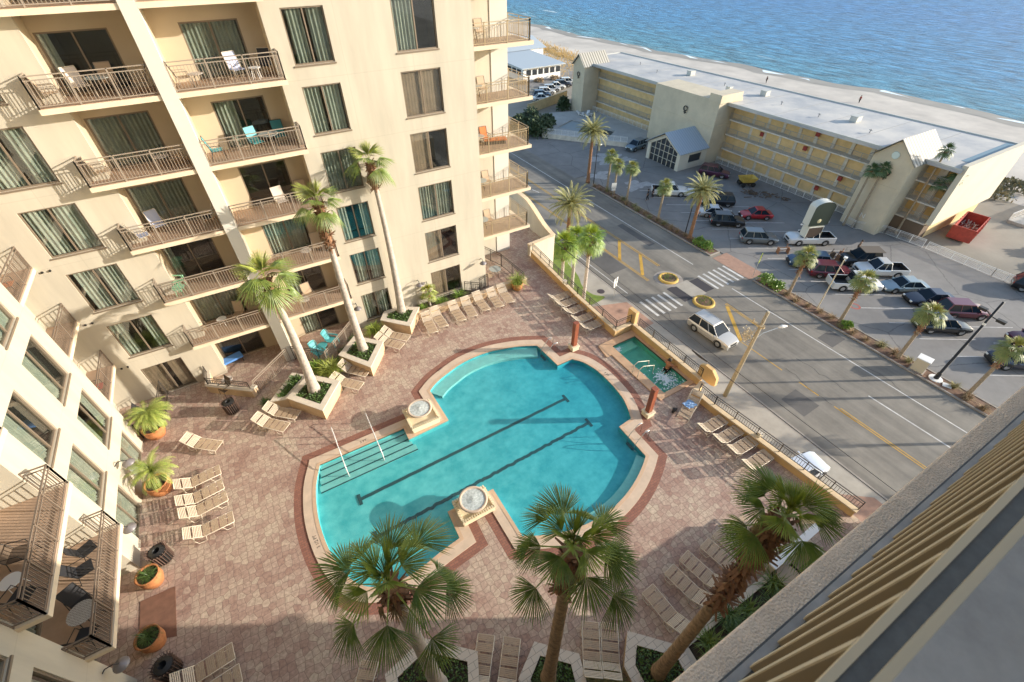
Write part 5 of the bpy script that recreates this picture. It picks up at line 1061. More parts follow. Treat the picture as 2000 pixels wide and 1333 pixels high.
# utility box, poles, lamps, signs
t = empty('utility_box', (46.75, 6.75, ZR+.1), radians(8), 'beige metal utility cabinet with white top in the planting strip', 'utility box'); b = MB(); b.box(-.42, .42, -.5, .5, .08, 1.35); b.build('cabinet', mat('beige_metal', (.58, .50, .36), .6), t, bevel=.02); b = MB(); b.box(-.46, .46, -.54, .54, 1.352, 1.45); b.build('lid', M_WPLAS, t, bevel=.02); b = MB(); b.box(-.5, .5, -.6, .6, 0, .08); b.build('base', M_KERB, t)
t = empty('street_pole', (47.0, 5.3, ZR+.1), 0, 'tall black tapered street pole with black luminaires on a white base ring', 'street lamp')
b = MB(); b.tube([(0, 0, .05), (0, 0, .7), (0, 0, .72), (0, 0, 8.6)], [.2, .17, .12, .085], 12); b.build('pole', M_BLACK, t, True); b = MB(); b.lathe([(.55, 0), (.52, .06), (.2, .07)], n=20); b.build('base', M_WPLAS, t)
b = MB(); b.lathe([(.12, 0), (.12, .22)], c=(0, 0, 6.3), n=12); b.build('band', M_WPLAS, t)
for s in (-1, 1): b = MB(); b.bar((0, 0, 7.2), (s*.35, s*.5, 7.3), .07); b.box(s*.35-.16, s*.35+.16, s*.75-.3, s*.75+.3, 7.2, 7.42); b.build('luminaire', M_BLACK, t)
b = MB(); b.box(-.28, .28, -.32, .32, 0, .05); o = b.build('access_cover', M_WPLAS); o.location = (46.9, 4.35, ZR+.105); o.rotation_euler.z = .4; tag(o, 'square white ground cover beside the black pole base', 'access cover')
def lot_lamp(x, y, h, az, lb, m_=M_BLACK):
    t = empty('lot_lamp', (x, y, ZR+.1), az, lb, 'street lamp', 'slim parking lot lamps'); b = MB(); b.tube([(0, 0, 0), (0, 0, h)], [.07, .05], 8); b.tube([(0, 0, h), (.35, 0, h+.05)], .035, 6); b.build('pole', m_, t); b = MB(); b.box(.3, .7, -.16, .16, h, h+.12); b.build('lamp_head', M_WPLAS, t, bevel=.03)
lot_lamp(46.9, 55.0, 6.0, 0, 'slim lamp at the far end of the strip beside the tallest palm'); lot_lamp(47.2, 35.7, 5.9, 2, 'slim black lamp next to the reddish trunked palm'); lot_lamp(47.2, 16.9, 6.1, .3, 'slim pale lamp in front of the white open bed truck', MATS['beige_metal'])
t = empty('utility_pole', (29.07, 13.5, ZR+.12), 0, 'weathered wooden utility pole with street light arm beside the road', 'utility pole')
b = MB(); b.tube([(0, 0, 0), (.1, -.1, 4.5), (.25, -.2, 9.3)], [.19, .16, .12], 10); b.build('pole', M_WOODP, t, True)
b = MB(); b.tube([(.17, -.15, 6.6), (.8, -.3, 7.1), (2.0, -.7, 7.45)], .035, 6); b.build('lamp_arm', mat('galvanised', (.5, .5, .48), .4, .5), t)
b = MB(); b.tube([(1.9, -.66, 7.46), (2.2, -.76, 7.48), (2.6, -.88, 7.44)], [.07, .15, .06], 8); b.build('lamp_head', M_WPLAS, t, True)
b = MB(); b.box(-.05, .15, -.55, .45, 8.0, 8.12); b.tube([(0, -.5, 8.1), (0, -.5, 8.35)], .05, 6); b.tube([(0, .4, 8.1), (0, .4, 8.35)], .05, 6); b.build('crossarm', M_WOODP, t)
b = MB(); rr = random.Random(8)
for i in range(220): c = Vector((-.25+rr.gauss(0, .22), .25+rr.gauss(0, .22), 6.9+rr.gauss(0, .28))); d = Vector((rr.gauss(0, 1), rr.gauss(0, 1), rr.gauss(0, 1))).normalized()*.12; s = d.orthogonal()*.3; b.add([c-s, c+s, c+d], [(0, 1, 2)])
b.build('dry_vine', mat('dry_vine', (.52, .42, .26), .95), t)
def sag(b, p, q, s, r, n=26):
    p, q = Vector(p), Vector(q); b.tube([p+(q-p)*(i/n)-Vector((0, 0, 4*s*(i/n)*(1-i/n))) for i in range(n+1)], r, 4, cap=False)
for k, (x, z, s, r) in enumerate([(23.75, -3.0, .3, .028), (24.75, -3.0, .3, .012), (25.0, -3.2, .35, .012)]):
    b = MB(); sag(b, (x, 40, z), (x, -34, z), s, r, 40); sag(b, (x, 40, z), (x-.4, 120, z), s, r, 30)
    if k == 0: b.tube([(x, 14.6, z-.3), (x, 13.9, z-.38), (x, 13.2, z-.3)], .06, 5)
    tag(b.build('utility_wire', M_BLACK), ['thickest black cable slung along the near side of the road, with a splice', 'thin black wire just beyond the thick cable over the roadside', 'outermost thin black wire over the road edge'][k], 'wire', 'wires along the street')
def sign_post(loc, rz, h, kind, lb):
    t = empty('road_sign', loc, rz, lb, 'road sign'); b = MB(); b.tube([(0, 0, 0), (0, 0, h)], .03, 6); b.build('post', MATS['galvanised'], t)
    b = MB(); r = .45
    if kind == 'ped':
        b.add([(0, -.04, h-.1-r), (r, -.04, h-.1), (0, -.04, h-.1+r), (-r, -.04, h-.1), (0, -.06, h-.1-r), (r, -.06, h-.1), (0, -.06, h-.1+r), (-r, -.06, h-.1)], [(3, 2, 1, 0), (4, 5, 6, 7), (0, 1, 5, 4), (1, 2, 6, 5), (2, 3, 7, 6), (3, 0, 4, 7)]); b.build('panel', mat('sign_lime', (.60, .72, .05), .5), t)
        b = MB(); b.box(-.04, .04, -.075, -.064, h+.04, h+.13); b.bar((0, -.07, h+.03), (0, -.07, h-.16), .08, .01); b.bar((0, -.07, h-.14), (.12, -.07, h-.34), .05, .01); b.bar((0, -.07, h-.14), (-.11, -.07, h-.34), .05, .01); b.bar((0, -.07, h-.02), (.14, -.07, h-.12), .04, .01); b.bar((0, -.07, h-.02), (-.13, -.07, h-.1), .04, .01); b.build('walking_symbol', M_BLACK, t)
        b = MB(); b.box(-.28, .28, -.06, -.04, h-.98, h-.66); b.build('plate', MATS['sign_lime'], t)
    else: b.box(-.38, .38, -.05, -.035, h-.85, h-.05); b.build('panel', M_WPLAS, t); b = MB(); b.box(-.3, .3, -.05, -.035, h-1.25, h-.9); b.build('plate', M_WPLAS, t)
sign_post((46.6, 24.5, ZR+.1), radians(25), 2.9, 'ped', 'lime yellow diamond crosswalk sign with walking figure at the planting strip'); sign_post((30.0, 29.6, ZR+.13), radians(200), 2.6, 'rect', 'pale backed road sign on the near verge before the crosswalk'); sign_post((46.7, 50.0, ZR+.1), radians(-20), 2.1, 'rect', 'small yellowish sign post in the far planting strip')
# ---- hotel roadside sign
t = empty('hotel_sign', (58.8, 26.1, ZR), radians(-20), 'tall round topped roadside hotel sign with dark faces and pale edges', 'hotel sign')
b = MB(); b.box(-.2, .2, -.2, .2, 0, 2.2); b.build('post', M_BLACK, t)
def slab_arch(b, w0, d0, z0, z1, arch):
    pts = [(-w0, z0), (w0, z0)]+[(w0*cos(a), z1+arch*sin(a)) for a in [pi*i/14 for i in range(15)]]; n = len(pts)
    b.add([(x, -d0, z) for x, z in pts]+[(x, d0, z) for x, z in pts], [tuple(range(n)), tuple(range(2*n-1, n-1, -1))]); 
    return pts, n, d0
b = MB(); pts, n, d0 = slab_arch(b, 1.35, .55, 2.9, 5.2, .75); b.build('face', mat('sign_green', (.03, .045, .035), .35), t)
b = MB(); b.add([(x*1.02, -.54, z) for x, z in pts]+[(x*1.02, .54, z) for x, z in pts], [(i, (i+1) % n, n+(i+1) % n, n+i) for i in range(n)]); b.build('edge', mat('sign_edge', (.66, .66, .58), .6), t)
b = MB(); b.box(-1.0, 1.0, -.52, .52, 1.3, 2.6); b.build('lower_panel', mat('sign_brown', (.06, .04, .03), .5), t); b = MB(); b.box(1.002, 1.06, -.54, .54, 1.28, 2.62); b.box(-1.06, -1.002, -.54, .54, 1.28, 2.62); b.box(-1.06, 1.06, -.56, .56, 2.62, 2.75); b.build('trim', MATS['sign_edge'], t)
for s in (-1, 1): b = MB(); b.tube([(s*1.0, 0, 2.7), (s*1.8, 0, 2.9)], .02, 5); b.lathe([(.01, -.13), (.12, -.05), (.13, .03), (.01, .13)], c=(s*1.85, 0, 2.95), n=10); b.build('globe_lamp', M_WPLAS, t)
b = MB(); b.lathe([(.28, 0), (.2, .03), (.01, .05)], n=14); o = b.build('emblem', mat('emblem_gold', (.55, .50, .30), .5), t); o.rotation_euler = (radians(90), 0, 0); o.location = (-.1, -.55, 3.5)
# ---- beach hotel
HB = empty('beach_hotel', (0, 0, 0), 0, 'long four storey yellow and beige beach hotel with gabled towers', 'building')
ZH = ZR+9.4; XF = 71.6
def hx(y): return XF+(.0 if y < 53 else -.018*(y-53))
b = MB(); b.prism([(73.2, 19.3), (86.6, 19.3), (82.9, 93), (72.2, 93)], ZR, ZH-.35); b.build('wall', M_HYEL, HB)
b = MB(); b.prism([(71.0, 19.0), (87.0, 19.0), (83.2, 93.3), (70.0, 93.3)], ZH-.35, ZH); b.build('roof', M_ROOF, HB)
b = MB(); b.prism([(71.0, 19.0), (87.0, 19.0), (83.2, 93.3), (70.0, 93.3)], ZH, ZH+.16, holes=[[(71.25, 19.2), (86.75, 19.2), (82.95, 93.1), (70.25, 93.1)]]); b.build('roof_edge', mat('roof_trim', (.50, .50, .46), .7), HB)
b = MB(); b.box(74.5, 86.6, 19.25, 20.6, ZH+.001, ZH+.03); b.build('roof_gutter', mat('blue_roof', (.16, .26, .32), .6), HB)
b = MB(); b.box(71.3, 87.0, 18.7, 19.28, ZR+2.5, ZH+.5); b.build('end_wall', mat('pale_end', (.60, .545, .43), .9, noise=.06, nscale=.5), HB)
# storeys
segs = [(27.9, 51.6, 9), (68.0, 86.4, 7), (19.4, 24.0, 2)]
st = 2.3
for si, (y0, y1, nb) in enumerate(segs):
    for f in range(4):
        z = ZR+st*f+.05; zt = z+st-.3
        if si == 2 and f == 0: continue
        if f:
            b = MB(); b.box(XF-.05, 73.21, y0, y1, z-.16, z); s = b.build('walkway', M_HCOL, HB)
            b = MB(); railing(b, [(XF+.02, y0+.02), (XF+.02, y1-.02)], z, 1.0, .16, 2.2, .05, .03, False); b.build('walkway_railing', mat('grey_rail', (.36, .35, .32), .5), s)
        L = (y1-y0)/nb
        for k in range(nb):
            ya = y0+L*k
            b = MB(); b.box(73.12, 73.195, ya+L*.06, ya+L*.5, z+.25, zt-.25); b.build('shutter', mat('hotel_panel', (.66, .44, .17), .85, noise=.12, nscale=1), HB)
            b = MB(); b.box(73.1, 73.195, ya+L*.74, ya+L*.92, z+.01, zt-.1); b.build('door', mat('hotel_door', (.66, .60, .50), .8), HB)
            if f == 0 or True:
                b = MB(); b.box(72.8, 73.198, ya+L*.53, ya+L*.70, z+.01, zt); b.build('buttress', M_HCOL, HB)
for (y, f) in ((31.5, 1), (34.0, 0), (38.0, 2), (37.0, 3), (45.5, 2), (75, 1), (75.5, 2), (76, 3), (74.8, 0)):
    z = ZR+st*f+.9; b = MB(); b.box(72.6, 72.7, y, y+.6, z+.15, z+.75); b.build('red_panel', mat('red_panel', (.30, .045, .035), .7), HB)
b = MB(); b.box(73.1, 73.3, 19.3, 27.8, ZR+.01, ZR+2.3); b.box(71.5, 73.1, 19.3, 24.0, ZR+.01, ZR+2.2); b.build('garage_front', M_HBROWN, HB)
def tower(x0, x1, y0, y1, top, gable, nm='stair_tower'):
    b = MB(); b.box(x0, x1, y0, y1, ZR, top); b.box(x0-.06, x1, y0-.06, y1+.06, ZR+5.9, ZR+6.1)
    ym = (y0+y1)/2
    if gable: b.add([(x0, y0, top), (x0, y1, top), (x0, ym, top+gable), (x1+2.2, y0, top), (x1+2.2, y1, top), (x1+2.2, ym, top+gable)], [(0, 1, 2), (3, 5, 4)])
    s = b.build(nm, M_HWALL, HB)
    if gable:
        b = MB()
        for ya, yb in ((y0-.3, ym), (y1+.3, ym)):
            za = top-.12; zb = top+gable+.06; b.add([(x0-.4, ya, za), (x1+2.4, ya, za), (x1+2.4, yb, zb), (x0-.4, yb, zb), (x0-.4, ya, za+.1), (x1+2.4, ya, za+.1), (x1+2.4, yb, zb+.1), (x0-.4, yb, zb+.1)], [(0, 1, 2, 3), (7, 6, 5, 4), (0, 4, 5, 1), (3, 2, 6, 7), (0, 3, 7, 4), (1, 5, 6, 2)])
        b.build('gable_roof', M_MROOF, s)
    return s
s1 = tower(68.7, 73.19, 22.9, 27.6, ZR+9.2, 2.3); s2 = tower(67.9, 72.1, 86.6, 90.5, ZR+9.2, 2.0); s3 = tower(68.6, 74, 52.0, 66.4, ZR+9.9, 0, 'central_tower')
b = MB(); b.box(68.5, 73.5, 51.85, 54.2, ZH+.17, ZR+10.8); b.build('parapet_fin', M_HWALL, HB)
b = MB(); b.lathe([(.45, 0), (.4, .05), (.01, .05)], n=18); o = b.build('round_vent', mat('pale_vent', (.60, .68, .62), .6), s1); o.rotation_euler = (0, radians(-90), 0); o.location = (68.66, 25.25, ZR+9.7)
def wall_ornament(y, z, x=68.55, nm='wall_lantern'):
    b = MB()
    for i in range(16):
        a0, a1 = 2*pi*i/16, 2*pi*(i+1)/16; b.bar((x, y+.38*cos(a0), z+.38*sin(a0)), (x, y+.38*cos(a1), z+.38*sin(a1)), .14, .1, up=(1, 0, 0))
    b.bar((x, y, z-.35), (x, y, z-.85), .12); b.bar((x, y-.3, z-.6), (x, y+.3, z-.6), .1); b.build(nm, M_BLACK, HB)
wall_ornament(25.2, ZR+7.6); wall_ornament(58.5, ZR+7.5, 68.4); wall_ornament(88.4, ZR+7.6, 67.7)
text('N', (68.66, 25.0, ZR+1.6), 0, .9, M_WPLAS, None, 'wall_letter').matrix_world = Matrix.Translation((68.66, 25.3, ZR+1.5)) @ Euler((radians(90), 0, radians(-90))).to_matrix().to_4x4()
o = bpy.data.objects['wall_letter']; tag(o, 'faded white letter mark low on the gabled hotel tower', 'wall letter')
for (x, y) in ((75.2, 32), (76, 40), (77, 47), (76, 74), (78, 81), (79, 60)):
    b = MB(); b.tube([(x, y, ZH), (x, y, ZH+.55)], .07, 6); b.tube([(x-.1, y-.25, ZH+.4), (x+.1, y+.25, ZH+.4)], .05, 5); b.build('roof_vent', mat('grey_metal', (.3, .3, .3), .5), HB)
for (x, y, sx, sy) in ((78.5, 36, 1.3, 1.0), (79.5, 52, 1.1, 1.1), (80, 69, 1.2, 1.0), (76.5, 57, .8, .8)):
    b = MB(); b.box(x-sx/2, x+sx/2, y-sy/2, y+sy/2, ZH+.02, ZH+.75); b.box(x-sx/2-.06, x+sx/2+.06, y-sy/2-.06, y+sy/2+.06, ZH+.75, ZH+.82); b.build('roof_unit', mat('roof_trim', (.5, .5, .46)), HB)
for k in range(11):
    y = 25.5+k*6.2; b = MB(); b.box(71.4, 86.0-.05*(y-20), y, y+.1, ZH+.002, ZH+.02); b.build('roof_seam', mat('seam_grey', (.36, .355, .34), .9), HB)
# entrance porch
t = empty('entrance_porch', (0, 0, 0), 0, 'gabled glass fronted entrance porch with blue grey metal roof at the hotel', 'porch')
px0, px1, py0, py1, pe, pk = 62.2, 68.58, 52.0, 59.6, ZR+2.9, ZR+5.1; pm = (py0+py1)/2
b = MB(); b.box(px0, px0+.5, py0, py0+.7, ZR, pe); b.box(px0, px0+.5, py1-.7, py1, ZR, pe); b.box(px0+.5, px1, py0, py0+.3, ZR, ZR+1.0); b.box(px0+.5, px1, py0, py0+.3, ZR+2.3, pe); b.box(px0+.5, px0+2.2, py0, py0+.3, ZR+1.0, ZR+2.3); b.box(px1-1.3, px1, py0, py0+.3, ZR+1.0, ZR+2.3); b.box(px0+.5, px1, py1-.3, py1, ZR, pe)
b.add([(px0, py0, pe), (px0, py1, pe), (px0, pm, pk), (px0+.35, py0, pe), (px0+.35, py1, pe), (px0+.35, pm, pk), (px0, py0+.8, pe-.1), (px0, py1-.8, pe-.1), (px0, pm, pk-.65), (px0+.35, py0+.8, pe-.1), (px0+.35, py1-.8, pe-.1), (px0+.35, pm, pk-.65)], [(0, 6, 8, 2), (1, 2, 8, 7), (3, 5, 11, 9), (4, 10, 11, 5), (6, 9, 11, 8), (7, 8, 11, 10)])
b.build('frame', mat('porch_white', (.62, .58, .48), .8), t)
b = MB()
for i in range(7): y = py0+.7+(py1-py0-1.4)*i/6; zt = pe+(pk-pe)*(1-abs(y-pm)/(pm-py0))-.65; b.box(px0+.1, px0+.2, y-.04, y+.04, ZR, zt)
for z in (ZR+1.1, ZR+2.2, ZR+3.2): q = 1 if z < pe else .55; b.box(px0+.11, px0+.19, pm-(pm-py0-.7)*q, pm+(pm-py0-.7)*q, z-.03, z+.03)
b.build('mullions', MATS['porch_white'], t)
b = MB(); b.add([(px0+.22, py0+.6, ZR), (px0+.22, py1-.6, ZR), (px0+.22, py1-.6, pe), (px0+.22, pm, pk-.4), (px0+.22, py0+.6, pe)], [(0, 1, 2, 3, 4)]); b.box(px0+2.2, px1-1.3, py0+.12, py0+.16, ZR+1, ZR+2.3); b.build('glass', mat('dark_glass', (.04, .045, .05), .06, spec=.8), t)
b = MB()
for ya in (py0-.35, py1+.35):
    za = pe-.1; zb = pk+.12; b.add([(px0-.5, ya, za), (px1, ya, za), (px1, pm, zb), (px0-.5, pm, zb), (px0-.5, ya, za+.1), (px1, ya, za+.1), (px1, pm, zb+.1), (px0-.5, pm, zb+.1)], [(0, 1, 2, 3), (7, 6, 5, 4), (0, 4, 5, 1), (3, 2, 6, 7), (0, 3, 7, 4), (1, 5, 6, 2)])
b.build('roof', M_BROOF, t)
# hotel pool terrace
b = MB(); b.prism([(52.2, 78.2), (62.8, 65.4), (71.5, 66.5), (70.6, 86.5), (60, 90)], ZR, ZR+.55, holes=[[(57.2, 80.4), (62.3, 70.2), (66.0, 72.6), (62.6, 82.8)]]); struct(b, 'terrace', mat('terrace_concrete', (.42, .41, .38), .9, noise=.12, nscale=.5))
b = MB(); b.prism([(57.2, 80.4), (62.3, 70.2), (66.0, 72.6), (62.6, 82.8)], None, ZR+.2); tag(b.build('drained_pool', mat('drained_pool', (.035, .05, .05), .3)), 'dark half drained pool on the terrace of the beach hotel', 'pool')
b = MB(); b.prism([(57.3, 80.3), (59.4, 76.2), (63.6, 79.6), (62.6, 82.7)], ZR+.2, ZR+.35); tag(b.build('pool_shallow_end', mat('pool_grey', (.32, .36, .36), .7)), 'pale shallow end of the drained hotel pool', 'pool end')
lowwall('pale low wall edging the hotel terrace toward the parking lot', [(52.2, 78.2), (62.8, 65.4)], ZR, ZR+.75, .3, wm=M_HCOL, capm=M_HCOL)
fence('white railing above the hotel terrace wall', [(52.3, 78.2), (62.8, 65.5)], ZR+.85, .9, M_WPLAS)
fence('white railing along the foot of the hotel facade, far part', [(71.3, 67), (70.6, 86)], ZR+.5, 1.0, M_WPLAS)
fence('long white railing along the foot of the hotel facade, near part', [(71.0, 28.4), (71.0, 51.5)], ZR, 1.05, M_WPLAS)
fence('white temporary barrier fence in front of the gabled tower', [(68.4, 27), (68.1, 25.3), (70.2, 22.4), (70.7, 18.0)], ZR, 1.1, M_WPLAS)
fence('white temporary barrier fence running on toward the right', [(70.7, 17.6), (70.6, 10.5), (70.9, 4)], ZR, 1.0, M_WPLAS)
# stacked white loungers (pile) on the hotel terrace
for k in range(7):
    b = MB(); x, y = 66.2+.75*(k % 3), 83+.9*(k//3); b.box(-.3, .3, -.9, .3, .25, .32); b.add([(-.3, .3, .32), (.3, .3, .32), (.3, .9, .7), (-.3, .9, .7), (-.3, .3, .27), (.3, .3, .27), (.3, .9, .65), (-.3, .9, .65)], [(0, 1, 2, 3), (7, 6, 5, 4)]); b.box(-.28, -.22, -.8, -.7, 0, .25); b.box(.22, .28, -.8, -.7, 0, .25); b.box(-.28, -.22, .1, .2, 0, .25); b.box(.22, .28, .1, .2, 0, .25)
    o = b.build('terrace_chair', M_WPLAS); o.location = (x, y, ZR+.56); o.rotation_euler.z = k*1.1; tag(o, 'white plastic lounge chair in the jumble on the hotel pool terrace', 'chair', 'white chairs on the hotel terrace')
t = empty('dumpster', (79.0, 17.0, ZR), radians(9), 'long open topped red dumpster beside the hotel end wall', 'dumpster')
b = MB(); b.box(-3, 3, -1.2, -1.1, .2, 1.9); b.box(-3, 3, 1.1, 1.2, .2, 1.9); b.box(-3, -2.9, -1.1, 1.1, .2, 1.9); b.box(2.9, 3, -1.1, 1.1, .2, 1.9); b.box(-2.9, 2.9, -1.1, 1.1, .2, .3)
for i in range(7): b.box(-2.9+i*.95, -2.8+i*.95, -1.28, -1.2, .2, 1.85); b.box(-2.9+i*.95, -2.8+i*.95, 1.2, 1.28, .2, 1.85)
b.build('body', M_REDD, t); b = MB(); rr = random.Random(3)
for i in range(90): x, y = rr.uniform(-2.6, 2.6), rr.uniform(-1, 1); s = rr.uniform(.1, .4); b.bar((x, y, .5+rr.random()*.4), (x+rr.uniform(-1, 1)*s*2, y+rr.uniform(-1, 1)*s*.5, .6+rr.random()*.5), .12, .05)
b.build('debris', mat('debris', (.48, .42, .36), .9, noise=.4, nscale=3), t)
# boardwalk and dune plants at the right
b = MB(); b.prism([(88, 13.5), (118, 11), (118, 13), (88, 15.6)], ZR-.05, ZR+.3); tag(b.build('boardwalk', mat('grey_boards', (.46, .44, .40), .9, noise=.2, nscale=2)), 'weathered wooden boardwalk leading from the lot to the beach', 'boardwalk')
fence('white railed fence along the boardwalk, hotel side', [(88, 15.6), (103, 14.5), (118, 13)], ZR+.3, 1.0, M_WPLAS); fence('white railed fence along the boardwalk, far side', [(88, 13.5), (118, 11)], ZR+.3, 1.0, M_WPLAS)
for k, (x, y, r, h) in enumerate([(96, 21.5, 3.4, 1.5), (101, 20.5, 3.0, 1.3), (84, 8.5, 1.8, 1.6), (80, 7.0, 1.5, 1.2)]):
    shrub('dune_bush', (x, y, ZR), r, h, 500, ['wide grey green dune bush behind the hotel end wall', 'smaller grey green dune bush nearer the water', 'bush in the raised bed right of the dumpster', 'low bush at the front of the raised bed right of the dumpster'][k], mat('dune_leaf', (.26, .23, .13), .9, col2=(.14, .14, .08), nscale=1), None, .2, .5, k)
b = MB()
rr = random.Random(12)
for i in range(5200):
    y = rr.uniform(104, 176); x = 96+ (y-104)*.11+abs(rr.gauss(0, 3.2))*(1 if rr.random() < .7 else -1)
    if rr.random() < .25: x = rr.uniform(84, 108)
    h = rr.uniform(.25, .9); a = rr.uniform(0, 2*pi); z = ZR-.2; b.add([(x-.15, y, z), (x+.15, y, z), (x+.25*cos(a), y+.25*sin(a), z+h)], [(0, 1, 2)])
o = stuff(b, 'dune_grass', mat('dune_grass', (.42, .27, .10), .9, col2=(.24, .19, .09), nscale=.5)); o['label'] = 'golden brown dune grass along the top of the beach'; o['category'] = 'grass'
for k, (x, y, r, h) in enumerate([(51.5, 79.5, 2.4, 3.6), (54.2, 80.6, 2.2, 3.2), (52.8, 83.2, 2.6, 4.4), (50.2, 83.5, 2.2, 3.4), (56.5, 82.8, 1.6, 2.6), (66.5, 91.5, 1.6, 2.8)]):
    shrub('evergreen_bush', (x, y, ZR), r, h, 900, ['dark bush at the lot corner nearest the road', 'dark bush beside the terrace fence', 'tallest dark bush of the corner cluster', 'dark bush at the road side of the corner cluster', 'small dark bush at the back of the corner cluster', 'dark bush at the left foot of the far gabled tower'][k], mat('dark_leaf', (.035, .06, .02), .6, col2=(.07, .10, .035), nscale=1), None, .22, .55, k+5)
# ochre boundary wall behind the far car park
lowwall('long ochre boundary wall beside the far row of parked cars', [(58, 93), (72, 98)], ZR, ZR+1.9, .3, wm=mat('ochre_fence', (.50, .38, .20), .9, noise=.15, nscale=1), capm=MATS['ochre_fence'])
# white beach house at the far left
t = empty('beach_house', (0, 0, 0), 0, 'white beachside building with pale metal roofs and a row of windows', 'building')
b = MB(); b.box(72, 84, 118, 136, ZR, ZR+3.2); b.box(70, 90, 136, 152, ZR, ZR+4.0); b.build('wall', M_WPLAS, t)
b = MB(); b.add([(71, 117, ZR+3.2), (85, 117, ZR+3.2), (85, 137, ZR+3.8), (71, 137, ZR+3.8), (71, 117, ZR+3.4), (85, 117, ZR+3.4), (85, 137, ZR+4.0), (71, 137, ZR+4.0)], [(0, 1, 2, 3), (7, 6, 5, 4), (0, 4, 5, 1), (1, 5, 6, 2), (3, 2, 6, 7), (0, 3, 7, 4)]); b.build('roof', mat('pale_metal_roof', (.42, .47, .50), .5), t)
b = MB(); b.add([(69, 135.4, ZR+4.05), (91, 135.4, ZR+4.05), (91, 144, ZR+6.2), (69, 144, ZR+6.2), (91, 153, ZR+4.05), (69, 153, ZR+4.05)], [(0, 1, 2, 3), (3, 2, 4, 5), (1, 4, 2), (0, 3, 5)]); b.build('roof', MATS['pale_metal_roof'], t)
for k in range(6): b = MB(); b.box(73.0+k*1.9, 74.4+k*1.9, 117.93, 117.998, ZR+1.4, ZR+2.7); b.build('window', MATS['dark_glass'], t)
for k in range(6): b = MB(); b.box(71.93, 71.998, 119.2+k*2.6, 121.2+k*2.6, ZR+1.4, ZR+2.7); b.build('window', MATS['dark_glass'], t)
for k in range(3): shrub('hedge_plant', (71.0+k*5, 116.3, ZR), 1.6, .9, 200, 'low tan hedge plant along the front of the white beach house', M_DRY, 'hedge plants at the beach house', .2, .4, k)

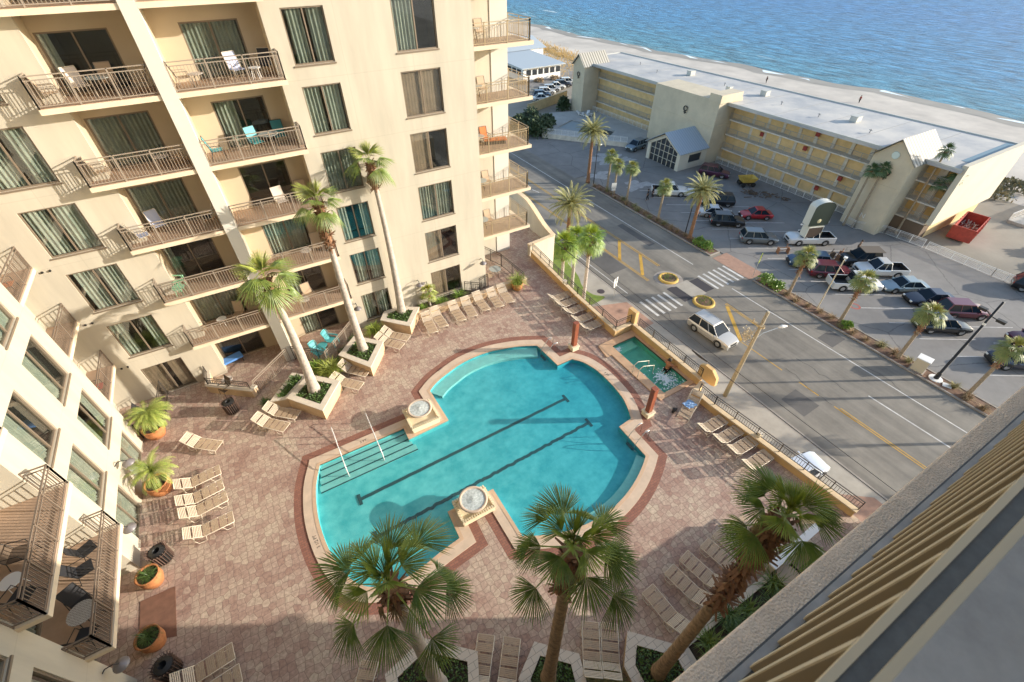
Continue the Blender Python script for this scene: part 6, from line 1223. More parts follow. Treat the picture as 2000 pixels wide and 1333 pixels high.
# ================================================================== VEHICLES
def car(kind, col, L, W, Hh, name, metallic=.3):
    """x forward, z up, on four wheels"""
    t = empty(name); key = 'paint_%.2f_%.2f_%.2f' % col
    M_ = mat(key, col, .28, metallic, spec=.6, coat=.6)
    r = .34 if kind in ('sedan',) else .39; wb = L*.29
    zb, belt = .24, (.86 if kind == 'sedan' else 1.02)*Hh/(1.45 if kind == 'sedan' else 1.75)
    hl = L/2; hw = W/2
    if kind == 'sedan': prof = [(-hl, belt-.22, .80), (-hl+.12, belt-.03, .93), (-hl*.62, belt, 1), (hl*.32, belt, 1), (hl*.75, belt-.13, .97), (hl-.08, belt-.27, .86), (hl, belt-.42, .78)]
    elif kind == 'suv': prof = [(-hl, belt-.15, .85), (-hl+.1, belt, .95), (-hl*.6, belt, 1), (hl*.42, belt, 1), (hl*.8, belt-.07, .97), (hl-.07, belt-.22, .88), (hl, belt-.42, .8)]
    else: prof = [(-hl, belt-.05, .94), (-hl+.05, belt, .98), (-hl*.2, belt, 1), (hl*.42, belt, 1), (hl*.85, belt-.05, .97), (hl-.06, belt-.18, .9), (hl, belt-.4, .84)]
    b = MB(); secs = []
    for (x, zt, k) in prof:
        w_ = hw*k; secs.append([(x, -w_*.88, zb), (x, -w_, zb+.22), (x, -w_, zt-.16), (x, -w_*.9, zt-.01), (x, 0, zt+.025), (x, w_*.9, zt-.01), (x, w_, zt-.16), (x, w_, zb+.22), (x, w_*.88, zb)])
    if kind == 'pickup':   # body stops behind the cab, then a bed with walls
        cut = -hl*.22; secs2 = [[(cut, *p[1:]) for p in secs[2]]]+secs[3:]
    else: secs2 = secs
    n = 9
    vs = [p for s in secs2 for p in s]; fs = [(i*n+k, (i+1)*n+k, (i+1)*n+(k+1) % n, i*n+(k+1) % n) for i in range(len(secs2)-1) for k in range(n)]
    fs += [tuple(range(n)), tuple(range(len(secs2)*n-1, (len(secs2)-1)*n-1, -1))]; b.add(vs, fs)
    if kind == 'pickup':
        b.box(-hl, cut-.001, -hw*.98, -hw*.86, zb+.1, belt); b.box(-hl, cut-.001, hw*.86, hw*.98, zb+.1, belt); b.box(-hl-.04, -hl+.07, -hw*.86, hw*.86, zb+.1, belt); b.box(-hl+.07, cut-.001, -hw*.86, hw*.86, zb+.1, zb+.3)
    body = b.build('body', M_, t, smooth=True, bevel=.07); body.modifiers[0].segments = 3
    if kind == 'pickup': b = MB(); b.box(-hl+.08, cut-.01, -hw*.85, hw*.85, zb+.302, zb+.36); b.box(-hl+.08, -hl+.1, -hw*.85, hw*.85, zb+.36, belt-.04); b.box(-hl+.1, cut-.01, -hw*.855, -hw*.84, zb+.36, belt-.04); b.box(-hl+.1, cut-.01, hw*.84, hw*.855, zb+.36, belt-.04); b.build('bed_liner', M_BLACK, t)
    if kind == 'sedan': x0, x1, x2, x3 = -hl*.72, -hl*.40, hl*.10, hl*.42
    elif kind == 'suv': x0, x1, x2, x3 = -hl*.97, -hl*.82, hl*.12, hl*.46
    else: x0, x1, x2, x3 = -hl*.22, -hl*.16, hl*.18, hl*.44
    wb_, wt = hw*.9, hw*.68; zt = Hh-.05; zc = belt+.0
    def frus(b, e, zlo, zhi):
        f = lambda z: (z-belt)/(zt-belt)
        def ring(z): q = f(z); return [(x0+(x1-x0)*q-e, -(wb_+(wt-wb_)*q)-e, z), (x3+(x2-x3)*q+e, -(wb_+(wt-wb_)*q)-e, z), (x3+(x2-x3)*q+e, (wb_+(wt-wb_)*q)+e, z), (x0+(x1-x0)*q-e, (wb_+(wt-wb_)*q)+e, z)]
        b.add(ring(zlo)+ring(zhi), [(0, 1, 5, 4), (1, 2, 6, 5), (2, 3, 7, 6), (3, 0, 4, 7), (4, 5, 6, 7), (3, 2, 1, 0)])
    b = MB(); frus(b, 0, belt-.02, zt); b.build('window_glass', M_CGLASS, t)
    b = MB(); frus(b, .012, zt-.03, zt+.05)
    rg = lambda z, e: [(x0+(x1-x0)*((z-belt)/(zt-belt))-e, wb_+(wt-wb_)*((z-belt)/(zt-belt))+e), (x3+(x2-x3)*((z-belt)/(zt-belt))+e, wb_+(wt-wb_)*((z-belt)/(zt-belt))+e)]
    lo, hi = rg(belt-.02, .008), rg(zt, .008)
    for s in (-1, 1):
        for i in (0, 1): b.bar((lo[i][0], s*lo[i][1], belt-.02), (hi[i][0], s*hi[i][1], zt), .07 if i else .11, .03)
        for q in ((.42, .42) if kind == 'pickup' else (.38, .72) if kind == 'suv' else (.5, .5)):
            xa = lo[0][0]+(lo[1][0]-lo[0][0])*q; xb = hi[0][0]+(hi[1][0]-hi[0][0])*q; b.bar((xa, s*lo[0][1], belt-.02), (xb, s*hi[0][1], zt), .08, .03)
    b.build('roof', M_, t, bevel=.02)
    for sx in (-1, 1):
        for sy in (-1, 1):
            w_ = empty('wheel', (sx*wb, sy*(hw-.1), r)); w_.parent = t
            b = MB(); R = [(r*.62, -.11), (r*.95, -.11), (r, -.07), (r, .07), (r*.95, .11), (r*.62, .11)]; N = 18
            vs = [(q*cos(2*pi*k/N), y, q*sin(2*pi*k/N)) for q, y in R for k in range(N)]; b.add(vs, [(i*N+k, i*N+(k+1) % N, (i+1)*N+(k+1) % N, (i+1)*N+k) for i in range(len(R)-1) for k in range(N)]); b.build('tyre', M_TYRE, w_, True)
            b = MB(); y = sy*.085
            b.add([(r*.62*cos(2*pi*k/12), y, r*.62*sin(2*pi*k/12)) for k in range(12)], [tuple(range(12))]); b.build('rim', M_RIM, w_)
            b = MB(); N = 10
            b.add([((r+.07)*cos(pi*k/N), sy*(-.02), (r+.07)*sin(pi*k/N)) for k in range(N+1)]+[((r+.07)*cos(pi*k/N), sy*.115, (r+.07)*sin(pi*k/N)) for k in range(N+1)]+[((r+.01)*cos(pi*k/N), sy*.115, (r+.01)*sin(pi*k/N)) for k in range(N+1)], [(k, k+1, N+2+k, N+1+k) for k in range(N)]+[(N+1+k, N+2+k, 2*N+3+k, 2*N+2+k) for k in range(N)]); b.build('wheel_arch', M_BLACK, w_)
    for s in (-1, 1):
        b = MB(); b.box(hl-.16, hl+.012, s*hw*.5, s*hw*.8, belt-.42 if kind != 'sedan' else belt-.44, belt-.27); b.build('headlight', M_LAMPW, t, bevel=.02)
        b = MB(); b.box(-hl-.012, -hl+.1, s*hw*.6, s*hw*.82, belt-.38, belt-.12); b.build('tail_light', M_LAMPR, t, bevel=.02)
        b = MB(); b.box(x3-.28, x3-.12, s*(hw-.02), s*(hw+.16), belt-.02, belt+.12); b.build('wing_mirror', M_, t, bevel=.02)
    b = MB(); b.box(hl-.05, hl+.018, -hw*.42, hw*.42, belt-.5, belt-.3); b.box(hl-.05, hl+.014, -hw*.6, hw*.6, zb+.05, zb+.2); b.build('grille', M_BLACK, t)
    b = MB(); b.box(-hl-.02, -hl+.02, -.26, .26, zb+.3, zb+.43); b.build('number_plate', M_WPLAS, t)
    t['category'] = 'car'; return t
WH, BK, SI, RD, BU, MR, GY, DB = (.75, .75, .73), (.012, .012, .014), (.50, .52, .54), (.42, .015, .02), (.03, .07, .14), (.13, .012, .025), (.16, .18, .19), (.025, .03, .05)
def put(c, x, y, ang, lb, cat='car', grp='cars in the hotel parking lot', z=0):
    c.location = (x, y, ZR+z); c.rotation_euler.z = radians(ang); c['label'] = lb; c['category'] = cat
    if grp: c['group'] = grp
    return c
silver = car('suv', (.55, .53, .49), 4.95, 1.98, 1.78, 'moving_car'); put(silver, 34.35, 19.75, -88, 'silver beige suv driving on the road past the round islands', 'suv', None)
b = MB(); b.box(-1.9, .3, -.66, -.63, 1.79, 1.82); b.box(-1.9, .3, .63, .66, 1.79, 1.82); b.build('roof_rail', M_CHROME, silver)
# offset from the near wheel line to the car centre: half width towards the left of travel
def park(kind, col, L, W, Hh, mid, ang, lb, cat='car'):
    a = radians(ang); cx = mid[0]+.85*W/2*cos(a+pi/2)*1; cy = mid[1]+.85*W/2*sin(a+pi/2)
    nm = {'pickup': 'parked_pickup', 'suv': 'parked_suv', 'sedan': 'parked_car'}[kind]
    return cx, cy, put(car(kind, col, L, W, Hh, nm), cx, cy, 0, lb, cat)
def pk(kind, col, L, mid, ang, front, lb, cat=None, W=None, Hh=None):
    """mid = middle of the visible wheel line (street side), ang = direction of that line, front = +1 along it / -1 against"""
    W = W or {'pickup': 1.98, 'suv': 1.9, 'sedan': 1.82}[kind]; Hh = Hh or {'pickup': 1.85, 'suv': 1.7, 'sedan': 1.45}[kind]
    a = radians(ang); nx, ny = cos(a+pi/2), sin(a+pi/2)
    c = car(kind, col, L, W, Hh, {'pickup': 'parked_pickup', 'suv': 'parked_suv', 'sedan': 'parked_car'}[kind])
    return put(c, mid[0]+nx*(W/2-.12), mid[1]+ny*(W/2-.12), ang+(0 if front > 0 else 180), lb, cat or {'pickup': 'pickup truck', 'suv': 'suv', 'sedan': 'car'}[kind])
pk('pickup', WH, 5.4, (54.1, 45.4), -36, 1, 'white pickup truck with open dark bed nearest the two walking people')
pk('suv', WH, 4.6, (57.9, 42.6), -34, -1, 'white suv half hidden behind the feathery palm')
pk('suv', BK, 4.7, (57.6, 39.3), -37, -1, 'black suv beside the white one behind the feathery palm')
pk('sedan', SI, 4.6, (54.6, 37.0), -38, 1, 'silver sedan squeezed between two black suvs')
pk('suv', BK, 4.5, (53.86, 34.32), -38, 1, 'black suv in front of the silver sedan')
pk('sedan', RD, 4.3, (58.98, 33.63), -34, -1, 'bright red sedan alone in the back row')
pk('suv', GY, 4.5, (53.55, 29.03), -37, 1, 'grey suv left of the roadside hotel sign')
pk('pickup', WH, 5.7, (58.96, 25.46), -31, -1, 'white pickup truck standing behind the roadside hotel sign', Hh=1.95)
pk('suv', BU, 4.5, (53.87, 22.33), -38, -1, 'dark blue suv partly behind the slim palm')
pk('suv', MR, 4.6, (54.04, 19.65), -38, 1, 'maroon suv between the dark blue suv and the white open bed truck')
jp = pk('suv', BK, 4.2, (59.64, 19.34), -32, -1, 'black off roader with brown soft top in the back row', 'jeep', Hh=1.85)
b = MB(); b.box(-2.05, .35, -.78, .78, 1.86, 1.93); b.build('soft_top', mat('soft_top', (.12, .10, .08), .9), jp, bevel=.03)
pk('pickup', WH, 5.4, (59.35, 16.79), -34, -1, 'white crew cab pickup behind the slim palm in the back row')
gl = pk('pickup', WH, 5.3, (53.96, 16.68), -36, 1, 'white off road truck with open bed and bar behind it, front row', Hh=1.9)
b = MB(); b.tube([(-.62, -.75, .9), (-.62, -.7, 1.8), (-.62, .7, 1.8), (-.62, .75, .9)], .035, 6); b.tube([(-.62, -.7, 1.75), (-2.2, -.8, 1.05)], .03, 6); b.tube([(-.62, .7, 1.75), (-2.2, .8, 1.05)], .03, 6); b.build('roll_bar', M_BLACK, gl)
pk('sedan', (.25, .33, .37), 4.8, (58.51, 13.68), -31, -1, 'blue grey sedan in the back row beside the dark sedan')
pk('sedan', DB, 4.8, (58.42, 10.99), -33, -1, 'dark charcoal sedan in the back row between the blue grey and maroon cars')
pk('suv', MR, 4.6, (58.9, 8.1), -36, 1, 'maroon suv in the back row behind the black suv')
pk('suv', BK, 4.9, (54.44, 8.02), -36, 1, 'black suv behind the slim palm near the beige utility box')
pk('suv', (.10, .015, .03), 4.6, (59.6, 2.2), -38, -1, 'dark maroon suv at the right picture edge')
pk('suv', DB, 4.6, (54.7, 1.9), -38, -1, 'dark blue suv at the right edge by the nearest street palm')
pk('suv', (.09, .02, .05), 4.8, (65.4, 47.2), -60, 1, 'dark maroon suv parked against the hotel beside the porch')
pk('suv', (.14, .2, .25), 4.3, (63.6, 62.9), 10, -1, 'blue grey off roader parked left of the entrance porch', 'jeep')
pk('suv', BK, 4.5, (70.2, 6.2), -70, 1, 'black suv cut by the right picture edge far across the lot')
for k, (x, y, c, kd) in enumerate([(66.4, 100.2, WH, 'sedan'), (68.2, 103.0, BU, 'suv'), (70.6, 104.6, WH, 'suv'), (73.2, 106.2, SI, 'suv'), (75.8, 107.6, WH, 'sedan'), (78.4, 108.6, DB, 'suv'), (81, 110, WH, 'suv')]):
    put(car(kd, c, 4.5, 1.85, 1.65, 'parked_car'), x, y, -22, ['nearest', 'second nearest', 'third', 'fourth', 'fifth', 'sixth', 'farthest'][k]+' car of the far row beside the ochre boundary wall', 'car', 'far row of cars beside the boundary wall')
c25 = put(car('suv', (.60, .63, .67), 4.5, 1.88, 1.65, 'parked_car'), 27.35, 5.5, -8, 'pale silver car nosing out behind the street fence', 'car', None, .13)
# small yellow dumper and debris near the hotel
t = empty('site_dumper', (67.4, 42.3, ZR), radians(-25), 'small yellow site dumper beside the hotel railing', 'dumper'); b = MB(); b.add([(-.9, -.7, .7), (.9, -.7, .7), (.9, .7, .7), (-.9, .7, .7), (-1.2, -.9, 1.35), (1.3, -.9, 1.35), (1.3, .9, 1.35), (-1.2, .9, 1.35)], [(3, 2, 1, 0), (0, 1, 5, 4), (1, 2, 6, 5), (2, 3, 7, 6), (3, 0, 4, 7)]); b.build('skip', mat('machine_yellow', (.62, .42, .08), .6, noise=.2, nscale=2), t)
for sx in (-.8, .8):
    for sy in (-.75, .75): b = MB(); b.tube([(sx, sy-.12, .35), (sx, sy+.12, .35)], .35, 14); b.build('wheel', M_TYRE, t)
b = MB(); b.box(-1.3, 1.2, -.3, .3, .35, .68); b.build('chassis', M_BLACK, t)
b = MB(); rr = random.Random(5)
for i in range(46): x, y = rr.gauss(0, 1.6), rr.gauss(0, .5); a = rr.uniform(0, pi); b.bar((x, y, .1+rr.random()*.3), (x+cos(a)*rr.uniform(.3, 1.2), y+sin(a)*.4, .1+rr.random()*.35), .1, .1)
o = b.build('scrap_pile', M_HBROWN); o.location = (65.8, 38.6, ZR); o.rotation_euler.z = radians(-55); tag(o, 'long dark heap of scrap along the foot of the hotel', 'scrap pile')
for k, (x, y, m_) in enumerate([(56.5, 26.6, mat('rust', (.34, .17, .09), .8)), (60.2, 22.9, M_HBROWN), (61.3, 22.2, mat('rust', (0, 0, 0)))]):
    b = MB(); rr = random.Random(k+9)
    b.box(-.7, .7, -.04, .04, .75, .82); b.box(-.66, -.6, -.3, .3, 0, .76); b.box(.6, .66, -.3, .3, 0, .76); b.bar((-.6, .2, .1), (.6, -.2, .7), .05); b.bar((-.6, -.2, .4), (.6, .2, .4), .05); b.tube([(.2, 0, .8), (.3, 0, 1.3)], .05, 6)
    o = b.build('trestle', m_); o.location = (x-2.2, y-.4, ZR); o.rotation_euler.z = -.5+k*.4; tag(o, ['rusty work trestle between the grey suv and the hotel sign', 'dark work trestle beside the black off roader', 'rusty work trestle at the front of the black off roader'][k], 'trestle', 'work trestles in the lot')
# ================================================================== PEOPLE
def person(loc, rz, pose, shirt, trousers, lb, skin=(.45, .26, .17), h=1.72, hair=(.05, .035, .02)):
    """one continuous skinned body (skin modifier), with hair, shirt and trousers as children"""
    J = {'stand': dict(pel=(0, 0, .93), chest=(0, .02, 1.28), neck=(0, .03, 1.45), head=(0, .05, 1.62), sl=(-.17, .02, 1.40), el=(-.25, -.02, 1.13), hl=(-.27, .10, .88), sr=(.17, .02, 1.40), er=(.25, .0, 1.13), hr=(.26, .14, .90), hpl=(-.09, 0, .9), kl=(-.10, .12, .5), fl=(-.10, .02, .06), tl=(-.10, .2, .04), hpr=(.09, 0, .9), kr=(.10, -.02, .5), fr=(.10, -.22, .09), tr_=(.10, -.05, .03)),
         'soak': dict(pel=(0, 0, -.12), chest=(0, .02, .22), neck=(0, .02, .42), head=(0, .04, .58), sl=(-.19, .0, .34), el=(-.34, .22, .22), hl=(-.30, .45, .16), sr=(.19, 0, .34), er=(.36, .2, .24), hr=(.34, .44, .18), hpl=(-.09, 0, -.15), kl=(-.12, -.1, -.22), fl=(-.12, -.2, -.3), tl=(-.12, -.3, -.32), hpr=(.09, 0, -.15), kr=(.12, -.1, -.22), fr=(.12, -.2, -.3), tr_=(.12, -.3, -.32))}[pose]
    names = list(J); idx = {n_: i for i, n_ in enumerate(names)}; E = [('pel', 'chest'), ('chest', 'neck'), ('neck', 'head'), ('chest', 'sl'), ('sl', 'el'), ('el', 'hl'), ('chest', 'sr'), ('sr', 'er'), ('er', 'hr'), ('pel', 'hpl'), ('hpl', 'kl'), ('kl', 'fl'), ('fl', 'tl'), ('pel', 'hpr'), ('hpr', 'kr'), ('kr', 'fr'), ('fr', 'tr_')]
    Rd = dict(pel=.14, chest=.15, neck=.06, head=.105, sl=.07, el=.045, hl=.035, sr=.07, er=.045, hr=.035, hpl=.1, kl=.065, fl=.045, tl=.035, hpr=.1, kr=.065, fr=.045, tr_=.035)
    def skin_(nm, keys, infl, m_, par):
        ks = [k for k in names if k in keys]; ii = {k: i for i, k in enumerate(ks)}; me = bpy.data.meshes.new(nm); me.from_pydata([J[k] for k in ks], [(ii[a], ii[c]) for a, c in E if a in ii and c in ii], [])
        o = bpy.data.objects.new(nm, me); COL.objects.link(o); md = o.modifiers.new('skin', 'SKIN'); sv = me.skin_vertices[0].data
        for k in ks: sv[ii[k]].radius = (Rd[k]+infl, (Rd[k]+infl)*(.75 if k in ('chest', 'pel') else 1))
        sv[0].use_root = True; ss = o.modifiers.new('sub', 'SUBSURF'); ss.levels = 2; ss.render_levels = 2
        if hasattr(me, 'materials'): me.materials.append(m_)
        if par: o.parent = par
        return o
    o = skin_('person', set(names), 0, mat('skin_%.2f' % skin[0], skin, .6), None); tag(o, lb, 'person'); o.location = loc; o.rotation_euler.z = rz; o.scale = (h/1.72,)*3
    hd = Vector(J['head']); b = MB(); b.lathe([(.112, -.02), (.125, .05), (.10, .11), (.01, .14)], c=tuple(hd), n=12); b.build('hair', mat('hair_dark', hair, .7), o, True)
    b = MB(); b.box(hd.x-.02, hd.x+.02, hd.y+.09, hd.y+.13, hd.z-.04, hd.z+.01); b.build('nose', mat('skin_%.2f' % skin[0], skin), o)
    for s in (-.04, .04): b = MB(); b.box(hd.x+s-.014, hd.x+s+.014, hd.y+.1, hd.y+.112, hd.z+.01, hd.z+.025); b.build('eye', M_BLACK, o)
    for side, hk, ek in ((-1, 'hl', 'el'), (1, 'hr', 'er')):
        hp = Vector(J[hk]); d = (hp-Vector(J[ek])).normalized(); s = d.orthogonal().normalized(); b = MB(); b.bar(hp, hp+d*.08, .07, .03)
        for q in range(4): c = hp+d*.07+s*(q-1.5)*.018; b.tube([c, c+d*(.06-.006*abs(q-1.3)), c+d*.075+Vector((0, 0, -.03))], [.009, .009, .007], 5)
        b.tube([hp+s*.03*side, hp+s*.06*side+d*.04], .01, 5); b.build('hand', mat('skin_%.2f' % skin[0], skin), o)
    if shirt: skin_('shirt', {'pel', 'chest', 'sl', 'el', 'sr', 'er'}, .022, mat('shirt_%.2f%.2f' % shirt[:2], shirt, .9), o)
    if trousers: skin_('trousers', {'pel', 'hpl', 'kl', 'fl', 'hpr', 'kr', 'fr'}, .02, mat('trousers_%.2f%.2f' % trousers[:2], trousers, .9), o)
    return o
person((17.9, 12.2, .0), radians(-90), 'soak', None, (.02, .02, .02), 'person soaking in the hot tub, leaning on its street side rim', (.55, .22, .10))
person((50.3, 46.3, ZR), radians(40), 'stand', (.02, .02, .025), (.02, .02, .03), 'left one of two people in dark clothes walking on the lot')
person((51.6, 46.6, ZR), radians(60), 'stand', (.03, .03, .035), (.03, .03, .03), 'right one of two people in dark clothes beside the white pickup')
person((62.4, 21.6, ZR), radians(200), 'stand', (.22, .15, .10), (.10, .07, .05), 'worker in brown clothes beside the black off roader')
person((113, 134, -11.0), radians(10), 'stand', (.03, .03, .03), (.02, .02, .03), 'distant person in dark clothes on the upper beach near the dunes')
person((131, 86.5, -11.75), radians(80), 'stand', (.03, .03, .03), (.02, .02, .03), 'distant person walking at the waterline')
person((133, 62, -11.7), radians(80), 'stand', (.25, .05, .05), (.02, .02, .03), 'distant person in red at the waterline farther right')

# ================================================================== BALCONY FURNITURE
def chair(m_, frame=M_TUBE, style='sling'):
    t = empty('balcony_chair')
    b = MB()
    for s in (-.26, .26): b.tube([(s, .28, 0), (s, .24, .4), (s, -.2, .38), (s, -.32, 0)], .014, 5); b.tube([(s, -.2, .38), (s, -.4, 1.02)], .014, 5); b.tube([(s, .22, .4), (s*1.05, .2, .62), (s*1.05, -.27, .64)], .014, 5)
    b.tube([(-.26, -.4, 1.02), (.26, -.4, 1.02)], .014, 5); b.build('frame', frame, t)
    if style == 'sling':
        b = MB(); b.box(-.25, .25, -.2, .25, .395, .41); b.build('seat', m_, t); b = MB(); b.add([(-.25, -.2, .4), (.25, -.2, .4), (.25, -.4, 1.0), (-.25, -.4, 1.0), (-.25, -.215, .4), (.25, -.215, .4), (.25, -.415, 1.0), (-.25, -.415, 1.0)], [(0, 1, 2, 3), (7, 6, 5, 4), (0, 4, 5, 1), (3, 2, 6, 7)]); b.build('backrest', m_, t)
    else:
        b = MB()
        for i in range(6): b.box(-.27, .27, -.22+i*.09, -.15+i*.09, .40, .42)
        b.build('seat', m_, t); b = MB()
        for i in range(6): x = -.24+i*.08; b.add([(x, -.22, .4), (x+.066, -.22, .4), (x+.066, -.5, 1.1-.02*abs(i-2.5)), (x, -.5, 1.1-.02*abs(i-2.5)), (x, -.24, .4), (x+.066, -.24, .4), (x+.066, -.52, 1.09-.02*abs(i-2.5)), (x, -.52, 1.09-.02*abs(i-2.5))], [(0, 1, 2, 3), (7, 6, 5, 4), (0, 4, 5, 1), (3, 2, 6, 7), (1, 5, 6, 2), (0, 3, 7, 4)])
        b.build('backrest', m_, t)
        b = MB()
        for s in (-.31, .31): b.box(s-.05, s+.05, -.28, .3, .6, .62); b.box(s-.04, s-.01, .2, .27, 0, .6)
        b.build('armrest', m_, t)
    t['category'] = 'chair'; return t
def table(r, h, top, frame):
    t = empty('balcony_table'); b = MB(); b.lathe([(.01, h-.02), (r, h-.02), (r, h), (.01, h)], n=20); b.build('table_top', top, t)
    for k in range(4): a = k*pi/2+.4; b = MB(); b.tube([(r*.55*cos(a), r*.55*sin(a), h-.02), (r*.8*cos(a), r*.8*sin(a), 0)], .014, 5); b.build('leg', frame, t)
    t['category'] = 'table'; return t
M_TQ = mat('turquoise_paint', (.10, .44, .46), .5); M_TQD = mat('teal_fabric', (.04, .20, .21), .7); M_MINT = mat('mint_paint', (.32, .62, .40), .5); M_GLT = mat('table_glass', (.35, .38, .36), .15); M_SLB = mat('pale_blue_sling', (.40, .44, .58), .7); M_SLW = mat('pale_sling', (.62, .55, .48), .7); M_ORG = mat('orange_fabric', (.58, .19, .06), .8); M_BSL = mat('black_sling', (.025, .025, .028), .7); M_REDF = mat('red_fabric', (.45, .03, .03), .8); M_BLU = mat('blue_cushion', (.10, .26, .62), .8)
protoC = {}
def pc(kind, loc, rz, lb, grp=None):
    defs = {'tan': lambda: chair(M_SLING, M_RAIL), 'pale': lambda: chair(M_SLW, M_TUBE), 'blue': lambda: chair(M_SLB, M_TUBE), 'teal': lambda: chair(M_TQD, M_BLACK), 'turq': lambda: chair(M_TQ, M_BLACK), 'adiron': lambda: chair(M_TQ, M_TQ, 'slat'), 'mint': lambda: chair(M_MINT, M_MINT, 'slat'), 'orange': lambda: chair(M_ORG, M_DRAIL), 'black': lambda: chair(M_BSL, M_BLACK), 'brown': lambda: chair(M_HBROWN, M_BLACK), 'red': lambda: chair(M_REDF, M_BLACK), 'dark': lambda: chair(M_BSL, M_TUBE),
            't_white': lambda: table(.26, .45, M_WPLAS, M_WPLAS), 't_tan': lambda: table(.45, .7, M_SLING, M_RAIL), 't_glass': lambda: table(.45, .7, M_GLT, M_DRAIL), 't_turq': lambda: table(.3, .45, M_TQ, M_TQ), 't_mint': lambda: table(.3, .45, M_MINT, M_MINT), 't_mosaic': lambda: table(.4, .72, brick_mat('mosaic', (.5, .48, .44), (.62, .6, .55), (.25, .23, .2), 12, 12), M_BLACK), 't_grey': lambda: table(.3, .5, M_SLW, M_DRAIL)}
    if kind not in protoC: protoC[kind] = defs[kind]()
    o = place(protoC[kind], USED, loc, radians(rz), lb)
    if grp: o['group'] = grp
    return o
GF = 'tan furniture on the facade balconies'
F = [('tan', -5.5, 25.3, 15, -80, 'tan chair at the left end of the top left balcony'), ('pale', -4.6, 25.9, 15, -150, 'pale tall backed chair in the middle of the top left balcony'), ('t_glass', -3.9, 25.5, 15, 0, 'round glass table on the top left balcony'), ('tan', -3.7, 26.2, 15, 180, 'chair behind the round table on the top left balcony'), ('tan', -2.6, 25.6, 15, 90, 'chair against the fin on the top left balcony'),
     ('tan', -5.4, 25.3, 12, -80, 'tan chair at the left end of the fifth level left balcony'), ('tan', -2.6, 25.6, 12, 90, 'tan chair by the fin on the fifth level left balcony'), ('t_grey', -3.2, 25.6, 12, 0, 'small table on the fifth level left balcony'),
     ('blue', -5.35, 25.2, 9, -70, 'pale blue sling chair at the outer rail of the fourth level left balcony'), ('blue', -4.7, 26.0, 9, -160, 'pale blue sling chair against the door of the fourth level left balcony'), ('dark', -2.6, 25.7, 9, 90, 'dark chair by the fin on the fourth level left balcony'),
     ('mint', -5.3, 25.75, 6, -120, 'mint green slatted chair on the third level left balcony'), ('t_mint', -5.2, 25.1, 6, 0, 'mint green side table on the third level left balcony'),
     ('tan', -5.35, 25.6, 3, -100, 'tan chair at the left end of the lowest left balcony'), ('tan', -3.4, 26.0, 3, 160, 'tan chair in the middle of the lowest left balcony'), ('t_white', -4.3, 25.9, 3, 0, 'small white table on the lowest left balcony'),
     ('tan', -1.1, 25.4, 15, -80, 'tan chair at the left end of the top right bay balcony'), ('t_grey', -.6, 25.3, 15, 0, 'low footrest beside the tan chair on the top right bay balcony'), ('blue', 1.05, 25.8, 15, -160, 'pale blue chair on the top right bay balcony'), ('t_white', 1.7, 25.5, 15, 0, 'small white table on the top right bay balcony'), ('dark', 2.2, 25.9, 15, 160, 'dark chair at the right end of the top right bay balcony'),
     ('turq', -1.0, 25.5, 12, -90, 'turquoise chair against the fin on its balcony'), ('turq', .75, 25.7, 12, -160, 'turquoise chair in the middle of its balcony'), ('teal', 1.9, 26.1, 12, 180, 'dark teal chair at the right end of the turquoise chair balcony'), ('t_glass', 1.35, 25.6, 12, 0, 'glass table between the turquoise chairs'),
     ('pale', .9, 25.7, 9, -170, 'pale chair on the fourth level right bay balcony'), ('tan', 2.0, 26.0, 9, 170, 'tan chair at the right end of the fourth level right bay balcony'), ('tan', 1.9, 25.8, 6, 175, 'tan chair on the third level right bay balcony'), ('t_grey', 1.2, 25.4, 6, 0, 'low table on the third level right bay balcony'), ('tan', .55, 25.8, 3, -170, 'tan chair on the lowest right bay balcony'), ('t_grey', .2, 25.3, 3, 0, 'low table on the lowest right bay balcony')]
for k, x, y, z, rz, lb in F: pc(k, (x, y, z+.006), rz, lb)
for k, x, y, rz, lb in [('adiron', -.15, 23.95, -150, 'turquoise slatted garden chair nearer the fence on the ground patio'), ('adiron', .85, 24.7, -130, 'turquoise slatted garden chair nearer the facade door on the ground patio'), ('t_turq', .2, 24.45, 0, 'small turquoise table between the two garden chairs'), ('brown', -5.5, 23.6, 120, 'dark brown chair on the walled ground patio'), ('t_grey', -5.3, 24.2, 0, 'small pale table beside the blue lounge chair')]: pc(k, (x, y, .006), rz, lb)
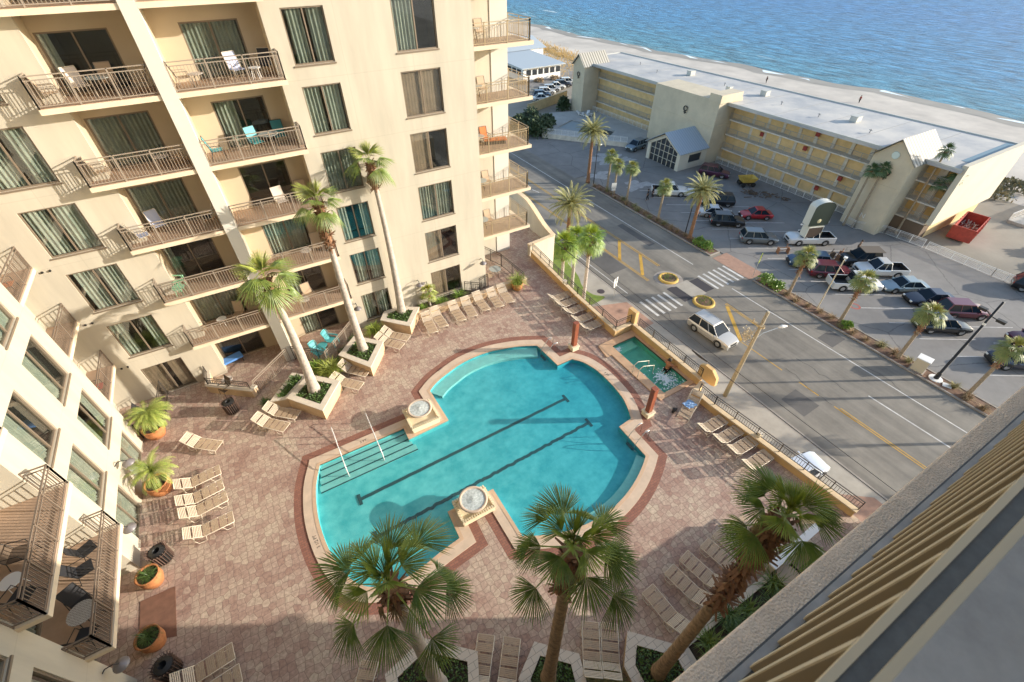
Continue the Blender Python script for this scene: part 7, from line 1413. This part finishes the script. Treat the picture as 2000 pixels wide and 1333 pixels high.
# blue cushioned recliner on the walled patio
t = empty('blue_recliner', (-5.2, 26.1, 0), radians(-75), 'bright blue cushioned recliner on the walled ground patio', 'recliner'); b = MB(); b.box(-.3, .3, -.3, .9, .3, .42); b.build('seat', M_BLU, t, bevel=.03); b = MB(); b.add([(-.3, -.3, .34), (.3, -.3, .34), (.3, -.8, .95), (-.3, -.8, .95), (-.3, -.38, .28), (.3, -.38, .28), (.3, -.88, .88), (-.3, -.88, .88)], [(0, 1, 2, 3), (7, 6, 5, 4), (0, 4, 5, 1), (3, 2, 6, 7), (1, 5, 6, 2), (0, 3, 7, 4)]); b.build('backrest', M_BLU, t, bevel=.02)
for s in (-.27, .27):
    for y in (-.25, .8): b = MB(); b.tube([(s, y, .3), (s, y, 0)], .02, 5); b.build('leg', M_BLACK, t)
for k in range(1, 6):
    z = 3.0*k; nm = ['first', 'second', 'third', 'fourth', 'fifth'][k-1]; o_ = 'orange' if k == 3 else 'tan'
    for (kk, x, y, rz, w_) in ((o_, 13.1, 28.3, -90, 'left'), (o_, 14.6, 28.8, 180, 'back'), ('t_glass', 13.9, 28.5, 0, 'table')):
        pc(kk, (x, y, z+.006), rz, ('round glass table on the %s street side end balcony' % nm) if w_ == 'table' else ('%s chair at the %s of the %s street side end balcony' % (('orange' if o_ == 'orange' else 'tan'), w_, nm)))
t = empty('orange_lounge', (15.2, 28.6, 9.006), radians(70), 'flat orange cushioned lounge on the third end balcony', 'lounge'); b = MB(); b.box(-.3, .3, -.8, .8, .22, .32); b.build('cushion', M_ORG, t, bevel=.03); b = MB(); b.box(-.28, -.24, -.7, .7, 0, .22); b.box(.24, .28, -.7, .7, 0, .22); b.build('frame', M_DRAIL, t)
for k, x, y, z, rz, lb in [('black', -9.75, 14.0, 2.95, -60, 'black sling chair at the far end of the lower left wing balcony'), ('black', -9.75, 13.2, 2.95, -75, 'second black sling chair on the lower left wing balcony'), ('black', -9.7, 11.9, 2.95, -150, 'black chair beyond the mosaic table on the lower left wing balcony'), ('t_mosaic', -9.5, 11.35, 2.95, 0, 'round mosaic topped table on the lower left wing balcony'), ('black', -9.5, 10.7, 2.95, -20, 'black chair at the near end of the lower left wing balcony'), ('brown', -9.7, 12.3, 5.95, -100, 'brown sling chair on the upper left wing balcony'), ('t_white', -9.7, 11.4, 5.95, 0, 'white round table on the upper left wing balcony'), ('black', -9.4, 10.8, 5.95, -30, 'black armchair at the near end of the upper left wing balcony'), ('red', -10.1, 23.3, 2.95, -90, 'red chair on the lower corner balcony'), ('orange', -10.1, 23.4, 8.95, -90, 'orange chair on the upper corner balcony'), ('black', -9.4, 24.0, 0, -90, 'black chair in the shaded corner patio'), ('t_glass', -9.2, 23.2, 0, 0, 'round table in the shaded corner patio'),
                           ('t_tan', 13.0, .75, .0, 0, 'round tan table beside the white topped wall at lower right'), ('tan', 14.0, .9, 0, 90, 'tan chair beside the round table at lower right'), ('t_glass', 13.6, 26.2, 0, 0, 'round table on the far end ground patio'), ('tan', 13.0, 26.0, 0, -90, 'tan chair on the far end ground patio')]: pc(k, (x, y, z+.006), rz, lb)
